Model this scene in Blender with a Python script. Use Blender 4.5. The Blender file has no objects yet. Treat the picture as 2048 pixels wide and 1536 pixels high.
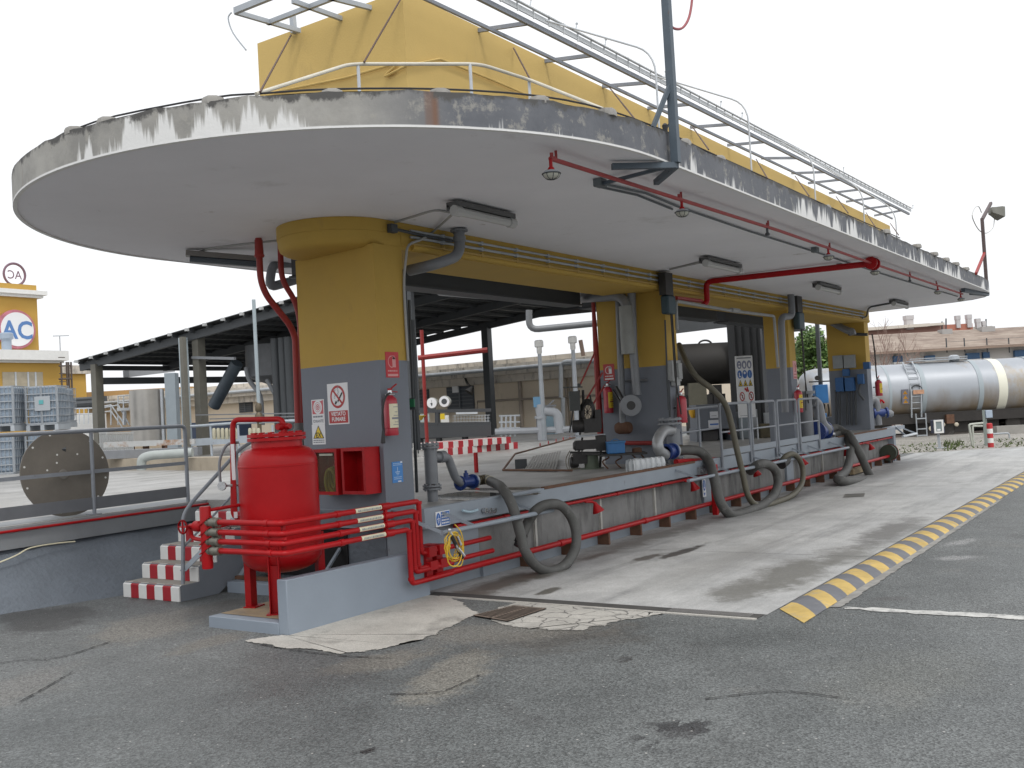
import bpy, math, random
import numpy as np
from mathutils import Vector, Matrix
random.seed(7)
SC = bpy.context.scene
COL = SC.collection
# ------------------------------------------------------------------ camera
YAW, PITCH, ROLL, FPX = .5965, .0284, -.0556, 2015.84
CAM = np.array([-8.2396, -6.5998, 1.8])
def _axes():
    cy, sy, cp, sp = math.cos(YAW), math.sin(YAW), math.cos(PITCH), math.sin(PITCH)
    f = np.array([cy*cp, sy*cp, sp]); r = np.array([sy, -cy, 0.]); u = np.cross(r, f)
    c, s = math.cos(ROLL), math.sin(ROLL)
    return c*r+s*u, -s*r+c*u, f
CR, CU, CF = _axes()
def ray(px, py): return CF + CR*(px-1024)/FPX - CU*(py-768)/FPX
def at(px, py, x=None, y=None, z=None, d=None):
    """point of a known plane (x, y, z = const, or at a depth) seen at a photo position"""
    k = ray(px, py)
    if d is not None: t = d
    elif x is not None: t = (x-CAM[0])/k[0]
    elif y is not None: t = (y-CAM[1])/k[1]
    else: t = (z-CAM[2])/k[2]
    return Vector(CAM+k*t)
def atp(px, py, P, n):
    k = ray(px, py); t = np.dot(np.array(P)-CAM, np.array(n))/np.dot(k, np.array(n))
    return Vector(CAM+k*t)
cd = bpy.data.cameras.new('camera'); cam = bpy.data.objects.new('camera', cd); COL.objects.link(cam)
M = Matrix.Identity(4)
for i in range(3):
    M[i][0], M[i][1], M[i][2], M[i][3] = CR[i], CU[i], -CF[i], CAM[i]
cam.matrix_world = M
cd.sensor_width = 36; cd.lens = 36*FPX/2048; cd.clip_end = 3000; cd.clip_start = .05
SC.camera = cam
# ------------------------------------------------------------------ materials
MATS = {}
def mat(name, col, rough=.6, metal=0., var=0., vscale=3., dirt=None, bump=0., bscale=40., spec=.5, coat=0., zs=1., emit=None):
    """painted or cast surface: colour, slow tone variation, stains, grain"""
    if name in MATS: return MATS[name]
    m = bpy.data.materials.new(name); m.use_nodes = True; MATS[name] = m
    nt = m.node_tree; N = nt.nodes; L = nt.links; b = N['Principled BSDF']
    b.inputs['Roughness'].default_value = rough; b.inputs['Metallic'].default_value = metal
    b.inputs['Specular IOR Level'].default_value = spec; b.inputs['Coat Weight'].default_value = coat
    c4 = (*col, 1.); b.inputs['Base Color'].default_value = c4
    if emit: b.inputs['Emission Color'].default_value = c4; b.inputs['Emission Strength'].default_value = emit
    if not (var or dirt or bump): return m
    tc = N.new('ShaderNodeTexCoord'); mp = N.new('ShaderNodeMapping'); mp.inputs['Scale'].default_value = (1, 1, zs)
    L.new(tc.outputs['Object'], mp.inputs['Vector'])
    out = None
    if var:
        n = N.new('ShaderNodeTexNoise'); n.inputs['Scale'].default_value = vscale; n.inputs['Detail'].default_value = 6
        n.inputs['Roughness'].default_value = .65
        L.new(mp.outputs[0], n.inputs['Vector'])
        r = N.new('ShaderNodeMapRange'); r.inputs[1].default_value = .3; r.inputs[2].default_value = .7
        r.inputs[3].default_value = 1-var; r.inputs[4].default_value = 1+var; L.new(n.outputs['Fac'], r.inputs[0])
        mx = N.new('ShaderNodeMix'); mx.data_type = 'RGBA'; mx.blend_type = 'MULTIPLY'; mx.inputs[0].default_value = 1
        mx.inputs[6].default_value = c4; L.new(r.outputs[0], mx.inputs[7]); out = mx.outputs[2]
        rr = N.new('ShaderNodeMapRange'); rr.inputs[3].default_value = max(.02, rough-.12); rr.inputs[4].default_value = min(1, rough+.12)
        L.new(n.outputs['Fac'], rr.inputs[0]); L.new(rr.outputs[0], b.inputs['Roughness'])
    for d in (dirt or []):
        dc, lo, hi, sc, dz = d
        mp2 = N.new('ShaderNodeMapping'); mp2.inputs['Scale'].default_value = (1, 1, dz); L.new(tc.outputs['Object'], mp2.inputs['Vector'])
        n = N.new('ShaderNodeTexNoise'); n.inputs['Scale'].default_value = sc; n.inputs['Detail'].default_value = 8
        n.inputs['Roughness'].default_value = .7; L.new(mp2.outputs[0], n.inputs['Vector'])
        r = N.new('ShaderNodeMapRange'); r.inputs[1].default_value = lo; r.inputs[2].default_value = hi; L.new(n.outputs['Fac'], r.inputs[0])
        mx = N.new('ShaderNodeMix'); mx.data_type = 'RGBA'; L.new(r.outputs[0], mx.inputs[0])
        if out is None: mx.inputs[6].default_value = c4
        else: L.new(out, mx.inputs[6])
        mx.inputs[7].default_value = (*dc, 1); out = mx.outputs[2]
    if out is not None: L.new(out, b.inputs['Base Color'])
    if bump:
        n = N.new('ShaderNodeTexNoise'); n.inputs['Scale'].default_value = bscale; n.inputs['Detail'].default_value = 5
        L.new(tc.outputs['Object'], n.inputs['Vector'])
        bp = N.new('ShaderNodeBump'); bp.inputs['Strength'].default_value = bump; bp.inputs['Distance'].default_value = .02
        L.new(n.outputs['Fac'], bp.inputs['Height']); L.new(bp.outputs[0], b.inputs['Normal'])
    return m
RUST = (.16, .055, .02)
M_YELP = mat('pale_yellow_wall', (.60, .425, .145), .8, var=.05, vscale=.8, dirt=[((.42, .29, .12), .62, .85, 2.0, .35)], bump=.12, bscale=60)  # roof wall yellow, paler than the yellow of beams and pillars
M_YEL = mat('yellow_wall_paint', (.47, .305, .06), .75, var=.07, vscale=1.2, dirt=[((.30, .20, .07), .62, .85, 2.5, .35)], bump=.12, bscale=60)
M_GRYP = mat('grey_wall_paint', (.175, .193, .225), .66, var=.06, vscale=1.5, dirt=[((.12, .13, .14), .64, .85, 3, .4)], bump=.08, bscale=50)
M_GRYB = mat('grey_steel_paint', (.25, .285, .325), .5, var=.08, vscale=3, dirt=[((.13, .12, .11), .64, .78, 9, .5)], bump=.05)
M_GRYD = mat('dark_grey_steel', (.06, .066, .072), .6, var=.12, vscale=3)
M_RAIL = mat('grey_rail_paint', (.24, .26, .29), .45, var=.1, vscale=6, dirt=[((.12, .09, .07), .66, .76, 14, 1)])
M_RAILW = mat('pale_rail_paint', (.52, .55, .58), .5, var=.1, vscale=5, dirt=[(RUST, .66, .74, 8, 1)])
M_RED = mat('glossy_red_paint', (.40, .006, .009), .33, var=.12, vscale=2.2, spec=.22, coat=.06, bump=.04, bscale=9, dirt=[((.22, .012, .012), .62, .8, 3, .3)])
M_REDP = mat('red_pipe_paint', (.37, .007, .010), .42, var=.14, vscale=5, spec=.25, coat=.03, dirt=[((.20, .03, .02), .64, .76, 9, 1)])
M_REDD = mat('weathered_red_paint', (.30, .028, .025), .55, var=.15, vscale=5)
M_WHITE = mat('white_paint', (.74, .74, .72), .55, var=.05, vscale=5, dirt=[((.45, .43, .39), .62, .8, 7, 1)])
M_SIGNW = mat('sign_white', (.74, .75, .76), .45)
M_SIGNR = mat('sign_red', (.42, .035, .035), .45)
M_SIGNP = mat('sign_faded_red', (.56, .12, .14), .5)
M_SIGNK = mat('sign_black', (.02, .02, .02), .5)
M_SIGNG = mat('sign_grey_print', (.22, .23, .26), .5)
M_SIGNY = mat('sign_yellow', (.72, .52, .03), .45)
M_SIGNB = mat('sign_blue', (.045, .14, .42), .45)
M_GREEN = mat('sign_green', (.02, .16, .07), .5)
M_CREAM = mat('label_cream', (.70, .66, .48), .55, var=.08, vscale=12)
M_BLK = mat('black_rubber', (.02, .02, .021), .55)
M_HOSE = mat('grey_hose_rubber', (.085, .085, .08), .62, var=.2, vscale=6, dirt=[((.26, .26, .25), .60, .78, 9, 1)], bump=.15, bscale=80)
M_HOSEB = mat('brown_hose_rubber', (.10, .092, .065), .55, var=.2, vscale=6, bump=.1)
M_BLUEV = mat('blue_valve_paint', (.018, .045, .19), .38, var=.15, vscale=9, dirt=[((.03, .03, .03), .6, .75, 12, 1)])
M_BLUE = mat('blue_enamel', (.03, .16, .40), .45, var=.12, vscale=5)
M_BRASS = mat('brass', (.42, .30, .10), .35, metal=.8, var=.15, vscale=8)
M_STEEL = mat('bright_steel', (.55, .56, .57), .28, metal=.9, var=.1, vscale=8)
M_STAIN = mat('stainless_steel', (.40, .385, .36), .38, metal=.75, var=.06, vscale=3)
M_GALV = mat('galvanised_steel', (.40, .43, .46), .5, metal=.25, var=.12, vscale=3)
M_PIPEG = mat('grey_pipe_paint', (.19, .20, .215), .42, var=.1, vscale=5, dirt=[((.09, .08, .07), .64, .76, 10, 1)])
M_RUST = mat('rusty_steel', (.12, .06, .035), .8, var=.3, vscale=9, bump=.15)
M_DARKM = mat('oily_dark_metal', (.028, .027, .026), .55, var=.3, vscale=9, bump=.1)
M_MAST = mat('blue_grey_mast_paint', (.075, .10, .125), .5, var=.15, vscale=4, dirt=[(RUST, .66, .75, 9, .6)])
M_SOFF = mat('white_soffit_paint', (.79, .79, .82), .85, var=.05, vscale=.5, bump=.06, bscale=25, dirt=[((.50, .49, .48), .60, .80, .7, 1), ((.45, .42, .40), .66, .74, 2.2, 1)])
M_ROUGH = mat('rough_cast_grey', (.125, .145, .17), .8, var=.15, vscale=2, bump=1.0, bscale=17)
M_CONC = mat('bare_concrete', (.30, .29, .27), .8, var=.15, vscale=2, dirt=[((.14, .13, .12), .56, .78, 3, .6)], bump=.2, bscale=40)
M_PANEL = mat('stained_concrete_panel', (.20, .20, .195), .8, var=.2, vscale=2.5, dirt=[((.05, .05, .048), .50, .72, 3.2, .25), ((.30, .29, .27), .62, .8, 8, .15)], bump=.15)
M_BEIGE = mat('beige_plaster', (.64, .56, .45), .85, var=.08, vscale=.5, dirt=[((.30, .25, .19), .58, .8, 1.2, .3)], bump=.06)
M_CORN = mat('grimy_cornice', (.56, .52, .46), .85, var=.15, vscale=1.5, dirt=[((.17, .16, .15), .52, .70, 3, .25)])
M_GLASS = mat('window_glass', (.06, .08, .10), .12, spec=.8)
M_DISC = mat('brown_steel_plate', (.135, .122, .104), .6, metal=.15, var=.18, vscale=3, bump=.1, bscale=20)
M_TAN = mat('tan_floor_paint', (.34, .26, .16), .7, var=.2, vscale=3, dirt=[((.2, .18, .15), .55, .75, 5, 1)])
M_CABLE = mat('cable_black', (.025, .025, .028), .6)
M_CABW = mat('cable_pale', (.35, .35, .34), .6)
M_WIREY = mat('yellow_cable', (.75, .50, .04), .45)
M_LEDW = mat('lamp_glass', (.42, .42, .36), .3)
# ------------------------------------------------------------------ mesh builder
def V(*a): return Vector(a)
class MB:
    def __init__(s): s.v = []; s.f = []; s.m = []
    def add(s, vs, fs, m=0):
        o = len(s.v); s.v += [Vector(p) for p in vs]; s.f += [tuple(i+o for i in f) for f in fs]; s.m += [m]*len(fs); return s
    def box(s, x0, x1, y0, y1, z0, z1, m=0):
        vs = [(x, y, z) for z in (z0, z1) for y in (y0, y1) for x in (x0, x1)]
        return s.add(vs, [(0, 2, 3, 1), (4, 5, 7, 6), (0, 1, 5, 4), (2, 6, 7, 3), (0, 4, 6, 2), (1, 3, 7, 5)], m)
    def obox(s, c, u, v, n, a, b, d, m=0):
        """box centred on c, full sizes a, b, d along u, v, n"""
        c = Vector(c); u = Vector(u).normalized()*a/2; v = Vector(v).normalized()*b/2; n = Vector(n).normalized()*d/2
        vs = [c+i*u+j*v+k*n for k in (-1, 1) for j in (-1, 1) for i in (-1, 1)]
        return s.add(vs, [(0, 2, 3, 1), (4, 5, 7, 6), (0, 1, 5, 4), (2, 6, 7, 3), (0, 4, 6, 2), (1, 3, 7, 5)], m)
    def bar(s, p, q, w, h=None, up=(0, 0, 1), m=0):
        p = Vector(p); q = Vector(q); d = q-p; h = h or w
        u = Vector(up)
        if abs(d.normalized().dot(u)) > .97: u = Vector((1, 0, 0))
        sd = d.cross(u).normalized(); vv = sd.cross(d).normalized()
        return s.obox((p+q)/2, d, sd, vv, d.length, w, h, m)
    def prism(s, poly, z0, z1, m=0, mt=None, mb=None):
        n = len(poly); o = [(p[0], p[1], z0) for p in poly]+[(p[0], p[1], z1) for p in poly]
        s.add(o, [(i, (i+1) % n, n+(i+1) % n, n+i) for i in range(n)], m)
        s.add(o[n:], [tuple(range(n))], m if mt is None else mt)
        return s.add(o[:n], [tuple(reversed(range(n)))], m if mb is None else mb)
    def poly(s, pts, m=0): return s.add(pts, [tuple(range(len(pts)))], m)
    def eprism(s, pts, off, m=0):
        """flat outline pts pushed along off"""
        n = len(pts); off = Vector(off); a = [Vector(p) for p in pts]; vs = a+[p+off for p in a]
        return s.add(vs, [(i, (i+1) % n, n+(i+1) % n, n+i) for i in range(n)]+[tuple(range(n, 2*n)), tuple(reversed(range(n)))], m)
    def tube(s, pts, r, n=10, m=0, closed=False, cap=True):
        P = [Vector(p) for p in pts]; K = len(P); rr = r if isinstance(r, (list, tuple)) else [r]*K
        T = []
        for i in range(K):
            a = P[i-1] if (i or closed) else P[0]; b = P[(i+1) % K] if (i < K-1 or closed) else P[-1]
            t = b-a; T.append(t.normalized() if t.length > 1e-9 else Vector((0, 0, 1)))
        u = T[0].orthogonal().normalized(); vs = []
        for i in range(K):
            u = (u-T[i]*u.dot(T[i]))
            u = u.normalized() if u.length > 1e-6 else T[i].orthogonal().normalized()
            w = T[i].cross(u)
            for j in range(n):
                a = 2*math.pi*j/n; vs.append(P[i]+(u*math.cos(a)+w*math.sin(a))*rr[i])
        fs = []
        for i in range(K if closed else K-1):
            i2 = (i+1) % K
            for j in range(n):
                j2 = (j+1) % n; fs.append((i*n+j, i*n+j2, i2*n+j2, i2*n+j))
        if cap and not closed: fs += [tuple(reversed(range(n))), tuple(range((K-1)*n, K*n))]
        return s.add(vs, fs, m)
    def lathe(s, p, d, prof, n=20, m=0):
        """profile [(radius, distance along d)] turned about the axis p + t d"""
        p = Vector(p); d = Vector(d).normalized(); u = d.orthogonal().normalized(); w = d.cross(u); vs = []
        for r, t in prof:
            for j in range(n):
                a = 2*math.pi*j/n; vs.append(p+d*t+(u*math.cos(a)+w*math.sin(a))*max(r, 1e-4))
        K = len(prof); fs = [(i*n+j, i*n+(j+1) % n, (i+1)*n+(j+1) % n, (i+1)*n+j) for i in range(K-1) for j in range(n)]
        fs += [tuple(reversed(range(n))), tuple(range((K-1)*n, K*n))]
        return s.add(vs, fs, m)
    def ball(s, c, r, m=0, n=12, sc=(1, 1, 1)):
        c = Vector(c); vs = []; fs = []; k = n//2
        for i in range(k+1):
            t = math.pi*i/k
            for j in range(n):
                a = 2*math.pi*j/n
                vs.append(c+Vector((r*sc[0]*math.sin(t)*math.cos(a), r*sc[1]*math.sin(t)*math.sin(a), r*sc[2]*math.cos(t))))
        for i in range(k):
            for j in range(n): fs.append((i*n+j, (i+1)*n+j, (i+1)*n+(j+1) % n, i*n+(j+1) % n))
        return s.add(vs, fs, m)
    def flange(s, p, d, r, t, m=0, bolts=8, n=18):
        s.lathe(p, d, [(r, 0), (r, t)], n, m)
        p = Vector(p); d = Vector(d).normalized(); u = d.orthogonal().normalized(); w = d.cross(u)
        for j in range(bolts):
            a = 2*math.pi*(j+.5)/bolts; c = p+(u*math.cos(a)+w*math.sin(a))*r*.8
            s.lathe(c-d*.014, d, [(r*.085, 0), (r*.085, t+.028)], 6, m)
        return s
    def text(s, txt, o, u, v, size, m=0, align='CENTER', bold=0., sx=1.):
        """flat lettering, baseline at o, along u, up v"""
        cu = bpy.data.curves.new('t', 'FONT'); cu.body = txt; cu.align_x = align; cu.size = size; cu.offset = bold; cu.resolution_u = 3
        ob = bpy.data.objects.new('t', cu); me = bpy.data.meshes.new_from_object(ob)
        o = Vector(o); u = Vector(u).normalized(); v = Vector(v).normalized()
        s.add([o+u*p.co.x*sx+v*p.co.y for p in me.vertices], [tuple(p.vertices) for p in me.polygons], m)
        bpy.data.objects.remove(ob); bpy.data.curves.remove(cu); bpy.data.meshes.remove(me); return s
    def build(s, name, mats, parent=None, smooth=38, bevel=0., loc=None):
        if not isinstance(mats, (list, tuple)): mats = [mats]
        if parent is not None: L = wloc(parent); 
        else:
            xs = [p.x for p in s.v]; ys = [p.y for p in s.v]; zs = [p.z for p in s.v]
            L = Vector(loc) if loc is not None else Vector(((min(xs)+max(xs))/2, (min(ys)+max(ys))/2, min(zs)))
        me = bpy.data.meshes.new(name); me.from_pydata([p-L for p in s.v], [], s.f); me.update()
        for m_ in mats: me.materials.append(m_)
        if len(mats) > 1: me.polygons.foreach_set('material_index', s.m)
        me.polygons.foreach_set('use_smooth', [True]*len(me.polygons)); me.set_sharp_from_angle(angle=math.radians(smooth))
        o = bpy.data.objects.new(name, me); COL.objects.link(o)
        if parent is not None: o.parent = parent; o['_w'] = list(L)
        else: o.location = L; o['_w'] = list(L)
        if bevel:
            b = o.modifiers.new('edge', 'BEVEL'); b.width = bevel; b.segments = 2; b.limit_method = 'ANGLE'; b.angle_limit = math.radians(45)
        return o
def wloc(o): return Vector(o['_w'])
def thing(name, label, cat, loc, group=None):
    o = bpy.data.objects.new(name, None); COL.objects.link(o); o.location = loc; o['_w'] = list(loc); o.empty_display_size = .2
    o['label'] = label; o['category'] = cat
    if group: o['group'] = group
    return o
def tag(o, label, cat, group=None):
    o['label'] = label; o['category'] = cat
    if group: o['group'] = group
    return o
def struct(o): o['kind'] = 'structure'; return o
def dup(root, loc, label=None):
    r = root.copy(); COL.objects.link(r); r.location = loc; r['_w'] = list(loc)
    if label: r['label'] = label
    for ch in list(root.children):
        c = ch.copy(); COL.objects.link(c); c.parent = r
        for g in list(ch.children):
            d = g.copy(); COL.objects.link(d); d.parent = c
    return r
def catmull(P, k=6, closed=False):
    P = [Vector(p) for p in P]; n = len(P); out = []
    for i in range(n if closed else n-1):
        p0 = P[i-1] if (i or closed) else P[0]; p1 = P[i]; p2 = P[(i+1) % n]; p3 = P[(i+2) % n] if (i+2 < n or closed) else P[-1]
        for j in range(k):
            t = j/k; out.append(.5*((2*p1)+(p2-p0)*t+(2*p0-5*p1+4*p2-p3)*t*t+(3*p1-p0-3*p2+p3)*t**3))
    if not closed: out.append(P[-1])
    return out
def elbow(P, r, k=5):
    """polyline with its corners rounded to radius r"""
    P = [Vector(p) for p in P]; out = [P[0]]
    for i in range(1, len(P)-1):
        a = (P[i-1]-P[i]); b = (P[i+1]-P[i]); q = min(r, a.length*.49, b.length*.49)
        a = P[i]+a.normalized()*q; b = P[i]+b.normalized()*q
        for j in range(k+1):
            t = j/k; out.append(a*(1-t)**2+P[i]*2*t*(1-t)+b*t*t)
    out.append(P[-1]); return out
X_, Y_, Z_ = V(1, 0, 0), V(0, 1, 0), V(0, 0, 1)
YB, ZP, ZC, ZT, ZD = .42, 2.425, 3.925, 4.175, .85
# ------------------------------------------------------------------ sky, sun
w = bpy.data.worlds.new('World'); SC.world = w; w.use_nodes = True
nt = w.node_tree; N = nt.nodes; L = nt.links; bg = N['Background']
sky = N.new('ShaderNodeTexSky'); sky.sky_type = 'NISHITA'; sky.sun_disc = False
SUN_EL, SUN_AZ = 62, 0
sun_dir = V(-.30, -.42, .86).normalized()          # towards the sun
sky.sun_elevation = math.asin(sun_dir.z); sky.sun_rotation = math.atan2(sun_dir.x, sun_dir.y)
sky.air_density = 1.0; sky.dust_density = 7.0; sky.ozone_density = .6
hs = N.new('ShaderNodeHueSaturation'); hs.inputs['Saturation'].default_value = .12
L.new(sky.outputs[0], hs.inputs['Color'])
mx = N.new('ShaderNodeMix'); mx.data_type = 'RGBA'; mx.inputs[0].default_value = .72
mx.inputs[7].default_value = (9.6, 9.75, 10.0, 1)      # even cloud layer over the sky
L.new(hs.outputs[0], mx.inputs[6]); L.new(mx.outputs[2], bg.inputs['Color']); bg.inputs['Strength'].default_value = .125
ld = bpy.data.lights.new('sun', 'SUN'); ld.energy = .9; ld.angle = math.radians(11); ld.color = (1, .965, .91)
so = bpy.data.objects.new('sun', ld); COL.objects.link(so); so.rotation_euler = sun_dir.to_track_quat('Z', 'Y').to_euler(); so.location = (0, -20, 30)
SC.view_settings.view_transform = 'Standard'; SC.view_settings.look = 'None'; SC.view_settings.gamma = 1; SC.view_settings.exposure = .2
SC.cycles.use_denoising = True
# ------------------------------------------------------------------ ground materials
def ground_mat(name, c1, c2, fine, speck, rough, patch=None, bumpk=.35, streak=False, stains=()):
    m = bpy.data.materials.new(name); m.use_nodes = True; nt = m.node_tree; N = nt.nodes; L = nt.links; b = N['Principled BSDF']
    tc = N.new('ShaderNodeTexCoord')
    def noise(scale, det=6, ro=.6, sx=1, sy=1, dist=0):
        mp = N.new('ShaderNodeMapping'); mp.inputs['Scale'].default_value = (sx, sy, 1); L.new(tc.outputs['Object'], mp.inputs[0])
        n = N.new('ShaderNodeTexNoise'); n.inputs['Scale'].default_value = scale; n.inputs['Detail'].default_value = det
        n.inputs['Roughness'].default_value = ro; n.inputs['Distortion'].default_value = dist; L.new(mp.outputs[0], n.inputs['Vector']); return n.outputs['Fac']
    def rng(s, a, c, o1=0., o2=1.):
        r = N.new('ShaderNodeMapRange'); r.inputs[1].default_value = a; r.inputs[2].default_value = c; r.inputs[3].default_value = o1; r.inputs[4].default_value = o2
        L.new(s, r.inputs[0]); return r.outputs[0]
    def mix(f, a, c, mode='MIX'):
        x = N.new('ShaderNodeMix'); x.data_type = 'RGBA'; x.blend_type = mode
        if isinstance(f, float): x.inputs[0].default_value = f
        else: L.new(f, x.inputs[0])
        for i, s in ((6, a), (7, c)):
            if isinstance(s, tuple): x.inputs[i].default_value = (*s, 1)
            else: L.new(s, x.inputs[i])
        return x.outputs[2]
    big = noise(.35, 5, .55, dist=.4)
    col = mix(rng(big, .35, .65), c1, c2)
    if streak:
        st = noise(1.1, 7, .7, .14, 1.6); col = mix(rng(st, .50, .74), col, tuple(.55*v for v in c1))
        st2 = noise(3.0, 6, .7, .06, 1.5); col = mix(rng(st2, .56, .78, 0, .7), col, tuple(min(.8, 1.25*v) for v in c2))
    med = noise(1.6, 8, .68); col = mix(1., col, rng(med, .3, .7, .80, 1.2), 'MULTIPLY')
    if patch:
        for pc, sc, a, c in patch: col = mix(rng(noise(sc, 6, .6, dist=.5), a, c), col, pc)
    wob = noise(2.2, 7, .7); wob2 = noise(7., 5, .7); tot = None
    for (c0, ca, cb, sc_, amt, soft) in stains:          # stains and worn areas: ragged soft-edged ellipses lying on the ground
        P0 = at(*c0, z=0)
        if isinstance(ca, tuple): A = at(*ca, z=0)-P0; B = at(*cb, z=0)-P0
        else: A = V(ca, 0, 0); B = V(0, cb, 0)
        det = A.x*B.y-A.y*B.x
        sb = N.new('ShaderNodeVectorMath'); sb.operation = 'SUBTRACT'; L.new(tc.outputs['Object'], sb.inputs[0]); sb.inputs[1].default_value = (P0.x, P0.y, 0)
        cs = []
        for row in ((B.y/det, -B.x/det, 0), (-A.y/det, A.x/det, 0)):
            d = N.new('ShaderNodeVectorMath'); d.operation = 'DOT_PRODUCT'; L.new(sb.outputs[0], d.inputs[0]); d.inputs[1].default_value = row; cs.append(d.outputs['Value'])
        cm = N.new('ShaderNodeCombineXYZ'); L.new(cs[0], cm.inputs[0]); L.new(cs[1], cm.inputs[1])
        ln = N.new('ShaderNodeVectorMath'); ln.operation = 'LENGTH'; L.new(cm.outputs[0], ln.inputs[0])
        ad = N.new('ShaderNodeMath'); ad.operation = 'ADD'; L.new(ln.outputs['Value'], ad.inputs[0]); L.new(rng(wob, .3, .7, -.35, .35), ad.inputs[1])
        a2 = N.new('ShaderNodeMath'); a2.operation = 'ADD'; L.new(ad.outputs[0], a2.inputs[0]); L.new(rng(wob2, .3, .7, -.14, .14), a2.inputs[1])
        if soft < 0:                                      # splashes: only the high spots of a fine noise inside the ellipse
            m2 = N.new('ShaderNodeMath'); m2.operation = 'MULTIPLY'; L.new(rng(noise(5.5, 3, .55, .8, 1.5), .53, .57, 0, amt), m2.inputs[0]); L.new(rng(ln.outputs['Value'], 1.0, .55), m2.inputs[1]); mk = m2.outputs[0]
        else: mk = rng(a2.outputs[0], 1.0, 1.0-soft, 0, amt)
        col = mix(mk, col, sc_)
        if sum(sc_) < .33:
            if tot is None: tot = mk
            else:
                q = N.new('ShaderNodeMath'); q.operation = 'MAXIMUM'; L.new(tot, q.inputs[0]); L.new(mk, q.inputs[1]); tot = q.outputs[0]
    vo = N.new('ShaderNodeTexVoronoi'); vo.inputs['Scale'].default_value = fine; L.new(tc.outputs['Object'], vo.inputs['Vector'])
    bw = N.new('ShaderNodeSeparateColor'); L.new(vo.outputs['Color'], bw.inputs[0])
    col = mix(1., col, rng(bw.outputs[0], 0, 1, 1-speck, 1+speck), 'MULTIPLY')
    fn = noise(fine*.5, 3, .8); col = mix(1., col, rng(fn, .3, .7, 1-speck*.6, 1+speck*.6), 'MULTIPLY')
    if bumpk > .3:                                       # pale grit
        v2 = N.new('ShaderNodeTexVoronoi'); v2.inputs['Scale'].default_value = 9; L.new(tc.outputs['Object'], v2.inputs['Vector'])
        g = rng(v2.outputs['Distance'], .045, .075, 1, 0); col = mix(g, col, (.42, .41, .39))
    L.new(col, b.inputs['Base Color'])
    rg = rng(big, .3, .7, rough-.13, rough+.15)
    if tot is not None:
        q = N.new('ShaderNodeMath'); q.operation = 'MULTIPLY_ADD'; L.new(tot, q.inputs[0]); q.inputs[1].default_value = -.22; L.new(rg, q.inputs[2]); rg = q.outputs[0]
    L.new(rg, b.inputs['Roughness'])
    bp = N.new('ShaderNodeBump'); bp.inputs['Strength'].default_value = bumpk; bp.inputs['Distance'].default_value = .01
    L.new(vo.outputs['Distance'], bp.inputs['Height']); bp2 = N.new('ShaderNodeBump'); bp2.inputs['Strength'].default_value = .25; bp2.inputs['Distance'].default_value = .03
    L.new(med, bp2.inputs['Height']); L.new(bp.outputs[0], bp2.inputs['Normal']); L.new(bp2.outputs[0], b.inputs['Normal'])
    return m
M_ASPH = ground_mat('asphalt', (.098, .106, .106), (.142, .149, .148), 85, .46, .60, patch=[((.17, .165, .15), .55, .62, .78), ((.072, .072, .072), .8, .63, .78)], bumpk=.5,
    stains=[((90, 1235), (210, 1225), (80, 1265), (.055, .054, .052), .85, .35), ((300, 1250), (430, 1225), (290, 1285), (.19, .18, .16), .8, .4), ((450, 1215), (560, 1190), (440, 1235), (.08, .075, .065), .8, .4),
            ((420, 1285), (520, 1262), (415, 1300), (.16, .15, .13), .7, .5), ((900, 1350), (1000, 1310), (910, 1392), (.20, .19, .165), .75, .35), ((760, 1322), (900, 1300), (770, 1340), (.17, .16, .14), .8, .35), ((1120, 1275), (1330, 1262), (1110, 1310), (.085, .08, .072), .7, .6), ((1010, 1262), (1250, 1250), (1020, 1290), (.19, .18, .16), .6, .5),
            ((40, 1370), (180, 1330), (20, 1410), (.17, .165, .155), .6, .5), ((600, 1330), (760, 1320), (600, 1420), (.085, .085, .082), .5, .6), ((1360, 1468), (1480, 1460), (1362, 1512), (.045, .046, .048), .92, -1.), ((1365, 1466), (1415, 1464), (1368, 1482), (.06, .06, .062), .7, .6), ((1240, 1320), (1300, 1316), (1240, 1328), (.06, .06, .06), .8, -1.),
            ((735, 1502), (752, 1498), (738, 1507), (.04, .04, .04), .9, .4), ((1780, 1197), (1825, 1196), (1780, 1202), (.07, .07, .07), .8, .4), ((1920, 1085), (1960, 1080), (1915, 1092), (.30, .30, .30), .6, .6), ((1910, 1116), (1965, 1114), (1905, 1121), (.30, .30, .30), .6, .6), ((1800, 1350), (2000, 1330), (1820, 1440), (.115, .12, .112), .7, .7)])
M_LANE = ground_mat('lane_concrete', (.35, .355, .355), (.43, .432, .425), 90, .10, .6, patch=[((.24, .24, .23), .9, .60, .75)], bumpk=.12, streak=True,
    stains=[((1575, 1150), 1.5, .42, (.15, .148, .135), .9, .55), ((1490, 1178), .7, .35, (.165, .163, .15), .8, .5), ((1690, 1110), 1.0, .4, (.16, .158, .145), .8, .6), ((1785, 1062), 1.9, .34, (.15, .148, .142), .9, .6), ((1365, 1104), .75, .10, (.06, .057, .052), .92, .3), ((1290, 1117), .4, .12, (.10, .092, .08), .9, .4), ((1195, 1112), .5, .12, (.11, .10, .085), .8, .5),
            ((1010, 1165), .9, .30, (.11, .098, .08), .9, .5), ((1085, 1150), .5, .22, (.10, .088, .07), .8, .6), ((930, 1190), .5, .35, (.13, .118, .10), .8, .5), ((1100, 1182), .25, .10, (.10, .095, .08), .9, .35), ((1300, 1075), 3., .35, (.17, .165, .15), .8, .7), ((1540, 1008), 5., .30, (.19, .187, .18), .8, .7), ((1800, 935), 5., .5, (.20, .198, .193), .8, .6), ((1450, 1120), 2.4, .5, (.29, .287, .275), .6, .8), ((1700, 1000), 4., .6, (.31, .31, .305), .6, .8)])
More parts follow.
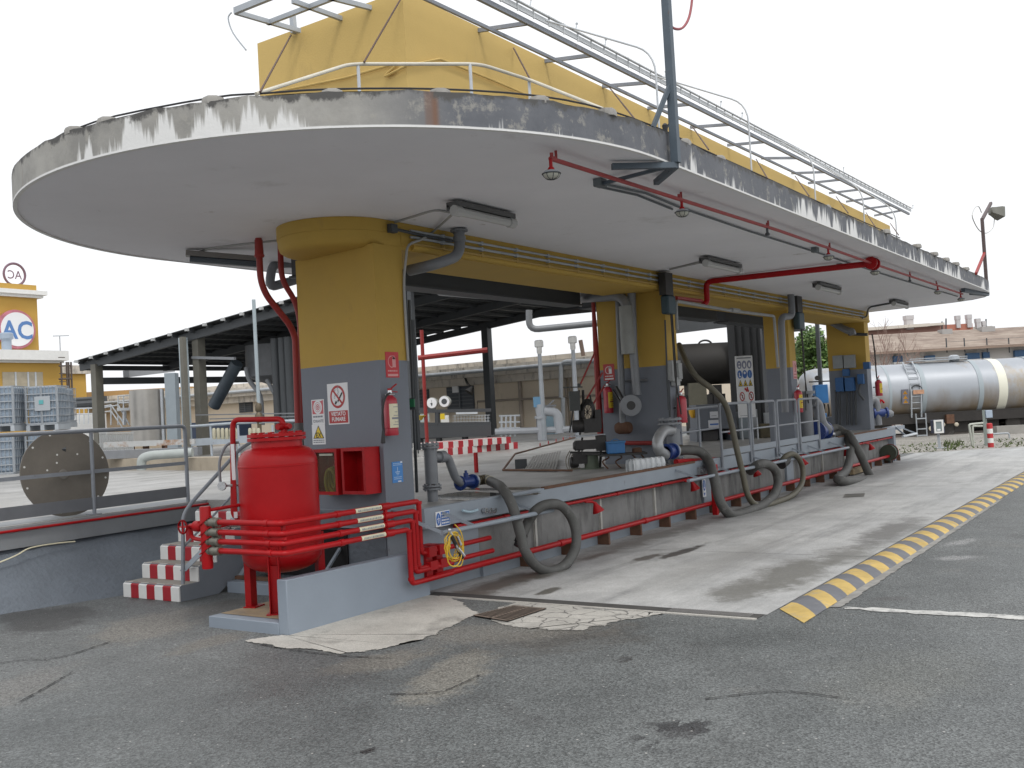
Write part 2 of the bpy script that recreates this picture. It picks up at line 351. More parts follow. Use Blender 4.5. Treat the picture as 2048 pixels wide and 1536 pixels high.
M_DECK = ground_mat('deck_concrete', (.26, .255, .24), (.34, .338, .33), 70, .10, .42, patch=[((.17, .165, .155), .9, .54, .70)], bumpk=.1, streak=True)
M_PALE = ground_mat('pale_concrete', (.40, .385, .35), (.47, .455, .42), 90, .10, .7, patch=[((.25, .24, .22), 2.2, .56, .70)], bumpk=.15)
M_GRAV = ground_mat('gravel_bed', (.24, .228, .205), (.32, .305, .28), 22, .35, .9, bumpk=.6)
M_CRACK = mat('crack_dirt', (.035, .035, .034), .9)
M_WET = mat('damp_stain', (.10, .098, .09), .42, var=.25, vscale=3)
M_OIL = mat('dark_damp_asphalt', (.055, .055, .055), .38, var=.25, vscale=4)
M_LANEW = mat('worn_white_line', (.50, .50, .48), .75, var=.25, vscale=5, dirt=[((.16, .16, .16), .5, .62, 6, 1)])
# ------------------------------------------------------------------ ground sheet
def sm(t): t = max(0., min(1., t)); return t*t*(3-2*t)
xs = [-900, -300, -100, -50, -30, -20]+[-16+i*.5 for i in range(61)]+[18, 22, 30, 60, 150, 400, 900]
ys = [-900, -300, -100, -40, -20]+[-12+i*.5 for i in range(37)]+[10, 20, 60, 200, 500, 900]
def gz(x, y): return 0.
b = MB(); b.add([(x, y, gz(x, y)) for y in ys for x in xs], [(j*len(xs)+i, j*len(xs)+i+1, (j+1)*len(xs)+i+1, (j+1)*len(xs)+i) for j in range(len(ys)-1) for i in range(len(xs)-1)])
struct(b.build('asphalt_ground', M_ASPH, loc=(0, 0, 0)))
def ragged(pts, amp=.05, k=6, seed=1):
    rn = random.Random(seed); out = []
    for i, p in enumerate(pts):
        q = pts[(i+1) % len(pts)]
        for j in range(k):
            t = j/k; out.append((p[0]*(1-t)+q[0]*t+rn.uniform(-amp, amp)*(j > 0), p[1]*(1-t)+q[1]*t+rn.uniform(-amp, amp)*(j > 0)))
    return out
def sheet(name, pts, z, m, amp=0., k=1, seed=1):
    pts = ragged(pts, amp, k, seed) if amp else pts
    bb = MB(); bb.poly([(p[0], p[1], z) for p in pts]); o = bb.build(name, m, loc=(0, 0, 0)); return struct(o)
# loading lane beside the platform
b = MB()
lx = [-.12, 3.1, 7.2, 11.6, 16.4, 21.2, 26.]
for i in range(len(lx)-1):
    b.poly([(lx[i], .2, .004), (lx[i], -3.52, .004), (lx[i+1]-.012, -3.52, .004), (lx[i+1]-.012, .2, .004)])
b.poly([(26, .2, .004), (26, -3.52, .004), (32, -3.9, .004), (32, -1., .004)])
o = struct(b.build('loading_lane', M_LANE, loc=(0, 0, 0)))
pale = [at(490, 1283, z=0), at(585, 1298, z=0), at(680, 1309, z=0), at(760, 1300, z=0), at(850, 1280, z=0), at(880, 1262, z=0), at(958, 1228, z=0),
        at(905, 1199, z=0), at(866, 1190, z=0), at(842, 1184, z=0), at(700, 1232, z=0), at(575, 1268, z=0)]
pale = ragged([(p[0], p[1]) for p in pale], .05, 4, 3); sheet('pale_concrete_apron', pale, .006, M_PALE, .016, 9, 3)
pl2 = [at(1040, 1205, z=0), at(1250, 1222, z=0), at(1330, 1229, z=0), at(1250, 1240, z=0), at(1165, 1262, z=0), at(1060, 1258, z=0), at(990, 1245, z=0), at(960, 1230, z=0)]
M_CRZ = M_PALE.copy(); M_CRZ.name = 'crazed_concrete'
_n = M_CRZ.node_tree; _b = _n.nodes['Principled BSDF']; _s = _b.inputs['Base Color'].links[0].from_socket; _v = _n.nodes.new('ShaderNodeTexVoronoi'); _v.feature = 'DISTANCE_TO_EDGE'; _v.inputs['Scale'].default_value = 4.2
_t = _n.nodes.new('ShaderNodeTexCoord'); _no = _n.nodes.new('ShaderNodeTexNoise'); _no.inputs['Scale'].default_value = 5; _ad = _n.nodes.new('ShaderNodeVectorMath'); _ad.operation = 'MULTIPLY_ADD'; _n.links.new(_t.outputs['Object'], _no.inputs['Vector']); _n.links.new(_no.outputs['Color'], _ad.inputs[0]); _ad.inputs[1].default_value = (.18, .18, 0); _n.links.new(_t.outputs['Object'], _ad.inputs[2]); _n.links.new(_ad.outputs[0], _v.inputs['Vector'])
_r = _n.nodes.new('ShaderNodeMapRange'); _r.inputs[1].default_value = .012; _r.inputs[2].default_value = .030; _r.inputs[3].default_value = .9; _r.inputs[4].default_value = 0; _n.links.new(_v.outputs['Distance'], _r.inputs[0])
_m = _n.nodes.new('ShaderNodeMix'); _m.data_type = 'RGBA'; _n.links.new(_r.outputs[0], _m.inputs[0]); _n.links.new(_s, _m.inputs[6]); _m.inputs[7].default_value = (.11, .105, .10, 1); _n.links.new(_m.outputs[2], _b.inputs['Base Color'])
pl2 = ragged([(p[0], p[1]) for p in pl2], .06, 4, 5); sheet('pale_concrete_strip', pl2, .005, M_CRZ, .018, 9, 5)
def ragged2(p, a1, k1, a2, k2, seed): return ragged(ragged(p, a1, k1, seed), a2, k2, seed+1)
b = MB(); rn = random.Random(3); prev = None
for k in range(90):
    t = k/89; q = at(1672, 1216, z=0).lerp(at(2000, 1000, z=0), t**1.6); d0, d1 = rn.uniform(.0, .01), .065+rn.uniform(-.012, .012)
    cur = (V(q.x, q.y+.06-d0, .0052), V(q.x+.03, q.y+.03-d1, .0052))
    if prev: b.add([prev[0], prev[1], cur[1], cur[0]], [(0, 1, 2, 3)])
    prev = cur
struct(b.build('cement_edge_strip', mat('grey_cement', (.27, .265, .25), .85, var=.3, vscale=5), loc=(0, 0, 0)))
sheet('pale_cement_smear', [at(1690, 1214, z=0), at(1850, 1222, z=0), at(2060, 1233, z=0), at(2060, 1241, z=0), at(1850, 1229, z=0), at(1690, 1219, z=0)], .0048, M_LANEW, .03, 8, 4)
def crack(pts, wd, seed=0, z=.0092):
    rn = random.Random(seed); P = catmull([at(p[0], p[1], z=0) for p in pts], 8); bb = MB()
    for i in range(len(P)-1):
        d = (P[i+1]-P[i]).normalized(); n = V(-d.y, d.x, 0); j1 = n*rn.uniform(-.012, .012)
        a = wd*rn.uniform(.4, 1.1); bb.poly([P[i]-n*a+V(0, 0, z), P[i+1]-n*a+V(0, 0, z), P[i+1]+n*a+j1+V(0, 0, z), P[i]+n*a+V(0, 0, z)])
    struct(bb.build('crack', M_CRACK, loc=(0, 0, 0)))
for i, c in enumerate([[(88, 1322), (150, 1308), (220, 1285)], [(40, 1405), (100, 1372), (145, 1345)], [(-10, 1330), (40, 1322), (90, 1320)], [(705, 1509), (730, 1504), (752, 1497)],
          [(490, 1285), (590, 1302), (680, 1313), (780, 1318)], [(780, 1390), (880, 1385), (960, 1352)], [(1410, 1400), (1560, 1385), (1700, 1400)]]): crack(c, .008, i)
# drain channel across the lane end
b = MB(); b.box(-.30, -.13, -3.5, -.02, -.05, .0075, 0)
for k in range(34): b.box(-.285, -.145, -3.42+k*.022, -3.408+k*.022, .0078, .0125, 1)
struct(b.build('drain_channel', [mat('drain_steel', (.06, .058, .055), .7, var=.2, vscale=6), mat('drain_bar', (.17, .165, .16), .6)], loc=(0, 0, 0)))
b = MB(); b.box(-.34, -.30, -3.5, -.2, -.05, .010); struct(b.build('drain_kerb', M_PALE, loc=(0, 0, 0)))
# striped speed-hump kerb along the lane
M_HUMPY = mat('hump_yellow', (.52, .37, .12), .8, var=.2, vscale=4, dirt=[((.30, .28, .24), .54, .68, 5, 1)])
M_HUMPG = mat('hump_grey', (.145, .15, .165), .8, var=.15, vscale=4, dirt=[((.3, .29, .27), .6, .72, 7, 1)])
hump = thing('kerb_hump', 'low rounded kerb painted in yellow and grey slanted stripes along the concrete lane', 'kerb', (8, -3.72, 0))
hb = MB(); sl = .30; H0 = -.1; prof = [(0, .005), (.02, .018), (.09, .038), (.18, .046), (.27, .038), (.33, .018), (.36, .005)]
for k in range(95):
    x0 = H0+k*.30; x1 = x0+.30
    vs = []; n = len(prof)
    for xx in (x0, x1):
        for (t, z) in prof: vs.append((xx+(t/.36-.5)*.46, -3.90+t, .005+(z-.005)*min(1, (xx-H0+.02)/.5)))
    hb.add(vs, [(i, i+1, n+i+1, n+i) for i in range(n-1)], k % 2)
    if k == 0: hb.add(vs[:n], [tuple(range(n))], 0)
hb.build('kerb_body', [M_HUMPY, M_HUMPG], hump)
# floor gully
gr = thing('drain_grate', 'rusty slotted double drain grate set in the cement before the loading lane', 'drain grate', (-.75, -1.33, .01))
C4 = [at(945, 1231, z=.012), at(1027, 1211, z=.012), at(1094, 1217, z=.012), at(1015, 1243, z=.012)]
gb = MB(); gb.poly([p+V(0, 0, -.002) for p in C4], 0); gb.build('frame', mat('grate_pit', (.02, .018, .016), .9), gr)
def bil(s, t): return (C4[0]*(1-s)+C4[1]*s)*(1-t)+(C4[3]*(1-s)+C4[2]*s)*t
gb = MB()
for k in range(13):
    s0 = .04+k*.073
    for t0, t1 in ((.04, .47), (.53, .96)): gb.add([bil(s0, t0), bil(s0+.035, t0), bil(s0+.035, t1), bil(s0, t1)], [(0, 1, 2, 3)])
for t0, t1 in ((0, .04), (.47, .53), (.96, 1.)): gb.add([bil(0, t0), bil(1, t0), bil(1, t1), bil(0, t1)], [(0, 1, 2, 3)])
for s0, s1 in ((0, .04), (.96, 1.)): gb.add([bil(s0, 0), bil(s1, 0), bil(s1, 1), bil(s0, 1)], [(0, 1, 2, 3)])
gb.v = [p+V(0, 0, .004) for p in gb.v]; gb.build('bars', mat('grate_rust', (.16, .125, .10), .8, var=.25, vscale=9), gr)
# manhole cover plate near the hoses
sheet('deck_puddle', [(p.x, p.y) for p in (at(878, 990, z=ZD), at(925, 983, z=ZD), at(1000, 986, z=ZD), at(1085, 982, z=ZD), at(1075, 990, z=ZD), at(1010, 994, z=ZD), at(960, 1002, z=ZD), at(900, 1001, z=ZD), at(876, 1000, z=ZD))], ZD+.003, mat('rain_puddle', (.09, .085, .08), .03, spec=.9), .03, 6, 2)
sheet('deck_puddle', [(p.x, p.y) for p in (at(900, 978, z=ZD), at(960, 976, z=ZD), at(1090, 974, z=ZD), at(1080, 979, z=ZD), at(960, 981, z=ZD))], ZD+.003, mat('rain_puddle', (.09, .085, .08), .03), .03, 6, 7)
sheet('steel_cover_plate', [at(1690, 989, z=0), at(1730, 987, z=0), at(1728, 994, z=0), at(1686, 996, z=0)], .009, M_WET)
# raised yard
deckpoly = [(-.27, .02), (19.05, .02), (19.05, 7.5), (29, 10), (46, 26), (46, 70), (-40, 70), (-40, 1.5), (-6, 4.11), (.75, 4.63), (.75, 2.35), (-.27, 2.35)]
b = MB(); b.prism(deckpoly, .68, ZD); struct(b.build('yard_deck', M_DECK, loc=(0, 0, 0)))
# far ground beyond the platform: track bed
e1 = [at(1780, 915, z=0), at(1830, 910, z=0), at(1935, 900, z=0), at(2060, 893, z=0)]
b = MB(); b.poly([(21.5, 1.2, .006), (e1[2].x, e1[2].y, .006), (e1[3].x+.3, e1[3].y-.5, .006), (70, -28, .006), (80, 10, .006), (26, 10, .006), (20.0, 4, .006)][::1])
struct(b.build('track_bed', M_GRAV, loc=(0, 0, 0)))
M_GRASS = mat('weed_green', (.075, .105, .03), .8, var=.3, vscale=6)
b = MB(); rn = random.Random(4)
for k in range(420):
    px = rn.choice([rn.uniform(1800, 2060), rn.gauss(1905, 16), rn.gauss(1830, 30), rn.uniform(1990, 2060)]); d = rn.uniform(29, 33.5)
    p = at(px, 893, d=d); p.z = 0; h = rn.uniform(.03, .13)*(1.6 if abs(px-1905) < 16 else .7); a = rn.uniform(0, 6.3); q = V(math.cos(a), math.sin(a), 0)*.03; ln = V(rn.uniform(-.1, .1), rn.uniform(-.1, .1), h)
    b.add([p-q, p+q, p+ln], [(0, 1, 2)])
o = b.build('weeds', M_GRASS, loc=(0, 0, 0)); o['kind'] = 'stuff'
# ------------------------------------------------------------------ shelter: canopy, beams, pillars, parapet
AX, RN, XN = .48, 3.36, -.31
outl = [(XN-RN*math.cos(a), AX-RN*math.sin(a)) for a in [math.radians(90-180*i/72) for i in range(73)]]   # near edge round to the far edge
outl = [(XN-RN*math.sin(t), AX-RN*math.cos(t)) for t in [math.pi*i/72 for i in range(73)]]
far = [(15.6, -2.88), (16.6, -2.85), (17.3, -2.75), (17.9, -2.55), (18.35, -2.2), (18.6, -1.7), (18.75, -1.), (18.95, .33), (19.05, 1.2), (19.05, AX+RN)]
near = [(XN+(15.6-XN)*i/60., AX-RN) for i in range(1, 60)]
can = outl[::-1]+near+far          # counter-clockwise seen from above
def fascia_mat():
    m = bpy.data.materials.new('peeling_fascia'); m.use_nodes = True; nt = m.node_tree; N = nt.nodes; L = nt.links; b = N['Principled BSDF']; b.inputs['Roughness'].default_value = .85
    at_ = N.new('ShaderNodeUVMap'); at_.uv_map = 'run'
    def noise(sx, sy, sc, det=6, ro=.65, off=0):
        mp = N.new('ShaderNodeMapping'); mp.inputs['Scale'].default_value = (sx, sy, 1); mp.inputs['Location'].default_value = (off, off*.7, 0)
        L.new(at_.outputs[0], mp.inputs[0]); n = N.new('ShaderNodeTexNoise'); n.inputs['Scale'].default_value = sc; n.inputs['Detail'].default_value = det; n.inputs['Roughness'].default_value = ro
        L.new(mp.outputs[0], n.inputs['Vector']); return n.outputs['Fac']
    def rng(s, a, c, o1=0., o2=1.):
        r = N.new('ShaderNodeMapRange'); r.inputs[1].default_value = a; r.inputs[2].default_value = c; r.inputs[3].default_value = o1; r.inputs[4].default_value = o2; L.new(s, r.inputs[0]); return r.outputs[0]
    def mth(op, a, c=None):
        n = N.new('ShaderNodeMath'); n.operation = op
        for i, v in enumerate((a, c)):
            if v is None: continue
            if isinstance(v, (int, float)): n.inputs[i].default_value = v
            else: L.new(v, n.inputs[i])
        return n.outputs[0]
    def mix(f, a, c):
        x = N.new('ShaderNodeMix'); x.data_type = 'RGBA'; L.new(f, x.inputs[0])
        for i, s in ((6, a), (7, c)):
            if isinstance(s, tuple): x.inputs[i].default_value = (*s, 1)
            else: L.new(s, x.inputs[i])
        return x.outputs[2]
    sep = N.new('ShaderNodeSeparateXYZ'); L.new(at_.outputs[0], sep.inputs[0]); u = sep.outputs[0]; v = sep.outputs[1]
    zone = rng(u, 7.6, 8.4, 0, 1)                                     # round nose is bare, the straight is painted grey
    bare = mix(rng(noise(1, 1, 1.2), .4, .6), (.25, .245, .23), (.37, .36, .335))
    grey = mix(rng(noise(1, 1, 3), .35, .7), (.115, .122, .138), (.155, .162, .178))
    col = mix(zone, bare, grey)
    col = mix(mth('MULTIPLY', rng(noise(1.2, 1, 5, 8, .75, 3), .54, .62), .75), col, (.33, .32, .29))          # flaked spots
    st = noise(1, .06, 7, 5, .65, 5); area = noise(1, .0, .9, 3, .6, 9)
    wash = mth('ADD', st, rng(area, .36, .64, -.24, .13)); wash = mth('ADD', wash, rng(v, 0, .25, .10, -.10)) # white lime runs, fullest at the foot
    col = mix(rng(wash, .55, .62), col, (.70, .70, .69))
    rs = noise(1, .03, 2.2, 3, .5, 21); col = mix(mth('MULTIPLY', rng(rs, .70, .76), .85), col, (.20, .085, .035))
    tp = mth('ADD', rng(v, .17, .25, 0, .5), rng(noise(1, .6, 6, 6, .7, 13), .35, .65, -.3, .3)); col = mix(rng(tp, .28, .5), col, (.09, .088, .085))
    col = mix(rng(v, .020, .013), col, (.72, .72, .71))
    L.new(col, b.inputs['Base Color'])
    bp = N.new('ShaderNodeBump'); bp.inputs['Strength'].default_value = .4; bp.inputs['Distance'].default_value = .01; L.new(noise(1, 1, 14), bp.inputs['Height']); L.new(bp.outputs[0], b.inputs['Normal'])
    return m
M_FASC = fascia_mat()
M_ROOF = mat('roof_felt', (.14, .14, .145), .9, var=.2, vscale=2)
sh = thing('loading_shelter', 'long loading shelter, yellow and grey pillars under a white round-nosed canopy with yellow roof wall', 'building', (0, 1.08, ZD))
b = MB(); n = len(can)
b.poly([(p[0], p[1], ZC) for p in can][::-1], 0); b.poly([(p[0], p[1], ZT) for p in can], 1)
so_ = b.build('canopy_slab', [M_SOFF, M_ROOF], sh)
rn = random.Random(9); b = MB(); run = 0; uv = []
lip = [ZT+rn.uniform(-.006, .016) for _ in can]
for i in range(n):
    p, q = can[i], can[(i+1) % n]; l = math.hypot(q[0]-p[0], q[1]-p[1]); k = max(1, int(l/.25)) if l < 6 else 1
    b.add([(p[0], p[1], ZC-.012), (q[0], q[1], ZC-.012), (q[0], q[1], lip[(i+1) % n]), (p[0], p[1], lip[i])], [(0, 1, 2, 3)])
    uv += [(run, 0), (run+l, 0), (run+l, .26), (run, .26)]; run += l
# drip lip under the edge
fo = b.build('fascia', M_FASC, sh, smooth=60); ul = fo.data.uv_layers.new(name='run')
for i, t in enumerate(uv): ul.data[i].uv = t
b = MB()
for i in range(72+60):
    p, q = can[i], can[i+1]
    dx, dy = q[0]-p[0], q[1]-p[1]; l = math.hypot(dx, dy); nx, ny = -dy/l*.035, dx/l*.035
    b.add([(p[0], p[1], ZC-.013), (q[0], q[1], ZC-.013), (q[0]+nx, q[1]+ny, ZC-.013), (p[0]+nx, p[1]+ny, ZC-.013)], [(0, 3, 2, 1)])
    b.add([(p[0]+nx, p[1]+ny, ZC-.013), (q[0]+nx, q[1]+ny, ZC-.013), (q[0]+nx, q[1]+ny, ZC), (p[0]+nx, p[1]+ny, ZC)], [(0, 3, 2, 1)])
b.build('drip_edge', mat('drip_white', (.74, .74, .72), .8, var=.08, vscale=4), sh)
# mortar lumps sitting on the edge
for px, py in [(147, 259), (213, 240), (425, 198), (665, 184), (882, 183), (1082, 198), (1218, 222), (1370, 283), (1440, 316), (1655, 414), (1775, 462), (1838, 491), (1872, 507), (1895, 518), (1915, 527), (1935, 537)]:
    q = at(px, py, z=ZT+.02)
    bb = MB(); bb.lathe(q+V(.05, .05, -.03), Z_, [(.085, 0), (.085, .035), (.075, .058), (.06, .064)], 7); bb.build('edge_lump', M_CONC, sh)
# beams: longitudinal, round head over the first pillar
ZB = 3.63
beam = [(-.16-.66*math.sin(t), 1.08-.66*math.cos(t)) for t in [math.pi*i/24 for i in range(25)]][::-1]+[(18.95, .42), (18.95, 1.38), (.3, 1.38), (.12, 1.74)]
b = MB()
b.prism(beam, ZB+.161, ZC-.002); b.box(.12, 18.95, .42, 1.38, ZB+.05, ZB+.162); b.box(.06, 18.94, .44, 1.36, ZB-.0, ZB+.051)
hd = [(-.16-.655*math.sin(t), 1.08-.655*math.cos(t)) for t in [math.pi*i/24 for i in range(25)]][::-1]+[(.118, .425), (.118, 1.735)]

hz_ = [(.13, .0), (.06, .015), (.025, .04), (.006, .09), (0, .16)]; nh = len(hd); vs = []
for ins, dz in hz_:
    for (x, y) in hd: dx, dy = (x+.16), (y-1.08); rr_ = math.hypot(dx, dy); kf = (rr_-ins)/rr_ if x < -.16 else 1; vs.append((-.16+dx*kf if x < -.16 else x, 1.08+dy*kf if x < -.16 else y, ZB+dz))
b.add(vs, [(r*nh+i, r*nh+(i+1) % nh, (r+1)*nh+(i+1) % nh, (r+1)*nh+i) for r in range(4) for i in range(nh)]+[tuple(reversed(range(nh)))])
b.tube([(.3, .43, ZB+.045), (18.9, .43, ZB+.045)], .04, 10)
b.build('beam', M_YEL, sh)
PIL = [[(-.34, .42), (.12, .42), (.12, 1.74), (-.18, 1.74)]]+[[(x, .42), (x+.38, .42), (x+.38, d_), (x, d_)] for x, d_ in ((6.6, 1.68), (12.5, .95), (18.4, 1.40))]
for p in PIL:
    b = MB(); b.prism(p, ZD-.17, ZP, 0); b.prism(p, ZP, ZB+.02, 1)
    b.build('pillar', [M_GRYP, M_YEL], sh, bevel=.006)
# parapet wall on the roof
b = MB(); b.box(-.76, 17.9, -.50, -.36, ZT-.01, 5.93); b.box(-.76, 17.9, 1.41, 1.55, ZT-.01, 5.93); b.box(-.76, -.62, -.36, 1.41, ZT-.01, 5.93); b.box(17.76, 17.9, -.36, 1.41, ZT-.01, 5.93)
b.box(-.755, 17.895, -.49, 1.54, 5.80, 5.86)
b.box(17.9, 18.3, -.5, -.3, ZT-.01, 5.62)
b.build('roof_wall', M_YELP, sh)
# conduit clipped to the roof wall
for i_, (xa, xb_) in enumerate(((.2, 6.55), (7.02, 12.45), (12.93, 18.35))): b = MB(); b.box(xa, xb_, 1.95, 2.2, 3.56, ZC-.004); b.box(xa, xb_, 1.9, 2.25, 3.54, 3.57); b.build('rear_girder', M_GRYD, sh)
b = MB(); pts = [at(540, 186, x=-.79), at(690, 156, x=-.79), at(800, 124, x=-.79), V(-.79, -.2, 5.13), V(-.79, -.53, 5.18)]
pts2 = [V(-.79, -.53, 5.18), at(880, 118, y=-.53), at(985, 160, y=-.53), at(1090, 205, y=-.53)]
b.tube(elbow(pts, .1), .012, 6); b.tube(pts2, .012, 6); b.build('roof_conduit', M_YELP, sh)
# ------------------------------------------------------------------ roof steel frame
fr = thing('roof_frame', 'grey steel frame of rails and cross bars around the top of the yellow roof wall', 'steel frame', (8, -.5, 5.93))
M_FRM = mat('frame_steel', (.25, .27, .305), .5, metal=.2, var=.15, vscale=4, dirt=[((.20, .13, .09), .62, .78, 5, 1)])
YO, YI = -1.12, -.80
def zl(pa, pb, y):   # straight rail through two photo points in a plane
    a, c = at(*pa, y=y), at(*pb, y=y); return a, c
def ext(a, c, x): t = (x-a.x)/(c.x-a.x); return a+(c-a)*t
o1, o2 = zl((1183, 109), (1818, 428), YO); i1, i2 = zl((1106, 117.6), (1767, 429), YI)
oz = lambda x: ext(o1, o2, x); iz = lambda x: ext(i1, i2, x)
ZF = 5.87; XL = at(470, 22, z=ZF).x; XE = o2.x
b = MB(); b.bar(oz(XL), oz(XE), .035, .05); b.build('outer_rail', M_FRM, fr)
b = MB(); b.bar(oz(XL)+V(0, -.05, .075), oz(XE)+V(0, -.05, .075), .015, .055); b.bar(oz(XL)+V(0, -.07, .125), oz(XE)+V(0, -.07, .125), .03, .012)
xx = XL
while xx < XE-.3:
    b.bar(oz(xx)+V(0, -.06, .03), oz(xx)+V(0, -.06, .15), .014); xx += .3
b.build('lattice_rail', mat('pale_galvanised', (.55, .57, .58), .5, var=.15, vscale=6), fr)
b = MB(); b.bar(iz(XL+.6), iz(XE-.3), .028, .035); b.build('inner_rail', M_FRM, fr)
for px, py in [(1093, 121.7), (1207.8, 172), (1298, 216), (1383, 254), (1457, 290), (1525, 316), (1585, 346), (1618, 366), (1660, 386), (1694, 403), (1728, 418), (1750, 431), (960, 60)]:
    p = at(px, py, y=-.52); x = p.x
    if x > XE-.05: continue
    b = MB(); b.bar(V(x, -.50, p.z), oz(x)+V(0, 0, -.01), .03, .042); b.build('cross_bar', M_FRM, fr)
# left return of the frame
ZO = oz(XL).z
l1 = at(470, 22, z=ZF); l2 = at(535, 46, z=ZF) 
b = MB(); b.bar(V(XL, YO, l1.z), V(XL, l1.y, l1.z), .04, .06); b.build('outer_rail', M_GALV, fr)
b = MB(); b.bar(V(l2.x, YO+.3, l2.z), V(l2.x, l2.y, l2.z), .035, .045); b.build('inner_rail', M_GALV, fr)
for pa, pb in [((470, 24), (600, 62)), ((585, 2), (685, 38)), ((640, -10), (750, 18))]:
    p = at(*pa, z=ZF); q = at(*pb, z=ZF)
    b = MB(); b.bar(p, q, .035, .045); b.build('cross_bar', M_GALV, fr)
b = MB(); b.bar(at(585, 30, x=-.80), at(588, 66, x=-.80), .05); b.tube(catmull([V(XL, l1.y, l1.z)+V(0, .05, .0), V(XL-.02, l1.y+.08, l1.z-.06), V(XL-.02, l1.y+.02, l1.z-.22), V(XL, l1.y-.13, l1.z-.42)], 4), .008, 5); b.build('bracket', M_GALV, fr)
for px, py in [(1050, 40), (1141, 70), (1200, 103), (1320, 155), (1432, 214), (1475, 238), (1680, 352), (1820, 422)]:
    p = at(px, py, y=YO); b = MB(); b.tube([oz(p.x)+V(0, -.07, .13), oz(p.x)+V(.03, -.07, .22)], .007, 5); b.ball(oz(p.x)+V(.03, -.07, .22), .016, 0, 6); b.build('spike', M_GALV, fr)
# thin hoops of pipe rising from the canopy edge to the frame
hoops = [((1318.6, 262), (1295, 96), (1190, 112)), ((1503, 339), (1484, 201), (1370, 213)), ((1631, 398), (1619, 309), (1545, 278)), ((1729, 444), (1719, 376), (1640, 342)), ((1794, 478), (1786, 418), (1735, 380))]
for k, (pb, pt, pe) in enumerate(hoops):
    base = at(*pb, y=-2.5); base.z = ZT; tp = V(base.x, base.y, at(*pt, y=-2.5).z); e = oz(base.x+.15)+V(0, -.1, .05); mid = V(base.x+.05, base.y+.0, tp.z)
    b = MB(); b.tube(elbow([base, tp, V(e.x, e.y, max(e.z, tp.z-.25))], .22), .010, 7)
    tag(b.build('pipe_hoop', M_RAILW), ['tallest thin pale pipe hoop on the canopy edge, just left of the blue-grey mast', 'thin pale pipe hoop on the canopy edge, first one right of the tall mast', 'thin pale pipe hoop in the middle of the five along the canopy edge', 'thin pale pipe hoop on the canopy edge, second from the far right end', 'smallest farthest pipe hoop standing at the end of the yellow roof wall'][k], 'pipe hoop', 'pipe hoops along the canopy edge')
# guard rail on the round nose
gd = thing('roof_guard_rail', 'low cream tube guard rail on the round canopy nose before the yellow wall', 'railing', (-1, -1.2, ZT))
ZG = 4.78; G = [at(512, 188, z=ZT+.05), at(700, 128, z=ZG), at(960, 128, z=ZG), at(1060, 160, z=ZG), at(1206, 218, z=ZT+.12)]
b = MB(); b.tube(elbow(G, .12), .015, 9); b.build('rail', mat('cream_rail', (.58, .55, .46), .5, var=.1, vscale=6), gd)
for px in (716, 940, 1058):
    p = at(px, 128 if px < 1000 else 159, z=ZG); b = MB(); b.tube([(p.x, p.y, ZT), (p.x, p.y, p.z)], .014, 8); b.build('post', M_RAILW, gd)
# stay wires
wires = [((418, 240/3.4), (520, 183)), ]
b = MB()
W = [(at(582, 70, x=-.78), at(520, 184, z=ZT+.04)), (at(800, 0, x=-.78), at(728, 124, z=ZG)), (at(1027, 96, y=-.52), at(1062, 162, z=ZG)), (at(1215, 170, y=-.52), at(1273, 243, z=ZT+.02)), (at(1385, 254, y=-.52), at(1417, 299, z=ZT+.02)), (at(1512, 318, y=-.52), at(1535, 357, z=ZT+.02)), (at(1590, 352, y=-.52), at(1618, 392, z=ZT+.02)), (at(1672, 393, y=-.52), at(1696, 426, z=ZT+.02)), (at(1732, 425, y=-.52), at(1751, 455, z=ZT+.02)), (at(1780, 446, y=-.52), at(1797, 470, z=ZT+.02))]
lab = ['rusty stay wire slanting across the left face of the yellow roof wall', 'rusty stay wire down to the left bend of the cream guard rail', 'stay wire down to the right post of the cream guard rail', 'stay wire slanting to the canopy edge just left of the mast foot', 'first stay wire right of the tall mast', 'second stay wire right of the tall mast', 'third stay wire right of the tall mast', 'fourth stay wire right of the tall mast', 'second last stay wire at the far roof wall end', 'last stay wire at the far roof wall end']
for (p, q), l in zip(W, lab): b = MB(); b.tube([p, q], .009, 5); tag(b.build('stay_wire', mat('rusty_wire', (.10, .06, .045), .7)), l, 'wire', 'stay wires of the roof frame')
b = MB(); cb = [at(60, 300, z=ZT+.06)]
pts = [at(140, 262, z=ZT+.06), at(230, 232, z=ZT+.07), at(425, 195, z=ZT+.06), at(520, 187, z=ZT+.06), at(665, 178, z=ZT+.07), at(882, 178, z=ZT+.07), at(1080, 192, z=ZT+.07), at(1216, 220, z=ZT+.06), at(1330, 262, z=ZT+.05), at(1400, 296, z=ZT+.05), at(1520, 350, z=ZT+.04), at(1640, 405, z=ZT+.04), at(1800, 476, z=ZT+.04)]
b.tube(catmull(pts, 3), .008, 5); tag(b.build('edge_cable', M_CABLE), 'dark cable looped along the top edge of the canopy over the mortar lumps', 'cable')
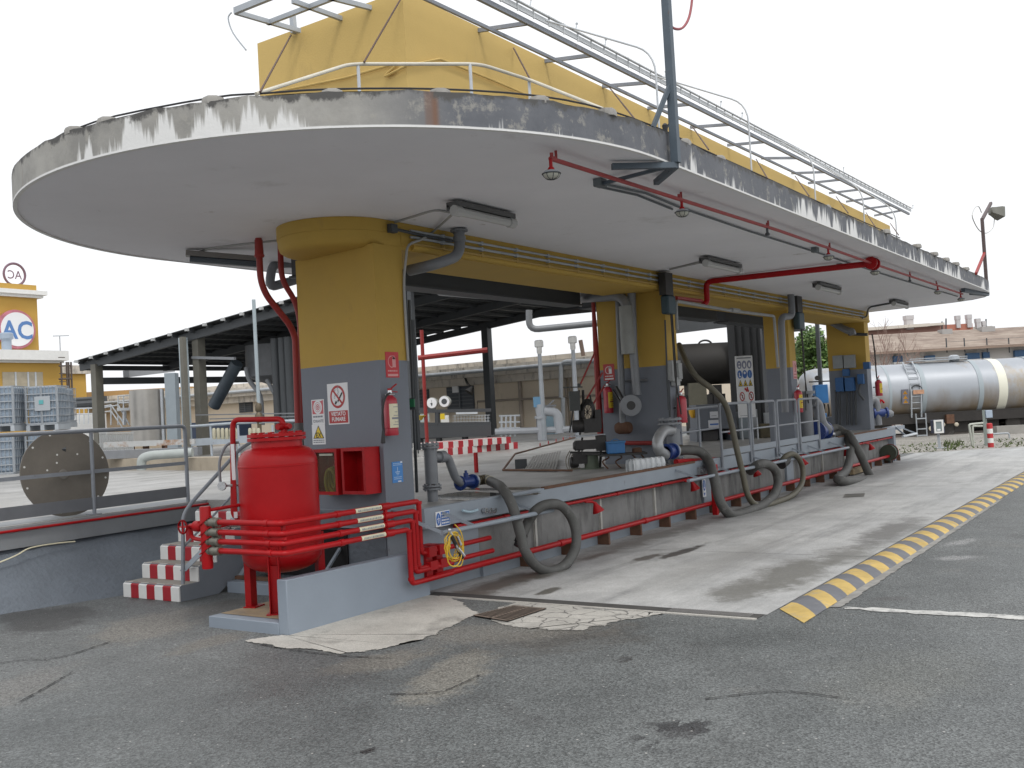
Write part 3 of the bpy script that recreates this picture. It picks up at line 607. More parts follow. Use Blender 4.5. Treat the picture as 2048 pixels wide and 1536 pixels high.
# ------------------------------------------------------------------ masts on the canopy edge
ms = thing('mast', 'tall blue-grey square mast clamped to the canopy edge by three angle arms', 'mast', (-.02, -2.94, ZC-.1))
mb0 = at(1352, 326, y=-2.95); 
b = MB(); b.obox((mb0.x, mb0.y, (mb0.z+6.7)/2), X_, Y_, Z_, .07, .07, 6.7-mb0.z); b.obox((mb0.x-.0, mb0.y, 7.0), X_, Y_, Z_, .055, .055, 1.2); b.build('pole', M_MAST, ms, bevel=.004)
b = MB(); b.bar(mb0+V(0, 0, -.02), at(1224, 333, z=ZC-.05), .05, .05); b.build('arm', M_MAST, ms)
b = MB(); b.bar(mb0+V(0, 0, -.02), at(1312, 365, z=ZC-.06), .05, .05); b.build('arm', M_MAST, ms)
b = MB(); b.bar(mb0+V(-.05, .05, -.03), at(1205, 367, z=ZC-.05), .03, .03); b.build('arm', M_MAST, ms)
b = MB(); b.bar(V(mb0.x, mb0.y, 4.62), at(1306, 255, z=ZT+.02), .035); b.build('brace', M_MAST, ms)
b = MB(); lp = [at(1341, 52, y=-2.95), at(1352, 58, y=-2.95), at(1366, 55, y=-2.95), at(1378, 35, y=-2.95), at(1384, 0, y=-2.95), at(1384, -40, y=-2.95)]
b.tube(catmull(lp, 4), .012, 6); b.build('cable_loop', mat('faded_red_cable', (.32, .08, .09), .6), ms)
b = MB(); q = at(1330, 252, y=-2.7); b.tube(catmull([V(mb0.x, mb0.y, 4.36), V(q.x+.1, q.y, 4.4), V(q.x, q.y, 4.3), V(q.x, q.y, ZT)], 4), .01, 5); b.lathe((q.x, q.y, 4.28), Z_, [(.02, 0), (.03, .08), (.01, .1)], 8); b.build('earth_clamp', M_CABLE, ms)
f2 = thing('floodlight_mast', 'slim rusty mast with a square floodlight bolted to the far corner of the canopy', 'floodlight', (17.5, -2.75, ZC))
fb = at(1974, 580, y=-2.75)
top = at(1964.5, 437, y=-2.75); top.x = fb.x; 
b = MB(); b.bar(fb+V(0, 0, -.12), V(fb.x, fb.y, top.z), .07); tp2 = at(1982, 406, y=-2.75); b.bar(V(fb.x, fb.y, top.z-.03), tp2, .06); b.build('pole', mat('rust_brown_mast', (.10, .075, .075), .6, var=.2, vscale=4), f2)
b = MB(); b.bar(V(fb.x, fb.y, 4.85), at(1952, 547, z=ZT), .05); b.build('brace', M_REDD, f2)
b = MB(); b.bar(fb+V(0, 0, -.1), at(1926, 580, z=ZC-.04), .08); b.bar(fb+V(0, 0, -.1), at(1942, 586, z=ZC-.04), .08); b.build('arm', M_MAST, f2)
hc = at(1990, 424, y=-2.75); nd = (CR*.94+CF*.2-CU*.18); nd = Vector(nd).normalized()
b = MB(); b.lathe(hc-nd*.14, nd, [(.10, 0), (.12, .08), (.18, .24), (.19, .32)], 4); b.bar(tp2+V(0, 0, -.2), hc-nd*.1, .05); hm = b.build('lamp_head', mat('olive_lamp', (.15, .15, .13), .5, var=.15, vscale=6), f2)
b = MB(); b.lathe(hc+nd*.185, nd, [(.165, 0), (.165, .012)], 4); b.build('lamp_glass', M_LEDW, hm)
b = MB(); b.tube(catmull([at(1989, 434, y=-2.7), at(1986, 455, y=-2.7), at(1973, 466, y=-2.7), at(1958, 460, y=-2.7), at(1945, 435, y=-2.7), at(1948, 418, y=-2.7), at(1957, 413, y=-2.7), at(1963, 425, y=-2.7)], 5), .012, 5); b.build('cable_loop', mat('pale_cable', (.55, .55, .54), .6), f2)
# ------------------------------------------------------------------ red sprinkler line and round lamps under the canopy
sp = thing('sprinkler_pipe', 'faded red pipe line with hooked hangers running under the canopy edge', 'pipe', (9, -1.9, ZC-.15))
ZS = 3.83; p0 = at(1100, 312, z=ZS+.02); p1 = at(1560, 462, z=ZS); p2 = at(1745, 527, z=ZS); p3 = at(1925, 588, z=ZS)
yS = p2.y
A0 = V(p0.x, p0.y, ZS); A1 = V(p3.x, p3.y, ZS)
M_REDF = mat('faded_red_pipe', (.36, .045, .045), .5, var=.15, vscale=5)
b = MB(); b.tube([A0, p1, p2, A1], .019, 9); b.build('pipe', M_REDF, sp)
def on_line(px):    # point of the line at that photo column
    P = [A0, p1, p2, A1]
    for i in range(3):
        a, c = P[i], P[i+1]
        def col(q): d = np.array(q)-CAM; return 1024+FPX*(d@CR)/(d@CF)
        ca, cc = col(a), col(c)
        if ca <= px <= cc+.01:
            t0, t1 = 0., 1.
            for _ in range(40):
                t = (t0+t1)/2
                if col(a+(c-a)*t) < px: t0 = t
                else: t1 = t
            return a+(c-a)*t0
    return A1 if px > 1900 else A0
for px in (1104, 1358, 1534, 1658, 1752, 1819, 1872, 1920):
    q = on_line(px+2); b = MB(); b.tube(elbow([q, q+V(.02, .0, .02), q+V(.10, .03, .02), q+V(.10, .03, ZC-ZS)], .02), .012, 7); b.tube([q+V(-.02, 0, -.01), q+V(-.02, 0, .05)], .016, 7); b.build('hanger', M_REDF, sp)
lampl = {1101: 'nearest round bulkhead lamp hanging at the start of the red pipe', 1363: 'second round bulkhead lamp from the near end of the red pipe', 1534: 'small third lamp holder on the red pipe, before the thick branch', 1656: 'round lamp on the red pipe just left of its thick branch', 1749: 'round lamp hanging below the red junction of the thick branch', 1819: 'first lamp holder beyond the red junction', 1875: 'second last round lamp towards the far canopy corner', 1921: 'last round lamp near the far canopy corner'}
for px, full in ((1101, 1), (1363, 1), (1534, 0), (1656, 1), (1749, 1), (1819, 0), (1875, 1), (1921, 1)):
    q = on_line(px); k_ = .56; t = thing('round_lamp', lampl[px], 'lamp', q+V(0, 0, -.3), 'round lamps under the red pipe')
    b = MB(); b.tube([q, q+V(0, 0, -.07)], .015, 8); b.lathe(q+V(0, 0, -.07), -Z_, [(.02, 0), (.028, .012), (.028, .03)], 10); b.build('stem', M_REDP if full else M_GRYD, t)
    if full:
        b = MB(); b.lathe(q+V(0, 0, -.09), -Z_, [(.022, 0), (.056, .011), (.07, .028), (.073, .034)], 16); b.build('cap', M_GALV, t)
        b = MB(); b.lathe(q+V(0, 0, -.124), -Z_, [(.07, 0), (.067, .018), (.05, .036), (.02, .045)], 16); gl = b.build('glass', M_LEDW, t)
        b = MB()
        for a in range(4): b.tube([q+V(.072*math.cos(a*math.pi/4)*math.cos(s), .072*math.sin(a*math.pi/4)*math.cos(s), -.124-.049*math.sin(s)) for s in [math.pi*k/10 for k in range(11)]], .003, 4)
        b.tube([q+V(.074*math.cos(a), .074*math.sin(a), -.124) for a in [k*2*math.pi/20 for k in range(20)]], .005, 5, closed=True); b.build('guard', M_GRYD, t)
jn = p2
br = thing('branch_pipe', 'thick dark red branch pipe running from the junction back to the yellow beam', 'pipe', jn+V(0, 1, -.1))
e0 = at(1484, 577, y=.30); e1_ = at(1474, 612, y=.30)
b = MB(); b.tube(elbow([jn, V(jn.x-.05, .30, e0.z), V(jn.x-.05, .30, e0.z-.35), V(jn.x-.15, .33, e0.z-.4)], .12), .05, 10); b.build('pipe', M_REDP, br)
b = MB(); b.flange(jn+V(-.12, 0, 0), X_, .10, .04, 0, 6, 12); b.flange(jn+V(.07, 0, 0), X_, .10, .04, 0, 6, 12); b.build('flange', M_REDP, br)
b = MB(); ra = at(1352, 596, y=.36); rb = at(1470, 612, y=.36); b.tube([ra, V(jn.x-.15, .36, rb.z)], .035, 9); b.build('feed_pipe', M_REDF, br)
b = MB(); gp = [at(1354, 660, y=.30), at(1352, 602, y=.30), at(1460, 621, y=.30), at(1548, 632, y=.30), at(1556, 735, y=.30)]; b.tube(elbow(gp, .08), .028, 8)
q = at(1470, 621, y=.30); b.lathe(q+V(-.18, 0, .0), X_, [(.045, 0), (.045, .36)], 10); tag(b.build('vent_pipe', mat('pale_grey_pipe', (.30, .31, .31), .5, var=.1, vscale=5)), 'thin pale grey pipe bent down at both ends between the second and third pillars', 'pipe')
# dark thin conduit beside the red pipe, with its box
b = MB(); c0 = at(1205, 367, z=ZC-.02); pts = [c0, at(1290, 386, z=ZC-.02), at(1360, 415, z=ZC-.02), at(1500, 463, z=ZC-.02), at(1640, 507, z=ZC-.02), at(1780, 553, z=ZC-.02), at(1915, 593, z=ZC-.02)]
b.tube(pts, .012, 6); b.tube([p+V(.02, .1, 0) for p in pts[:3]], .012, 6)
for px, py in ((1200, 366), (1630, 500), (1680, 532)): q = at(px, py, z=ZC-.04); b.obox(q, X_, Y_, Z_, .12, .08, .07)
tag(b.build('soffit_conduit', mat('blue_grey_conduit', (.12, .14, .15), .5)), 'thin blue-grey conduit with junction boxes fixed to the soffit beside the red pipe', 'conduit')
# ------------------------------------------------------------------ fluorescent fittings
fl = [((905, 418), (1040, 440), 'near fluorescent fitting above the first pillar, on the soffit'), ((1408, 524), (1479, 539), 'fluorescent fitting on the soffit left of the red branch pipe'), ((1633, 573), (1675, 583), 'fluorescent fitting on the soffit beyond the third pillar'), ((1785, 606), (1812, 612), 'farthest fluorescent fitting, over the last pillar')]
for (a, c, l) in fl:
    p, q = at(*a, z=ZC-.10), at(*c, z=ZC-.10); q.y = p.y; t = thing('tube_light', l, 'lamp', (p+q)/2, 'fluorescent fittings on the soffit')
    b = MB(); b.bar(p+V(0, 0, .05), q+V(0, 0, .05), .15, .05); b.bar(p+V(0, .06, .02), q+V(0, .06, .02), .03, .06); b.box(p.x+.15, p.x+.2, p.y-.03, p.y+.03, p.z+.05, ZC); b.box(q.x-.2, q.x-.15, p.y-.03, p.y+.03, p.z+.05, ZC); b.build('housing', mat('lamp_housing', (.10, .10, .10), .5), t)
    b = MB(); b.tube([p+V(.05, -.03, -.02), q+V(-.05, -.03, -.02)], .045, 9); b.lathe(p+V(-.02, -.03, -.02), X_, [(.055, 0), (.055, .1)], 9); b.lathe(q+V(-.08, -.03, -.02), X_, [(.055, 0), (.055, .1)], 9); b.build('tube', mat('tube_cover', (.45, .45, .44), .35), t)
p, q = at(372, 512, z=ZC-.08), at(520, 524, z=ZC-.16)
t = thing('tube_light', 'fluorescent fitting on the back canopy edge left of the first pillar', 'lamp', (p+q)/2, 'fluorescent fittings on the soffit')
b = MB(); b.bar(p+V(0, 0, .03), q+V(0, 0, .03), .15, .06); b.build('housing', mat('lamp_housing2', (.20, .19, .18), .5), t); b = MB(); b.tube([p+V(.04, -.02, -.03), q+V(-.04, -.02, -.03)], .045, 9); b.build('tube', M_GLASS, t)
# cables along soffit and beam
def cable(name, pts, r, m, label, k=4, cat='cable'):
    b = MB(); b.tube(catmull(pts, k), r, 6); return tag(b.build(name, m), label, cat)
cable('lamp_cable', [at(915, 420, z=ZC-.05), at(898, 424, z=ZC-.02), at(870, 421, z=ZC-.01), at(830, 432, z=ZC-.01), at(785, 446, z=ZC-.01)], .014, M_CABW, 'pale cable from the near tube light to the first pillar head')
cable('lamp_cable', [at(910, 424, z=ZC-.07), at(870, 460, y=.36), at(845, 478, y=.36), at(818, 490, y=.36), at(812, 515, y=.36), at(808, 565, y=.40), at(811, 640, y=.40), at(816, 722, y=.40)], .014, M_CABW, 'pale cable dropping down the right edge of the first pillar')
cable('lamp_cable', [at(395, 505, z=ZC-.03), at(425, 496, z=ZC-.01), at(480, 489, z=ZC-.01), at(555, 481, z=ZC-.01)], .014, M_CABW, 'cable from the back tube light to the pillar head')
cable('lamp_cable', [at(1418, 522, z=ZC-.06), at(1395, 526, z=ZC-.02), at(1340, 538, z=ZC-.01)], .018, M_CABW, 'cable from the second tube light to the yellow beam')
cable('lamp_cable', [at(1790, 605, z=ZC-.03), at(1756, 611, z=ZC-.03), at(1738, 616, z=ZC-.05), at(1733, 632, y=.38), at(1724, 636, y=.38)], .022, M_GRYD, 'dark conduit bending from the last tube light to the beam end')
cable('lamp_cable', [at(1744, 668, y=.38), at(1749, 700, y=.38), at(1752, 740, y=.38), at(1756, 780, y=.38)], .018, M_CABLE, 'dark cable hanging down the edge of the last pillar')
for k, (ya, yb_, r) in enumerate(((.03, .0, .014), (.10, 0, .016), (.17, 0, .014))):
    zz = ZC-ya-.05
    b = MB(); b.tube([(.25, .39, zz), (6.5, .39, zz), (12.4, .39, zz), (18.3, .39, zz)], r, 7)
    for i in range(24): b.box(.8+i*.75, .84+i*.75, .375, .42, zz-.022, zz+.022)
    tag(b.build('beam_conduit', M_GALV if k != 2 else mat('yellow_conduit', (.42, .28, .08), .55)), ['upper grey conduit clipped along the yellow beam', 'middle grey conduit clipped along the yellow beam', 'yellow painted conduit low along the beam'][k], 'conduit')
q = at(785, 457, y=.38); b = MB(); b.tube([q, at(850, 472, y=.38), at(905, 482, y=.38)], .018, 7); b.obox(q, X_, Y_, Z_, .1, .06, .09); tag(b.build('junction_box', M_GRYD), 'dark junction box with a short conduit at the first pillar head', 'junction box')
# drain elbow from the soffit to the pillar
b = MB(); q = at(918, 462, y=.22); b.tube(elbow([V(q.x, .22, ZC), V(q.x, .22, at(916, 510, y=.22).z), at(870, 529, y=.28), at(818, 541, y=.62)], .16), .062, 14); b.flange((q.x, .22, ZC-.02), -Z_, .10, .02, 0, 4); b.lathe((q.x, .22, at(918, 478, y=.22).z), Z_, [(.072, -.03), (.072, .03)], 14)
tag(b.build('drain_elbow', M_PIPEG), 'grey elbow drain pipe hanging from the soffit right of the first pillar', 'pipe')
# second drain elbow at third pillar
b = MB(); q = at(1582, 595, y=.25); b.tube(elbow([V(q.x, .25, ZC), V(q.x, .25, at(1582, 632, y=.25).z), at(1562, 634, y=.3), V(at(1562, 634, y=.3).x-.02, .33, 1.5)], .15), .07, 12); tag(b.build('downpipe', M_PIPEG), 'grey downpipe stepping from the soffit to the face of the third pillar', 'pipe')
for px, py, l, s in ((1337, 610, 'dark green-blue box clamped at the second pillar head', .30), (1598, 642, 'dark green-blue box clamped at the third pillar head', .36)):
    q = at(px, py, y=.30); t = thing('pulley_box', l, 'winch', q); b = MB(); b.obox(q, X_, Y_, Z_, s, .14, s); b.build('housing', mat('petrol_blue', (.03, .06, .075), .5, var=.2, vscale=6), t, bevel=.03)
    b = MB(); b.obox(q+V(-.05, 0, s*1.1), X_, Y_, Z_, s*.9, .12, s*1.2); b.obox(q+V(.03, 0, s*2.), X_, Y_, Z_, s*1.5, .1, .06); b.lathe(q+V(-s*.3, -.05, s*.9), Y_, [(.09, 0), (.09, .1)], 12); b.build('bracket', M_DARKM, t)
    b = MB(); b.tube([q+V(-.02, -.04, -s*.4), q+V(-.02, -.05, -1.15), q+V(.1, -.06, -1.75)], .012, 6); b.tube([q+V(.03, -.04, -s*.4), q+V(.03, -.05, -1.1), q+V(-.1, -.06, -1.9)], .010, 6); b.build('rope', M_DARKM, t)
# ------------------------------------------------------------------ loading platform front
pf = thing('loading_platform', 'raised concrete loading platform with grey steel edge beam and stained panels along the lane', 'platform', (9, .1, 0))
b = MB(); b.box(-.275, 19.06, -.03, .019, .665, .872); b.box(-.275, 19.06, .0191, .06, .845, .872); b.build('edge_beam', M_GRYB, pf, bevel=.004)
for xa, xb_ in ((2.0, 6.4), (14.0, 18.2)): b = MB(); b.box(xa, xb_, -.036, .018, .855, .888); b.build('kick_angle', M_RUST, pf)
b = MB(); b.box(-.27, -.20, .0191, 2.36, .66, .856); b.build('end_beam', M_GRYB, pf)
b = MB(); b.box(-.16, .80, .10, .6, -.05, .68); b.build('end_pier', M_GRYB, pf)
b = MB(); b.box(-.17, .09, .601, 2.34, -.05, .68); b.build('end_wall', M_ROUGH, pf)
xs_ = [.80]+[at(px, 1050, y=.13).x for px in (1068, 1200, 1310)]+[at(1403, 990, y=.13).x, at(1426, 985, y=.13).x]+[at(px, 950, y=.13).x for px in (1500, 1570, 1584, 1645, 1690, 1740)]+[18.85]
for i in range(len(xs_)-1):
    pil = i in (4, 7)
    b = MB(); b.box(xs_[i]+.006, xs_[i+1]-.006, .13 if not pil else .09, .5, -.05, .679); b.build('panel' if not pil else 'pilaster', M_GRYB if pil else M_PANEL, pf)
for x in xs_[1:4]+xs_[8:11]: b = MB(); b.box(x-.022, x+.022, .10, .13, .12, .66); b.build('cover_strip', mat('pale_strip', (.40, .39, .36), .6, var=.2, vscale=5), pf)
b = MB(); b.box(.8, 18.9, .06, .129, -.05, .13); b.build('plinth', M_GRYB, pf)
b = MB(); b.box(18.86, 19.06, -.02, .3, -.05, .664); b.box(19.0, 19.06, .3, 7.5, -.05, .664); b.build('end_post', M_GRYB, pf)
# pipes along the front
lp = thing('low_fire_pipe', 'long red fire pipe low along the platform front on rusty brackets', 'pipe', (9, -.09, 0))
b = MB(); b.tube([(-.23, -.09, .185), (18.7, -.09, .185)], .034, 12)
for px in (1045, 1118, 1290, 1500): x = at(px, 1080, y=-.09).x; b.lathe((x, -.09, .185), X_, [(.042, 0), (.042, .09)], 12)
b.build('pipe', M_REDP, lp)
for k in range(20):
    x = 1.55+k*.92; b = MB(); b.box(x-.02, x+.02, -.11, .06, 0, .155); b.build('bracket', M_RUST, lp)
up = thing('sprinkler_line', 'thin red sprinkler pipe with flared nozzles tucked under the platform edge beam', 'pipe', (9, .05, .6))
b = MB(); b.tube([(.35, .03, .618), (18.8, .03, .618)], .022, 10)
for k in range(14): x = 1.2+k*1.35; b.lathe((x, .03, .618), X_, [(.029, 0), (.029, .07)], 10)
b.lathe((.30, .03, .618), X_, [(.035, 0), (.035, .08)], 10)
b.build('pipe', M_REDP, up)
for px, py in ((1190, 1018), (1385, 976), (1510, 947), (1605, 922), (1690, 905), (1740, 893)):
    q = at(px, py, y=-.02); x = q.x; b = MB(); b.tube([(x-.16, .03, .60), (x-.03, .0, .585), (x, -.02, .565)], .017, 8); b.lathe((x, -.02, .575), V(.25, -.25, -1), [(.02, 0), (.03, .03), (.075, .12), (.08, .135)], 14); b.build('nozzle', M_REDP, up)
# hose rests
def rest(px0, px1, label, braces):
    p, q = at(*px0, y=-.36), at(*px1, y=-.36); z = (p.z+q.z)/2; p.z = q.z = z
    t = thing('hose_rest', label, 'hose rest', (p+q)/2, 'hose rests on the platform edge')
    b = MB(); b.tube([p, q], .026, 10); b.build('tube', M_GRYB, t)
    for f in braces:
        c = p+(q-p)*f; b = MB(); b.bar(c, V(c.x-.12, -.03, .80), .03, .03); b.build('brace', M_GRYB, t)
rest((884, 1070), (1105, 1017), 'near grey tubular hose rest braced out from the platform edge under the first hose', (.01, .27, .86))
rest((1377, 969), (1600, 909), 'middle grey tubular hose rest under the two looped hoses', (.08, .33, .7, .95))
rest((1602, 914), (1697, 896), 'far grey tubular hose rest beside the farthest hose', (.2, .5, .95))
p = at(1818, 873, y=.1); t = thing('hose_rest', 'short hose rest bracket at the far end of the platform', 'hose rest', (19.5, 0, .7), 'hose rests on the platform edge')
b = MB(); b.tube([(19.06, -.2, .62), (20.6, -.2, .62)], .03, 8); b.build('tube', M_RAILW, t); b = MB(); b.bar((20.4, .25, .86), (20.6, -.2, .62), .04); b.bar((19.4, .05, .86), (19.4, -.2, .62), .04); b.build('brace', M_GRYB, t); b = MB(); b.box(19.06, 20.4, .05, .3, .78, .87); b.build('plate', M_GRYB, t)
# warning plate with the earth symbol, small fittings on the beam
def plate(name, o, u, v, w_, h_, mats, label, cat, draw, group=None, th=.004):
    """thin sign: o centre, u right, v up"""
    u = Vector(u).normalized(); v = Vector(v).normalized(); n = u.cross(v); b = MB(); b.obox(Vector(o)+n*th/2, u, v, n, w_, h_, th, 0)
    F = lambda x, y, e=.0012: Vector(o)+u*(x*w_)+v*(y*h_)+n*(th+e)
    draw(b, F, u, v, n, w_, h_); return tag(b.build(name, mats), label, cat, group)
def rect(b, F, x0, x1, y0, y1, m, e=.0012): b.add([F(x0, y0, e), F(x1, y0, e), F(x1, y1, e), F(x0, y1, e)], [(0, 1, 2, 3)], m)
def disc(b, F, cx, cy, rx, ry, m, e=.0012, n=26): b.add([F(cx+rx*math.cos(2*math.pi*i/n), cy+ry*math.sin(2*math.pi*i/n), e) for i in range(n)], [tuple(range(n))], m)
def ring(b, F, cx, cy, rx, ry, k, m, e=.0012, n=26):
    vs = [F(cx+rx*s*math.cos(2*math.pi*i/n), cy+ry*s*math.sin(2*math.pi*i/n), e) for s in (1, k) for i in range(n)]
    b.add(vs, [(i, (i+1) % n, n+(i+1) % n, n+i) for i in range(n)], m)
def lines(b, F, x0, x1, y0, y1, k, m, seed=0, e=.0014):
    """rows of print too small to read"""
    rn = random.Random(seed); h = (y1-y0)/k
    for i in range(k):
        y = y1-h*(i+.75); x = x0
        while x < x1-.02:
            l = min(rn.uniform(.05, .16)*(x1-x0)*1.6, x1-x); rect(b, F, x, x+l, y, y+h*.5, m, e); x += l+.03*(x1-x0)
q = (at(866, 1040, y=-.034)+at(904, 1034, y=-.034))/2
def d_earth(b, F, u, v, n, w_, h_):
    rect(b, F, -.14, .48, -.45, .45, 1); disc(b, F, -.32, 0, .155, .42, 1)
    rect(b, F, -.328, -.312, .03, .3, 2, .002)
    for y, h in ((.03, .1), (-.1, .065), (-.22, .035)): rect(b, F, -.32-h, -.32+h, y-.035, y+.02, 2, .002)
    lines(b, F, -.09, .43, -.4, .38, 4, 2, 3, .002)
plate('earthing_sign', q, X_, Z_, .235, .155, [M_SIGNW, M_SIGNB, M_SIGNW], 'small blue and white earthing notice on the platform edge beam', 'sign', d_earth)
t = thing('pipe_stubs', 'three small steel coupling ends with a pale blue lever on the edge beam', 'coupling', at(985, 1022, y=-.05))
b = MB()
for px in (966, 975, 984): q = at(px, 1021, y=-.04); b.lathe(q, -Y_, [(.024, 0), (.03, .02), (.03, .05), (.022, .05), (.022, .02)], 12)
b.build('coupling', M_STEEL, t); b = MB(); b.tube(catmull([at(925, 1021, y=-.07), at(940, 1024, y=-.08), at(955, 1020, y=-.06)], 3), .014, 7); b.build('lever', mat('pale_blue_lever', (.35, .48, .55), .5), t)
t = thing('pipe_stubs', 'cluster of dark coupling ends on the edge beam behind the second hose', 'coupling', at(1405, 940, y=-.05))
b = MB(); q = at(1408, 940, y=-.04); b.obox(q, X_, Y_, Z_, .5, .05, .12)
for k in range(4): b.lathe(q+V(-.18+k*.12, 0, 0), -Y_, [(.03, 0), (.036, .02), (.036, .06), (.02, .06)], 10)
b.build('coupling', M_PIPEG, t)
# pilaster sticker
q = at(1408, 975, y=.088)
def d_st(b, F, u, v, n, w_, h_): disc(b, F, 0, .12, .42, .3, 1); rect(b, F, -.05, .05, .0, .32, 0, .002); rect(b, F, -.2, .2, -.05, .0, 0, .002); b.add([F(-.3, -.28), F(0, -.48), F(.3, -.28)], [(0, 1, 2)], 1)
plate('earthing_sticker', q, X_, Z_, .13, .30, [M_SIGNW, M_SIGNB], 'small blue earth symbol sticker on the grey pilaster under the second hose', 'sign', d_st)
# red upright beside second hose
b = MB(); x = at(1429, 985, y=-.16).x; b.box(x-.04, x+.04, -.2, -.12, 0, .70); b.box(x-.05, x+.07, -.21, -.05, .70, .80); tag(b.build('red_post', M_REDP, bevel=.006), 'short red square post standing on the lane before the grey pilaster', 'post')
# yellow earthing cable coil with clamp on the first rest
t = thing('earth_reel', 'coiled yellow earthing cable with a steel clamp hanging from the hose rest', 'cable', at(912, 1090, y=-.42))
b = MB(); c = at(906, 1095, y=-.42); rn = random.Random(2)
for k in range(7):
    rx, rz = rn.uniform(.06, .11), rn.uniform(.12, .16); ox, oz_ = rn.uniform(-.03, .05), rn.uniform(-.03, .03)
    b.tube([c+V(ox+rx*math.cos(a), rn.uniform(-.015, .015)+.01*k-.03, oz_+rz*math.sin(a)) for a in [i*2*math.pi/18 for i in range(18)]], .006, 5, closed=True)
b.tube(catmull([c+V(.05, 0, .22), c+V(.15, 0, .12), c+V(.17, 0, -.05), c+V(.12, 0, -.19), c+V(.0, 0, -.18)], 5), .006, 5); b.build('coil', M_WIREY, t)
b = MB(); a0, a1, a2 = at(899, 1060, y=-.44), at(915, 1096, y=-.46), at(928, 1112, y=-.46); b.tube([a0, a1], .012, 8); b.tube([a1, a2], .018, 8); b.tube([at(914, 1072, y=-.45), at(922, 1090, y=-.46)], .014, 8); b.ball(a0, .02, 0, 8); b.build('clamp', M_STEEL, t)
b = MB(); b.tube([at(903, 1072, y=-.45), at(925, 1116, y=-.45)], .02, 7); b.build('grip', M_BLK, t)
# ------------------------------------------------------------------ valves and hoses
def hose(pts, r, m, name, label, loc=None, extra=None, k=7, wob=0):
    P = catmull(pts, k); t = thing(name, label, 'hose', P[len(P)//2] if loc is None else loc)
    b = MB(); b.tube(P, r, 14); b.build('tube', m, t); return t, P
YV = .62
def VP(px, py, dy=0): return at(px, py, y=YV+dy)
v1 = thing('valve_stack', 'near grey upright filter pipe with flanges, elbow and blue flanged valve on the platform corner', 'valve', (VP(863, 1000).x, YV, ZD))
c = VP(863, 950); x = c.x; zt, zb = VP(863, 884).z, ZD
b = MB(); b.lathe((x, YV, zb), Z_, [(.062, 0), (.062, .14)], 20); z1 = VP(863, 975).z; z2 = VP(863, 893).z
b.lathe((x, YV, z1+.04), Z_, [(.074, 0), (.074, z2-z1-.06)], 20); b.build('body', M_PIPEG, v1)
b = MB(); b.flange((x, YV, z1-.025), Z_, .108, .022, 0, 8); b.flange((x, YV, z1+.008), Z_, .108, .022, 0, 8); b.build('flange', M_PIPEG, v1); b = MB(); b.flange((x, YV, z2-.02), Z_, .105, .025, 0, 8); b.flange((x, YV, z2+.012), Z_, .105, .025, 0, 8); b.build('flange', M_PIPEG, v1)
b = MB(); E = [VP(868, 914), VP(896, 914), VP(903, 935), VP(912, 958), VP(924, 966, -.02)]; b.tube(elbow(E, .09), .05, 14); b.lathe(VP(878, 914), X_, [(.07, 0), (.07, .09)], 16); b.build('elbow', M_PIPEG, v1)
va, vb = VP(919, 964), VP(946, 965); va.z = vb.z = (va.z+vb.z)/2
b = MB(); dv = X_; L_ = (vb-va).length; b.flange(va, dv, .088, .022, 0, 8); b.flange(va+dv*(L_-.02), dv, .088, .022, 0, 8); b.lathe(va, dv, [(.06, .02), (.068, L_*.3), (.055, L_*.5), (.068, L_*.7), (.06, L_)], 18); b.lathe(va+dv*L_*.5, Z_, [(.03, .04), (.03, .11), (.016, .115), (.016, .14)], 10); b.build('valve_body', M_BLUEV, v1)
b = MB(); b.flange(va+dv*(L_+.003), dv, .088, .03, 0, 8); b.build('flange', M_GALV, v1)
cp = va+dv*(L_+.035)
b = MB(); b.lathe(cp, dv, [(.05, 0), (.05, .10), (.058, .10), (.058, .20), (.05, .2)], 16)
for k in range(5): b.lathe(cp+dv*(.02+.04*k), dv, [(.055, 0), (.06, .008), (.055, .016)], 16)
b.build('hose_coupling', mat('dark_brass_fitting', (.10, .085, .055), .45, metal=.4, var=.3, vscale=9), v1)
h0 = cp+dv*.17
def hp(px, py, y): return at(px, py, y=y)
t, P = hose([h0, h0+X_*.06, hp(993, 968, .25), hp(1004, 976, -.02), hp(1018, 997, -.16), hp(1029, 1024, -.24), hp(1040, 1065, -.33), hp(1051, 1103, -.42), hp(1074, 1133, -.47), hp(1102, 1142, -.52), hp(1130, 1130, -.56), hp(1150, 1098, -.55), hp(1152, 1065, -.52), hp(1142, 1034, -.48), hp(1123, 1012, -.45), hp(1098, 1008, -.44), hp(1074, 1019, -.36), hp(1057, 1043, -.24), hp(1044, 1072, -.20)],
      .058, M_HOSE, 'loading_hose', 'nearest thick grey rubber hose, looped over the hose rest beside the blue valve')
e = P[-1]; d_ = (P[-1]-P[-4]).normalized(); b = MB(); b.lathe(e-d_*.02, d_, [(.064, 0), (.064, .10), (.05, .10), (.05, .15)], 14); b.lathe(e+d_*.08, V(-.6, -.6, .4), [(.02, 0), (.02, .11)], 8); b.build('end_coupling', M_DARKM, t)
b = MB()
for i in (8, 10): b.lathe(P[i], (P[i+1]-P[i-1]), [(.061, -.012), (.061, .012)], 14)
b.build('hose_clip', mat('cream_wire', (.45, .40, .25), .5), t)
Y2 = .30
v2 = thing('valve_stack', 'grey upright pipe with a curved swan-neck and blue valve before the second pillar', 'valve', (at(1350, 930, y=Y2).x, Y2, ZD))
x = at(1350, 930, y=Y2).x; zt = at(1350, 858, y=Y2).z
b = MB(); b.lathe((x, Y2, ZD), Z_, [(.11, 0), (.11, zt-ZD)], 18); b.build('body', M_PIPEG, v2)
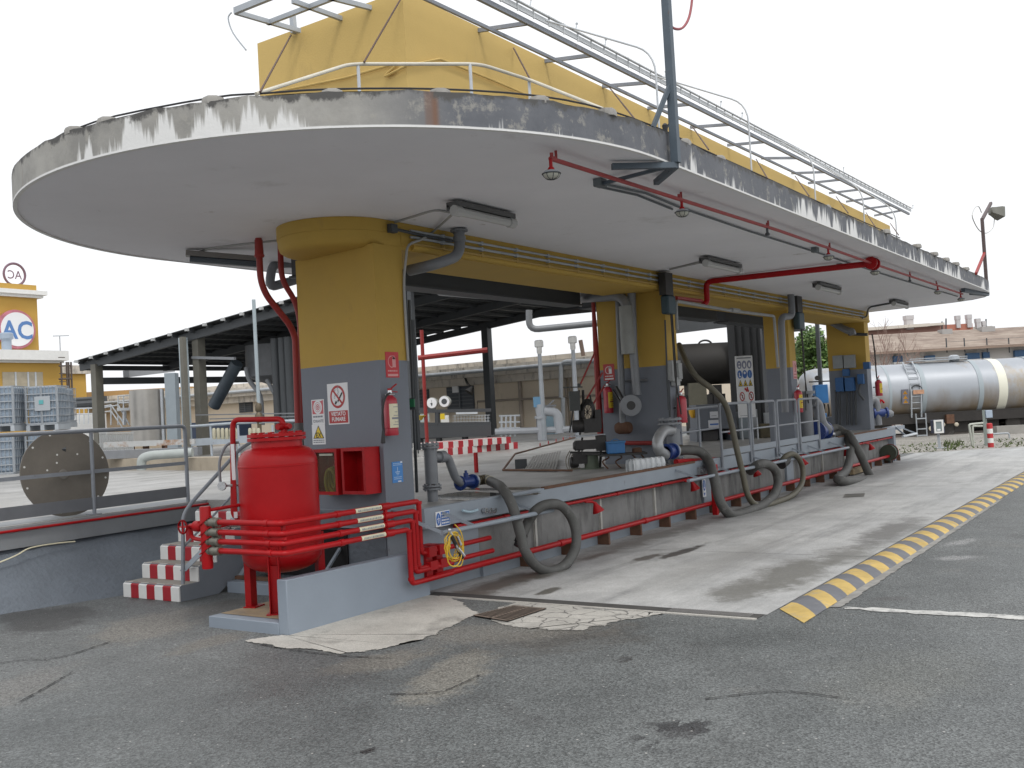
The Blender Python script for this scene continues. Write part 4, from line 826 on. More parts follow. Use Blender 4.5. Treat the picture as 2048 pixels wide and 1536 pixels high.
b = MB(); b.flange((x-.1, Y2, at(1340, 849, y=Y2).z), Z_, .19, .03, 0, 8); b.flange((x-.1, Y2, at(1340, 843, y=Y2).z+.02), Z_, .19, .03, 0, 8); b.build('flange', M_PIPEG, v2); b = MB(); b.flange((x, Y2, ZD+.1), Z_, .15, .025, 0, 8); b.build('flange', M_PIPEG, v2)
b = MB(); b.tube(catmull([at(1345, 862, y=Y2), at(1328, 862, y=Y2-.05), at(1316, 880, y=Y2-.08), at(1318, 900, y=Y2-.1), at(1331, 910, y=Y2-.1)], 6), .085, 14); b.build('swan_neck', mat('galvanised_pipe', (.33, .34, .35), .42, metal=.4, var=.15, vscale=5), v2)
va = at(1331, 904, y=Y2-.1); b = MB(); b.flange(va, X_, .125, .03, 0, 8); b.lathe(va, X_, [(.09, 0), (.10, .12), (.09, .24)], 16); b.flange(va+X_*.22, X_, .125, .03, 0, 8); b.build('valve_body', M_BLUEV, v2)
b = MB(); b.flange(va+X_*.26, X_, .125, .035, 0, 8); b.build('flange', M_GALV, v2)
b = MB(); b.lathe(va+X_*.30, X_, [(.075, 0), (.075, .16), (.085, .16), (.085, .26)], 14); b.build('hose_coupling', mat('dark_brass_fitting', (.1, .085, .055)), v2)
t, P = hose([va+X_*.45, hp(1395, 902, .05), hp(1416, 920, -.1), hp(1428, 955, -.34), hp(1436, 990, -.42), hp(1448, 1017, -.48), hp(1466, 1030, -.52), hp(1495, 1023, -.55), hp(1525, 1010, -.55), hp(1548, 990, -.5), hp(1556, 965, -.46), hp(1550, 940, -.43), hp(1533, 928, -.42), hp(1515, 930, -.40), hp(1500, 942, -.2)],
      .078, M_HOSE, 'loading_hose', 'second thick grey hose, hanging from the swan-neck valve and lying in a loop')
t, P = hose([hp(1358, 690, .6), hp(1372, 722, .3), hp(1394, 755, .1), hp(1424, 778, -.1), hp(1450, 808, -.2), hp(1463, 850, -.26), hp(1474, 900, -.34), hp(1486, 950, -.42), hp(1494, 985, -.47), hp(1505, 1005, -.52), hp(1525, 1012, -.56), hp(1556, 1003, -.58), hp(1585, 990, -.55), hp(1603, 968, -.5), hp(1606, 940, -.46), hp(1598, 918, -.43), hp(1586, 908, -.40), hp(1572, 912, -.36), hp(1564, 922, -.30)],
      .05, M_HOSEB, 'loading_hose', 'thin olive hose dropping from the second pillar over the railing to the hose rest')
e = P[-1]; b = MB(); b.lathe(e+V(-.05, 0, -.06), V(1, -.1, .3), [(.09, 0), (.09, .22), (.06, .22), (.06, .32)], 12); b.build('end_coupling', M_DARKM, t)
t, P = hose([hp(1655, 862, .3), hp(1672, 856, .2), hp(1690, 868, 0), hp(1700, 893, -.2), hp(1699, 920, -.36), hp(1691, 943, -.46), hp(1675, 958, -.6), hp(1690, 962, -.75), hp(1715, 962, -.7), hp(1741, 960, -.55), hp(1735, 942, -.5), hp(1722, 912, -.42), hp(1708, 885, -.3), hp(1697, 868, -.1), hp(1680, 868, .1), hp(1664, 872, .2)],
      .088, M_HOSE, 'loading_hose', 'farthest thick grey hose, doubled over the edge and resting in a triangle on the lane')
b = MB(); b.lathe(hp(1657, 862, .3), V(-1, 0, -.1), [(.1, -.05), (.1, .3), (.13, .3), (.13, .36)], 12); b.build('end_coupling', M_DARKM, t)
b = MB(); q = hp(1664, 872, .2); b.lathe(q, V(-1, .1, .1), [(.095, -.1), (.095, .16)], 12); b.build('end_coupling', M_STEEL, t)
# wooden block and small parts under far hose
b = MB(); q = at(1715, 945, y=-.2); b.obox((q.x, -.2, .09), X_, Y_, Z_, 1.1, .15, .12); tag(b.build('timber_block', mat('weathered_wood', (.22, .17, .10), .8, var=.25, vscale=6), bevel=.01), 'weathered timber block on the lane under the farthest hose', 'timber')
# hose reel at platform end
t = thing('hose_reel', 'red and dark green hose reel standing against the last platform panel', 'hose reel', at(1775, 925, y=-.1))
q = at(1770, 905, y=.02); q.y = -.08; b = MB(); b.lathe(q+V(-.12, 0, 0), X_, [(.20, 0), (.20, .02), (.08, .02), (.08, .20), (.20, .20), (.20, .22)], 20); b.build('drum', mat('green_drum', (.05, .06, .04), .6, var=.2, vscale=8), t); b = MB(); b.lathe(q+V(.10, 0, 0), X_, [(.19, 0), (.21, .01), (.19, .03), (.12, .03), (.12, 0)], 20); b.build('rim', M_REDD, t); b = MB(); b.lathe(q+V(-.09, 0, 0), X_, [(.185, 0), (.185, .16)], 20); b.build('coil', mat('dark_green_hose', (.035, .05, .035), .6), t)
b = MB(); b.bar(q, V(q.x, q.y, 0), .06); b.bar(q+V(.2, 0, 0), V(q.x+.2, q.y, 0), .06); b.build('stand', M_DARKM, t)
# ------------------------------------------------------------------ railing panels on the platform edge
def panel(x0, x1, zt, y, label, zb=.70):
    t = thing('railing', label, 'railing', ((x0+x1)/2, y, zb), 'railing panels on the platform edge')
    b = MB(); b.tube(elbow([(x0, y, zb), (x0, y, zt), (x1, y, zt), (x1, y, zb)], .07), .023, 9); b.build('frame', M_RAILW if 0 else M_RAIL, t)
    zm = ZD+(zt-ZD)*.48; b = MB(); b.tube([(x0, y, zm), (x1, y, zm)], .016, 8); b.build('mid_rail', M_RAIL, t)
    b = MB(); b.box(x0+.03, x1-.03, y-.006, y+.006, .895, 1.0); b.build('toe_board', M_GRYB, t)
yr = -.055
X5 = [at(px, 860, y=yr).x for px in (1441, 1499.5, 1504, 1551, 1556, 1594.5, 1600, 1638)]
zt = at(1441, 808, y=yr).z
for i, l in enumerate(('railing panel nearest the looped hoses', 'second railing panel, before the safety sign board', 'third railing panel, before the third pillar', 'last railing panel, beyond the third pillar')): panel(X5[2*i], X5[2*i+1], zt-.0, yr, l)
t = thing('railing', 'railing panel running from the second pillar to the platform edge behind the olive hose', 'railing', (6.9, .2, ZD), 'railing panels on the platform edge')
ra, rb = at(1364, 819, y=.30), at(1437, 812, y=.05); b = MB(); b.tube([ra, rb], .022, 8); b.build('frame', M_RAIL, t); b = MB(); b.tube([at(1362, 866, y=.30), at(1440, 855, y=.05)], .017, 8); b.build('mid_rail', M_RAIL, t); b = MB(); q = at(1396, 817, y=.18); b.tube([q, (q.x, q.y, ZD)], .02, 8); b.build('post', M_RAIL, t)
# ------------------------------------------------------------------ sump, low wall, red vessel
M_LOWW = mat('low_wall_grey', (.235, .275, .325), .6, var=.05, vscale=2, dirt=[((.20, .19, .17), .63, .8, 5, .5)], bump=.05)
t = thing('sump_wall', 'low grey painted wall and kerb slab with tan floor round the red pressure vessel', 'low wall', (-1.2, .4, 0))
b = MB(); b.box(-2.20, -.30, .07, .99, -.05, .10); b.build('kerb_slab', [M_LOWW], t, bevel=.006)
b = MB(); b.poly([(-2.08, .071, .104), (-.30, .071, .104), (-.30, .97, .104), (-2.08, .97, .104)]); b.build('floor', M_TAN, t)
b = MB(); b.add([(-2.20, -.05, -.05), (-.27, -.05, -.05), (-.27, .069, -.05), (-2.20, .069, -.05), (-2.20, -.05, .475), (-.27, -.05, .46), (-.27, .069, .46), (-2.20, .069, .475)], [(0, 1, 5, 4), (1, 2, 6, 5), (2, 3, 7, 6), (3, 0, 4, 7), (4, 5, 6, 7), (3, 2, 1, 0)])
b.build('wall', M_LOWW, t, bevel=.008)
t = thing('pit_hatch', 'grey kerb and rusty open hatch frame beside the steps', 'hatch', (-.5, 1.7, 0))
b = MB(); b.box(-.84, -.70, 1.02, 2.36, -.05, .12); b.box(-.70, -.2, 1.02, 1.10, -.05, .12); b.build('kerb', M_LOWW, t, bevel=.006)
b = MB(); b.box(-.70, -.172, 1.10, 2.36, .0, .04); b.build('floor', M_WET, t)
b = MB(); b.box(-.72, -.66, 1.1, 2.37, .125, .16); b.build('frame', M_RUST, t)
b = MB(); b.box(-.19, -.171, 1.15, 2.33, .10, .62); b.build('opening', mat('pit_shade', (.008, .008, .009), .9), t)  # near-black panel on the end wall paints the shade inside the void
b = MB(); b.bar((-.66, 2.34, .14), (-.22, 2.34, .62), .06, .04); b.bar((-.66, 1.12, .14), (-.2, 1.25, .42), .03, .03); b.build('prop', M_GRYB, t)
TC = V(-1.65, .58, .104); RT = .366
tk = thing('pressure_vessel', 'glossy red upright pressure vessel on channel legs in front of the first pillar', 'tank', TC)
b = MB(); pr = [(.02, .405)]
for i in range(1, 9): a = i/8*math.pi/2; pr.append((RT*math.sin(a)**.8 if i < 8 else RT, .575-.17*math.cos(a)))
pr += [(RT, .58), (RT, .605), (RT+.003, .607), (RT+.003, .617), (RT, .62), (RT, 1.395), (RT+.003, 1.398), (RT+.003, 1.412), (RT, 1.415)]
for i in range(1, 8): a = i/8*math.pi/2; pr.append((.235+(RT-.235)*math.cos(a), 1.42+.15*math.sin(a)))
pr += [(.235, 1.575), (.232, 1.64)]
b.lathe((TC.x, TC.y, .0), Z_, [(r, z+.03) for r, z in pr], 48); b.build('body', M_RED, tk)
b = MB(); b.flange((TC.x, TC.y, 1.665), Z_, .27, .028, 0, 14, 36); b.flange((TC.x, TC.y, 1.70), Z_, .27, .03, 0, 14, 36); b.build('lid', M_RED, tk)
for a, ph in ((215, 0), (105, 0), (335, 0)):
    r = math.radians(a); c = V(TC.x+.335*math.cos(r), TC.y+.335*math.sin(r), 0); u = V(-math.sin(r), math.cos(r), 0); n_ = V(math.cos(r), math.sin(r), 0)
    b = MB(); b.obox((c.x, c.y, .44), u, Z_, n_, .10, .67, .010); b.obox(c+u*.045+n_*.03+V(0, 0, .44), n_, Z_, u, .06, .67, .009); b.obox(c-u*.045+n_*.03+V(0, 0, .44), n_, Z_, u, .06, .67, .009)
    b.obox((c.x, c.y, .11), u, n_, Z_, .16, .13, .012); b.build('leg', M_REDP, tk)
b = MB(); top = V(TC.x-.02, TC.y-.02, 1.73)
b.tube(elbow([top+V(.02, -.08, 0), top+V(.02, -.08, .13), V(TC.x+.02-.14, TC.y+.46, 1.88), V(TC.x-.16, TC.y+.47, .95), V(TC.x-.1, TC.y+.3, .93)], .07), .026, 12); b.build('vent_pipe', M_REDP, tk)
b = MB(); q = top+V(.02, -.08, .06); b.lathe(q+V(-.075, 0, 0), X_, [(.03, 0), (.034, .03), (.034, .12), (.03, .15)], 12); b.lathe(q+V(.0, .08, .0), -Y_, [(.025, 0), (.025, .17)], 10); b.lathe(q+V(0, 0, -.06), Z_, [(.045, 0), (.03, .03), (.03, .05)], 12); b.build('relief_valve', M_REDP, tk)
b = MB(); q = V(TC.x-.12, TC.y+.36, 1.24); b.obox(q+V(-.06, .05, .06), V(-.5, .86, 0), Z_, V(-.86, -.5, 0), .035, .70, .012, 0); b.obox(q+V(-.06, .05, -.08), V(-.5, .86, 0), Z_, V(-.86, -.5, 0), .035, .30, .016, 1); b.build('level_gauge', [M_SIGNW, M_REDP], tk)
b = MB(); b.lathe(q+V(-.11, .16, .02), V(-.8, -.6, 0), [(.04, 0), (.045, .02), (.04, .04)], 14); b.lathe(q+V(-.10, .14, -.36), V(-.8, -.6, 0), [(.045, 0), (.05, .02), (.045, .045)], 14); b.tube([q+V(-.1, .15, .02), q+V(-.02, .02, .02)], .012, 7); b.tube([q+V(-.1, .14, -.36), q+V(-.02, .02, -.36)], .014, 7); b.build('dial_gauge', M_STEEL, tk)
b = MB(); b.tube(catmull([q+V(.06, .1, .42), q+V(-.02, .18, .40), q+V(-.08, .22, .25), q+V(-.10, .2, .05)], 5), .014, 7); b.build('level_tube', M_PIPEG, tk)
# ------------------------------------------------------------------ manifold with four red distribution pipes
YM = -.10
mf = thing('pipe_manifold', 'red valve manifold with four parallel red pipes wrapping past the vessel to the platform corner', 'pipework', (-2.1, .3, .5))
zc_ = [at(px, py, y=YM).z for px, py in ((560, 1045), (560, 1066), (560, 1085), (560, 1104))]; xc_ = at(560, 1050, y=YM).x
zr = [at(838, 1004, y=YM).z, at(829, 1024, y=YM).z, at(820, 1043, y=YM).z, at(813, 1062, y=YM).z]
xr = [at(837, 1004, y=YM).x, at(829, 1024, y=YM).x, at(821, 1043, y=YM).x, at(812, 1064, y=YM).x]
zd = [at(843, 1107, y=YM).z, at(835, 1138, y=YM).z, .285, .185]
xe = [at(980, 1081, y=YM).x, at(984, 1104, y=YM).x, .02, .0]
yl = at(432, 1035, x=xc_).y
for i in range(4):
    z = (zc_[i]+zr[i])/2; yy = YM-.012*i
    b = MB(); b.tube(elbow([(xc_, yl, z), (xc_, yy, z), (xr[i], yy, z), (xr[i], yy, zd[i]), (xe[i], yy, zd[i])], .05, 4), .026, 12)
    for (cx_, cz_, dd) in ((xr[i], z-.03, Z_), (xr[i], zd[i]+.06, -Z_)): b.lathe((cx_, yy, cz_), dd, [(.033, 0), (.033, .03)], 12)
    xa = at(770+ (i in (1, 2))*3, 1020, y=YM).x; b.lathe((xa-.06, yy, z), X_, [(.035, 0), (.035, .12)], 12); b.lathe((at(671, 1030, y=YM).x, yy, z), X_, [(.032, 0), (.032, .05)], 12)
    b.lathe((xc_, yy+.14, z), Y_, [(.032, 0), (.032, .05)], 12)
    b.build('distribution_pipe', M_REDP, mf)
    a0, a1 = at(708+i*1.2, 1024, y=YM).x, at(760, 1016, y=YM).x
    bb = MB(); cs_ = [(yy-.0272*math.cos(t_), z+.0272*math.sin(t_)) for t_ in [math.radians(-38+12*k) for k in range(9)]]; bb.add([(x_, y_, z_) for x_ in (a0, a1) for (y_, z_) in cs_], [(k, 9+k, 10+k, k+1) for k in range(8)], 0); f0 = V((a0+a1)/2, yy-.0285, z-.012)
    rn = random.Random(i); x = a0+.03
    while x < a1-.03:
        l = rn.uniform(.006, .018); bb.add([(x, yy-.0282, z-.008), (x+l, yy-.0282, z-.008), (x+l, yy-.0262, z+.010), (x, yy-.0262, z+.010)], [(0, 1, 2, 3)], 1); x += l+.006
    bb.build('pipe_label', [M_CREAM, M_SIGNG], mf)
    bb = MB(); bb.lathe((xc_, yl+.0, z), Y_, [(.042, -.04), (.042, .0), (.03, .005), (.045, .03), (.045, .07), (.03, .09), (.042, .10), (.042, .13)], 14); bb.build('ball_valve', mat('dull_brass_valve', (.20, .19, .16), .45, metal=.5, var=.2, vscale=10), mf)
    bb = MB(); bb.bar((xc_-.03, yl+.05, z+.05), (xc_-.06, yl+.17, z-.03), .016, .008); bb.tube([(xc_, yl+.05, z), (xc_-.02, yl+.05, z+.06)], .01, 6); bb.build('valve_lever', M_REDP, mf)
zz = (zc_[0]+zr[0])/2
hx = xc_; hy = at(412, 1060, x=hx).y
b = MB(); b.lathe((hx, hy, zz-.42), Z_, [(.046, 0), (.05, .01), (.05, .55), (.046, .56)], 18)
for i in range(4): b.tube([(hx, hy, (zc_[i]+zr[i])/2), (hx, yl+.12, (zc_[i]+zr[i])/2)], .022, 9)
b.build('header', M_REDP, mf)
b = MB(); yv = at(380, 1055, x=hx).y; b.tube([(hx, hy, zz-.04), (hx, yv, zz-.04)], .022, 9); b.lathe((hx, (hy+yv)/2, zz-.04), Y_, [(.03, -.05), (.05, -.03), (.05, .03), (.03, .05)], 12); b.tube(elbow([(hx, yv+.02, zz-.04), (hx, yv-.02, zz-.15), (hx, hy, zz-.17)], .05), .02, 8)
b.lathe((hx-.05, yv, zz-.04), -X_, [(.01, -.05), (.01, .03)], 8)
for a in range(2): b.tube([V(hx-.08, yv+.06*math.cos(k*2*math.pi/16), zz-.04+.06*math.sin(k*2*math.pi/16)) for k in range(16)], .009, 6, closed=True)
b.bar((hx-.08, yv-.06, zz-.04), (hx-.08, yv+.06, zz-.04), .012); b.bar((hx-.08, yv, zz-.10), (hx-.08, yv, zz+.02), .012); b.build('hand_wheel', M_REDP, mf)
b = MB(); b.tube([(hx, hy, zz+.10), (TC.x-.25, TC.y+.2, zz+.12)], .016, 8); b.tube([(hx, hy-.05, zz-.06), (TC.x-.25, TC.y+.22, zz-.03)], .016, 8); b.build('link_pipe', M_REDP, mf)
b = MB()
for xs in (at(772, 1050, y=YM).x, ):
    for k, i in enumerate((0, 1, 2)): b.bar((xs, YM, (zc_[i]+zr[i])/2), (xs, YM, (zc_[i+1]+zr[i+1])/2), .03)
b.bar((xc_+.06, YM+.03, zz-.28), (xc_+.06, YM+.03, zz+.02), .03); b.bar((xc_+.02, YM-.04, zz-.13), (xc_+.02, YM+.22, zz-.13), .025)
b.build('spacer', M_REDP, mf)
for px in (861, 882):
    x = at(px, 1120, y=YM).x; b = MB(); b.box(x-.05, x+.05, -.085, .095, zd[1]-.14, zd[0]+.05); b.box(x-.06, x+.06, -.14, -.06, zd[0]-.05, zd[0]+.05); b.box(x-.06, x+.06, -.15, -.06, zd[1]-.04, zd[1]+.05); b.build('bracket', M_REDP, mf)
# ------------------------------------------------------------------ steps with red and white nosings
st = thing('stairs', 'short concrete steps with red and white striped risers up to the yard', 'stairs', (-1, 3.2, 0))
XS = [-1.44, -1.19, -.94, -.685, -.43]; YA, YBk = 2.40, 3.36
prof = [(-1.44, -.08)]
for i, x in enumerate(XS): prof += [(x+.012, .17*i+(0 if i else 0)), (x+.012, .17*(i+1)-.003)]
prof += [(.74, .847), (.74, .60), (.05, .60), (-1.05, -.08)]
b = MB(); b.eprism([(x, YA, z) for x, z in prof], (0, YBk-YA, 0)); b.build('body', [mat('step_grey', (.20, .225, .255), .65, var=.08, vscale=3)], st)
M_TREAD = ground_mat('worn_tread', (.27, .255, .22), (.34, .325, .29), 90, .1, .75, bumpk=.1)
b = MB()
for i, x in enumerate(XS): b.box(x+.02, (XS[i+1]+.01) if i < 4 else .73, YA+.012, YBk-.01, .17*(i+1)-.0028, .17*(i+1)+.001)
b.build('tread', M_TREAD, st)
M_STR = mat('stripe_red', (.36, .018, .028), .6, var=.1, vscale=8)
for i, x in enumerate(XS):
    y1 = YA-.004; y2 = YBk+.004; b = MB(); k = 0; y = y1
    while y < y2-.01:
        yn = min(y+.1385, y2); b.box(x-.004, x+.011, y, yn, .17*i+.004, .17*(i+1)-.022, k % 2)
        b.add([(x-.004, y, .17*(i+1)-.022), (x-.004, yn, .17*(i+1)-.022), (x+.028, yn, .17*(i+1)+.003), (x+.028, y, .17*(i+1)+.003)], [(0, 3, 2, 1)], k % 2); y = yn; k += 1
    b.build('riser_stripes', [M_WHITE, M_STR], st)
hr = thing('stair_handrail', 'grey tube handrail rising beside the striped steps in front of the vessel', 'handrail', (-1.3, 2.45, .17))
hp_ = [at(366, 1172, y=2.47), at(366, 1030, y=2.47), at(385, 1003, y=2.47), at(480, 898, y=2.47), at(527, 869, y=2.47)]
b = MB(); b.tube(elbow(hp_+[hp_[-1]+V(.5, 0, 0)], .08), .021, 10); b.build('rail', M_RAIL, hr)
b = MB(); b.tube([at(366, 1095, y=2.47), at(470, 985, y=2.47)], .013, 8); b.build('mid_rail', M_RAIL, hr); b = MB(); q0, q1 = at(366, 1142, y=2.47), at(398, 1108, y=2.47); b.bar(q0, at(470, 1035, y=2.47), .008, .10, up=Y_); b.build('stringer', M_GRYB, hr)
b = MB(); q = at(473, 905, y=2.47); b.tube([q, (q.x, q.y, .86)], .019, 8); b.build('post', M_RAIL, hr)
# ------------------------------------------------------------------ retaining wall on the left with its railing
lw = thing('retaining_wall', 'rough-cast grey retaining wall with a concrete ledge on the left edge of the yard', 'wall', (-4, 4.3, 0))
def wy(x): return 4.63+(x-.75)*.077
xs = [.74-.13*i for i in range(60)]+[-7.5, -8.5, -10]
b = MB(); k = len(xs); N_ = 16; rw = random.Random(12)
def yfoot(x): return min(wy(x)-.06, 3.38+max(0., -1.40-x)*.33)
vs = []
for j in range(N_):
    for x in xs:
        tt = j/(N_-1); vs.append((x, (wy(x)+.07)*tt+yfoot(x)*(1-tt)+rw.uniform(-.012, .012), -.06+.66*tt+rw.uniform(-.008, .008)*(0 < j < N_-1)))
b.add(vs, [(j*k+i+1, j*k+i, (j+1)*k+i, (j+1)*k+i+1) for j in range(N_-1) for i in range(k-1)]); b.build('face', M_ROUGH, lw)
b = MB(); b.add([(x, wy(x)-.02+o, z) for x in (.745, -12) for o, z in ((0, .595), (0, .835), (.10, .853), (.6, .853), (.6, .595))], [(0, 5, 6, 1), (1, 6, 7, 2), (2, 7, 8, 3), (0, 4, 9, 5), (0, 1, 2, 3, 4)]); b.build('ledge', [mat('ledge_grey', (.26, .275, .29), .7, var=.1, vscale=2, dirt=[((.16, .15, .14), .6, .8, 4, .6)], bump=.1)], lw)
b = MB(); b.tube([(.74, wy(.74)-.045, .795), (-12, wy(-12)-.045, .795)], .016, 8); tag(b.build('red_conduit', M_REDP), 'thin red pipe running along the ledge of the rough-cast wall', 'pipe')
b = MB(); b.tube(catmull([at(-20, 1132, y=4.2), at(30, 1112, y=4.2), at(60, 1096, y=4.24), at(110, 1087, y=4.3), at(150, 1083, y=4.34)], 4), .009, 5); tag(b.build('loose_cable', M_CREAM), 'thin loose cream cable hanging on the rough-cast wall', 'cable')
rl = thing('yard_railing', 'grey yard railing with flat bar and toe board before the round steel plate', 'railing', (-1, 4.5, ZD))
ra = lambda px, py: at(px, py, y=wy(-1)+.02)
zt = 1.865
xr0 = at(380, 855, y=4.55).x
b = MB(); b.tube(elbow([(-11, wy(-11)+.05, zt), (xr0, wy(xr0)+.05, zt), (xr0, wy(xr0)+.05, ZD)], .07), .026, 10); b.build('top_rail', M_RAIL, rl)
for x in (at(190, 950, y=4.5).x, at(190, 950, y=4.5).x-1.5, at(190, 950, y=4.5).x-3.): b = MB(); b.tube([(x, wy(x)+.05, ZD), (x, wy(x)+.05, zt)], .023, 9); b.box(x-.07, x+.07, wy(x)-.0, wy(x)+.12, ZD, ZD+.012); b.build('post', M_RAIL, rl)
b = MB(); b.bar((-11, wy(-11)+.05, 1.37), (xr0, wy(xr0)+.05, 1.37), .008, .045); b.build('flat_bar', M_RAIL, rl)
b = MB(); b.bar((-11, wy(-11)+.05, .985), (xr0, wy(xr0)+.05, .985), .006, .145); b.build('toe_board', mat('toe_grey', (.15, .16, .175), .5, var=.1, vscale=3), rl)
dc = thing('steel_plate', 'large round brown steel blank flange with bolt holes leaning behind the yard railing', 'steel plate', (-1.2, 4.9, ZD))
c = at(131, 940, y=4.82); rr = .53; nrm = V(-.17, -.97, .12).normalized(); c.z = ZD+rr*.99
b = MB(); b.lathe(c-nrm*.012, nrm, [(rr, 0), (rr, .024)], 56, 0)
u_ = nrm.cross(Z_).normalized(); w_ = u_.cross(nrm)
for k in range(12):
    a = 2*math.pi*(k+.4)/12; p = c+(u_*math.cos(a)+w_*math.sin(a))*rr*.92; b.lathe(p+nrm*.0125, nrm, [(.013, 0), (.013, .0015)], 8, 1)
for a, r_ in ((1.2, .45), (.9, .3), (.2, .42), (2.2, .5)): p = c+(u_*math.cos(a)+w_*math.sin(a))*rr*r_; b.lathe(p+nrm*.0125, nrm, [(.012, 0), (.012, .0015)], 8, 1)
b.lathe(c+nrm*.0123+u_*.03+w_*-.02, nrm, [(.06, 0), (.055, .004)], 18, 2); b.build('disc', [M_DISC, mat('daylight_hole', (.6, .6, .58), .8), mat('steel_boss', (.15, .14, .125), .6)], dc)
b = MB(); b.bar(c-nrm*.02+V(.0, 0, .3), V(c.x+.35, c.y+.5, ZD), .04); b.build('prop', M_GRYD, dc)
# ------------------------------------------------------------------ things on the first pillar
LP0 = V(-.34, .42, 0); LU = V(-.16, -1.32, 0).normalized(); LN = LU.cross(Z_)
def lface(px, py, off=0): return atp(px, py, LP0+LN*off, LN)
def lrect(x0, y0, x1, y1):    # photo box -> centre, width, height on the left face
    a, c = lface(x0, (y0+y1)/2), lface(x1, (y0+y1)/2); m = lface((x0+x1)/2, (y0+y1)/2); tz = lface((x0+x1)/2, y0).z; bz = lface((x0+x1)/2, y1).z
    return m, (c-a).length, tz-bz
def d_smoke(b, F, u, v, n, w_, h_):
    k = w_/h_; cy = .17; R_ = .36
    disc(b, F, 0, cy, R_, R_*k, 1); disc(b, F, 0, cy, R_*.78, R_*.78*k, 0, .002)
    b.add([F(-.02, cy-.13*k, .0028), F(.02, cy-.18*k, .0028), F(.26, cy+.10*k, .0028), F(.22, cy+.15*k, .0028)], [(0, 1, 2, 3)], 2)
    b.add([F(-.16, cy-.20*k, .0028), F(-.10, cy-.25*k, .0028), F(-.02, cy-.17*k, .0028), F(-.08, cy-.11*k, .0028)], [(0, 1, 2, 3)], 2)
    for x0 in (-.14, .02): 
        for j in range(4): ring(b, F, x0+.03*(j % 2), cy+(.06+.10*j)*k*.8+(.02 if x0 > 0 else -.05), .035, .04*k, .6, 3, .0026, 10)
    b.add([F(-.27, cy+.22*k, .003), F(-.22, cy+.27*k, .003), F(.27, cy-.22*k, .003), F(.22, cy-.27*k, .003)], [(0, 3, 2, 1)], 1)
    rect(b, F, -.46, .46, -.47, -.17, 1)
    b.text('VIETATO', F(0, -.29, .002), u, v, w_*.175, 0, bold=w_*.004, sx=1.0); b.text('FUMARE', F(0, -.42, .002), u, v, w_*.175, 0, bold=w_*.004, sx=1.02)
m_, w_, h_ = lrect(656, 765, 697, 850)
plate('no_smoking_sign', m_, LU, Z_, w_, h_*.97, [M_SIGNW, M_SIGNR, M_SIGNK, M_SIGNG], 'white no smoking sign with a red panel reading VIETATO FUMARE on the first pillar', 'sign', d_smoke)
def d_hyd(b, F, u, v, n, w_, h_):
    k = w_/h_; rect(b, F, -.44, .44, -.08, .46, 1)
    for R_ in (.34, .22, .11): ring(b, F, 0, .19, R_, R_*k, .72, 0, .002)
    disc(b, F, 0, .19, .03, .03*k, 0, .002, 10); rect(b, F, .0, .34, .19+.30*k, .19+.36*k, 0, .002)
    lines(b, F, -.40, .40, -.25, -.12, 1, 2, 5); b.text('IDRANTE', F(0, -.42), u, v, w_*.20, 2, bold=w_*.004)
m_, w_, h_ = lrect(624, 799, 649, 849)
plate('hydrant_sign', m_, LU, Z_, w_, h_, [M_SIGNW, M_SIGNP, M_SIGNG], 'small faded red hose reel sign captioned IDRANTE, above the EX sign', 'sign', d_hyd)
def tri(b, F, x0, x1, y0, y1, m, e): b.add([F(x0, y0, e), F(x1, y0, e), F((x0+x1)/2, y1, e)], [(0, 1, 2)], m)
def d_ex(b, F, u, v, n, w_, h_):
    tri(b, F, -.42, .42, -.20, .46, 2, .0014); tri(b, F, -.34, .34, -.17, .39, 1, .002); b.text('EX', F(0, -.15, .0028), u, v, w_*.34, 2, bold=w_*.006); lines(b, F, -.42, .42, -.44, -.24, 2, 3, 6)
m_, w_, h_ = lrect(625, 849, 651, 889)
plate('explosion_sign', m_, LU, Z_, w_, h_, [M_SIGNW, M_SIGNY, M_SIGNK, M_SIGNG], 'white sign with a yellow EX triangle on the first pillar', 'sign', d_ex)
def d_fire(b, F, u, v, n, w_, h_):
    rect(b, F, .0, .26, -.10, .26, 1); disc(b, F, .13, .26, .13, .05, 1); rect(b, F, .08, .18, .26, .36, 1); rect(b, F, -.05, .12, .33, .36, 1)
    for i in range(8):
        a = math.pi*(.45+i*.14); a2 = a+.44; b.add([F(-.05+.28*math.cos(q)*s_, .12+.24*math.sin(q)*s_) for q, s_ in ((a, 1), (a2, 1), (a2, .84), (a, .84))], [(0, 1, 2, 3)], 1)
    lines(b, F, -.36, .36, -.30, -.18, 1, 1, 8); rect(b, F, -.38, .40, -.45, -.36, 1)
def face_y(px0, py0, px1, py1, y=.42):
    a, c = at(px0, py0, y=y), at(px1, py0, y=y); m = at((px0+px1)/2, (py0+py1)/2, y=y); return m, abs(c.x-a.x), at((px0+px1)/2, py0, y=y).z-at((px0+px1)/2, py1, y=y).z
M_FPIC = mat('sign_pink_print', (.66, .30, .30), .5)
m_, w_, h_ = face_y(771, 704, 797, 755)
plate('extinguisher_sign', m_-V(0, .001, 0), X_, Z_, w_, h_, [mat('sign_bright_red', (.52, .03, .04), .5), M_FPIC], 'red fire extinguisher sign above the extinguisher on the first pillar', 'sign', d_fire)
def d_blue(b, F, u, v, n, w_, h_):
    rect(b, F, -.03, .03, .02, .24, 1); rect(b, F, -.22, .22, -.02, .03, 1); rect(b, F, -.15, .15, -.09, -.05, 1); rect(b, F, -.08, .08, -.15, -.12, 1); lines(b, F, -.36, .36, -.36, -.2, 2, 1, 4); rect(b, F, .0, .3, -.48, -.42, 2); rect(b, F, .3, .48, .42, .49, 2); lines(b, F, -.4, .4, .3, .45, 2, 1, 9)
m_, w_, h_ = face_y(784, 923, 805, 965)
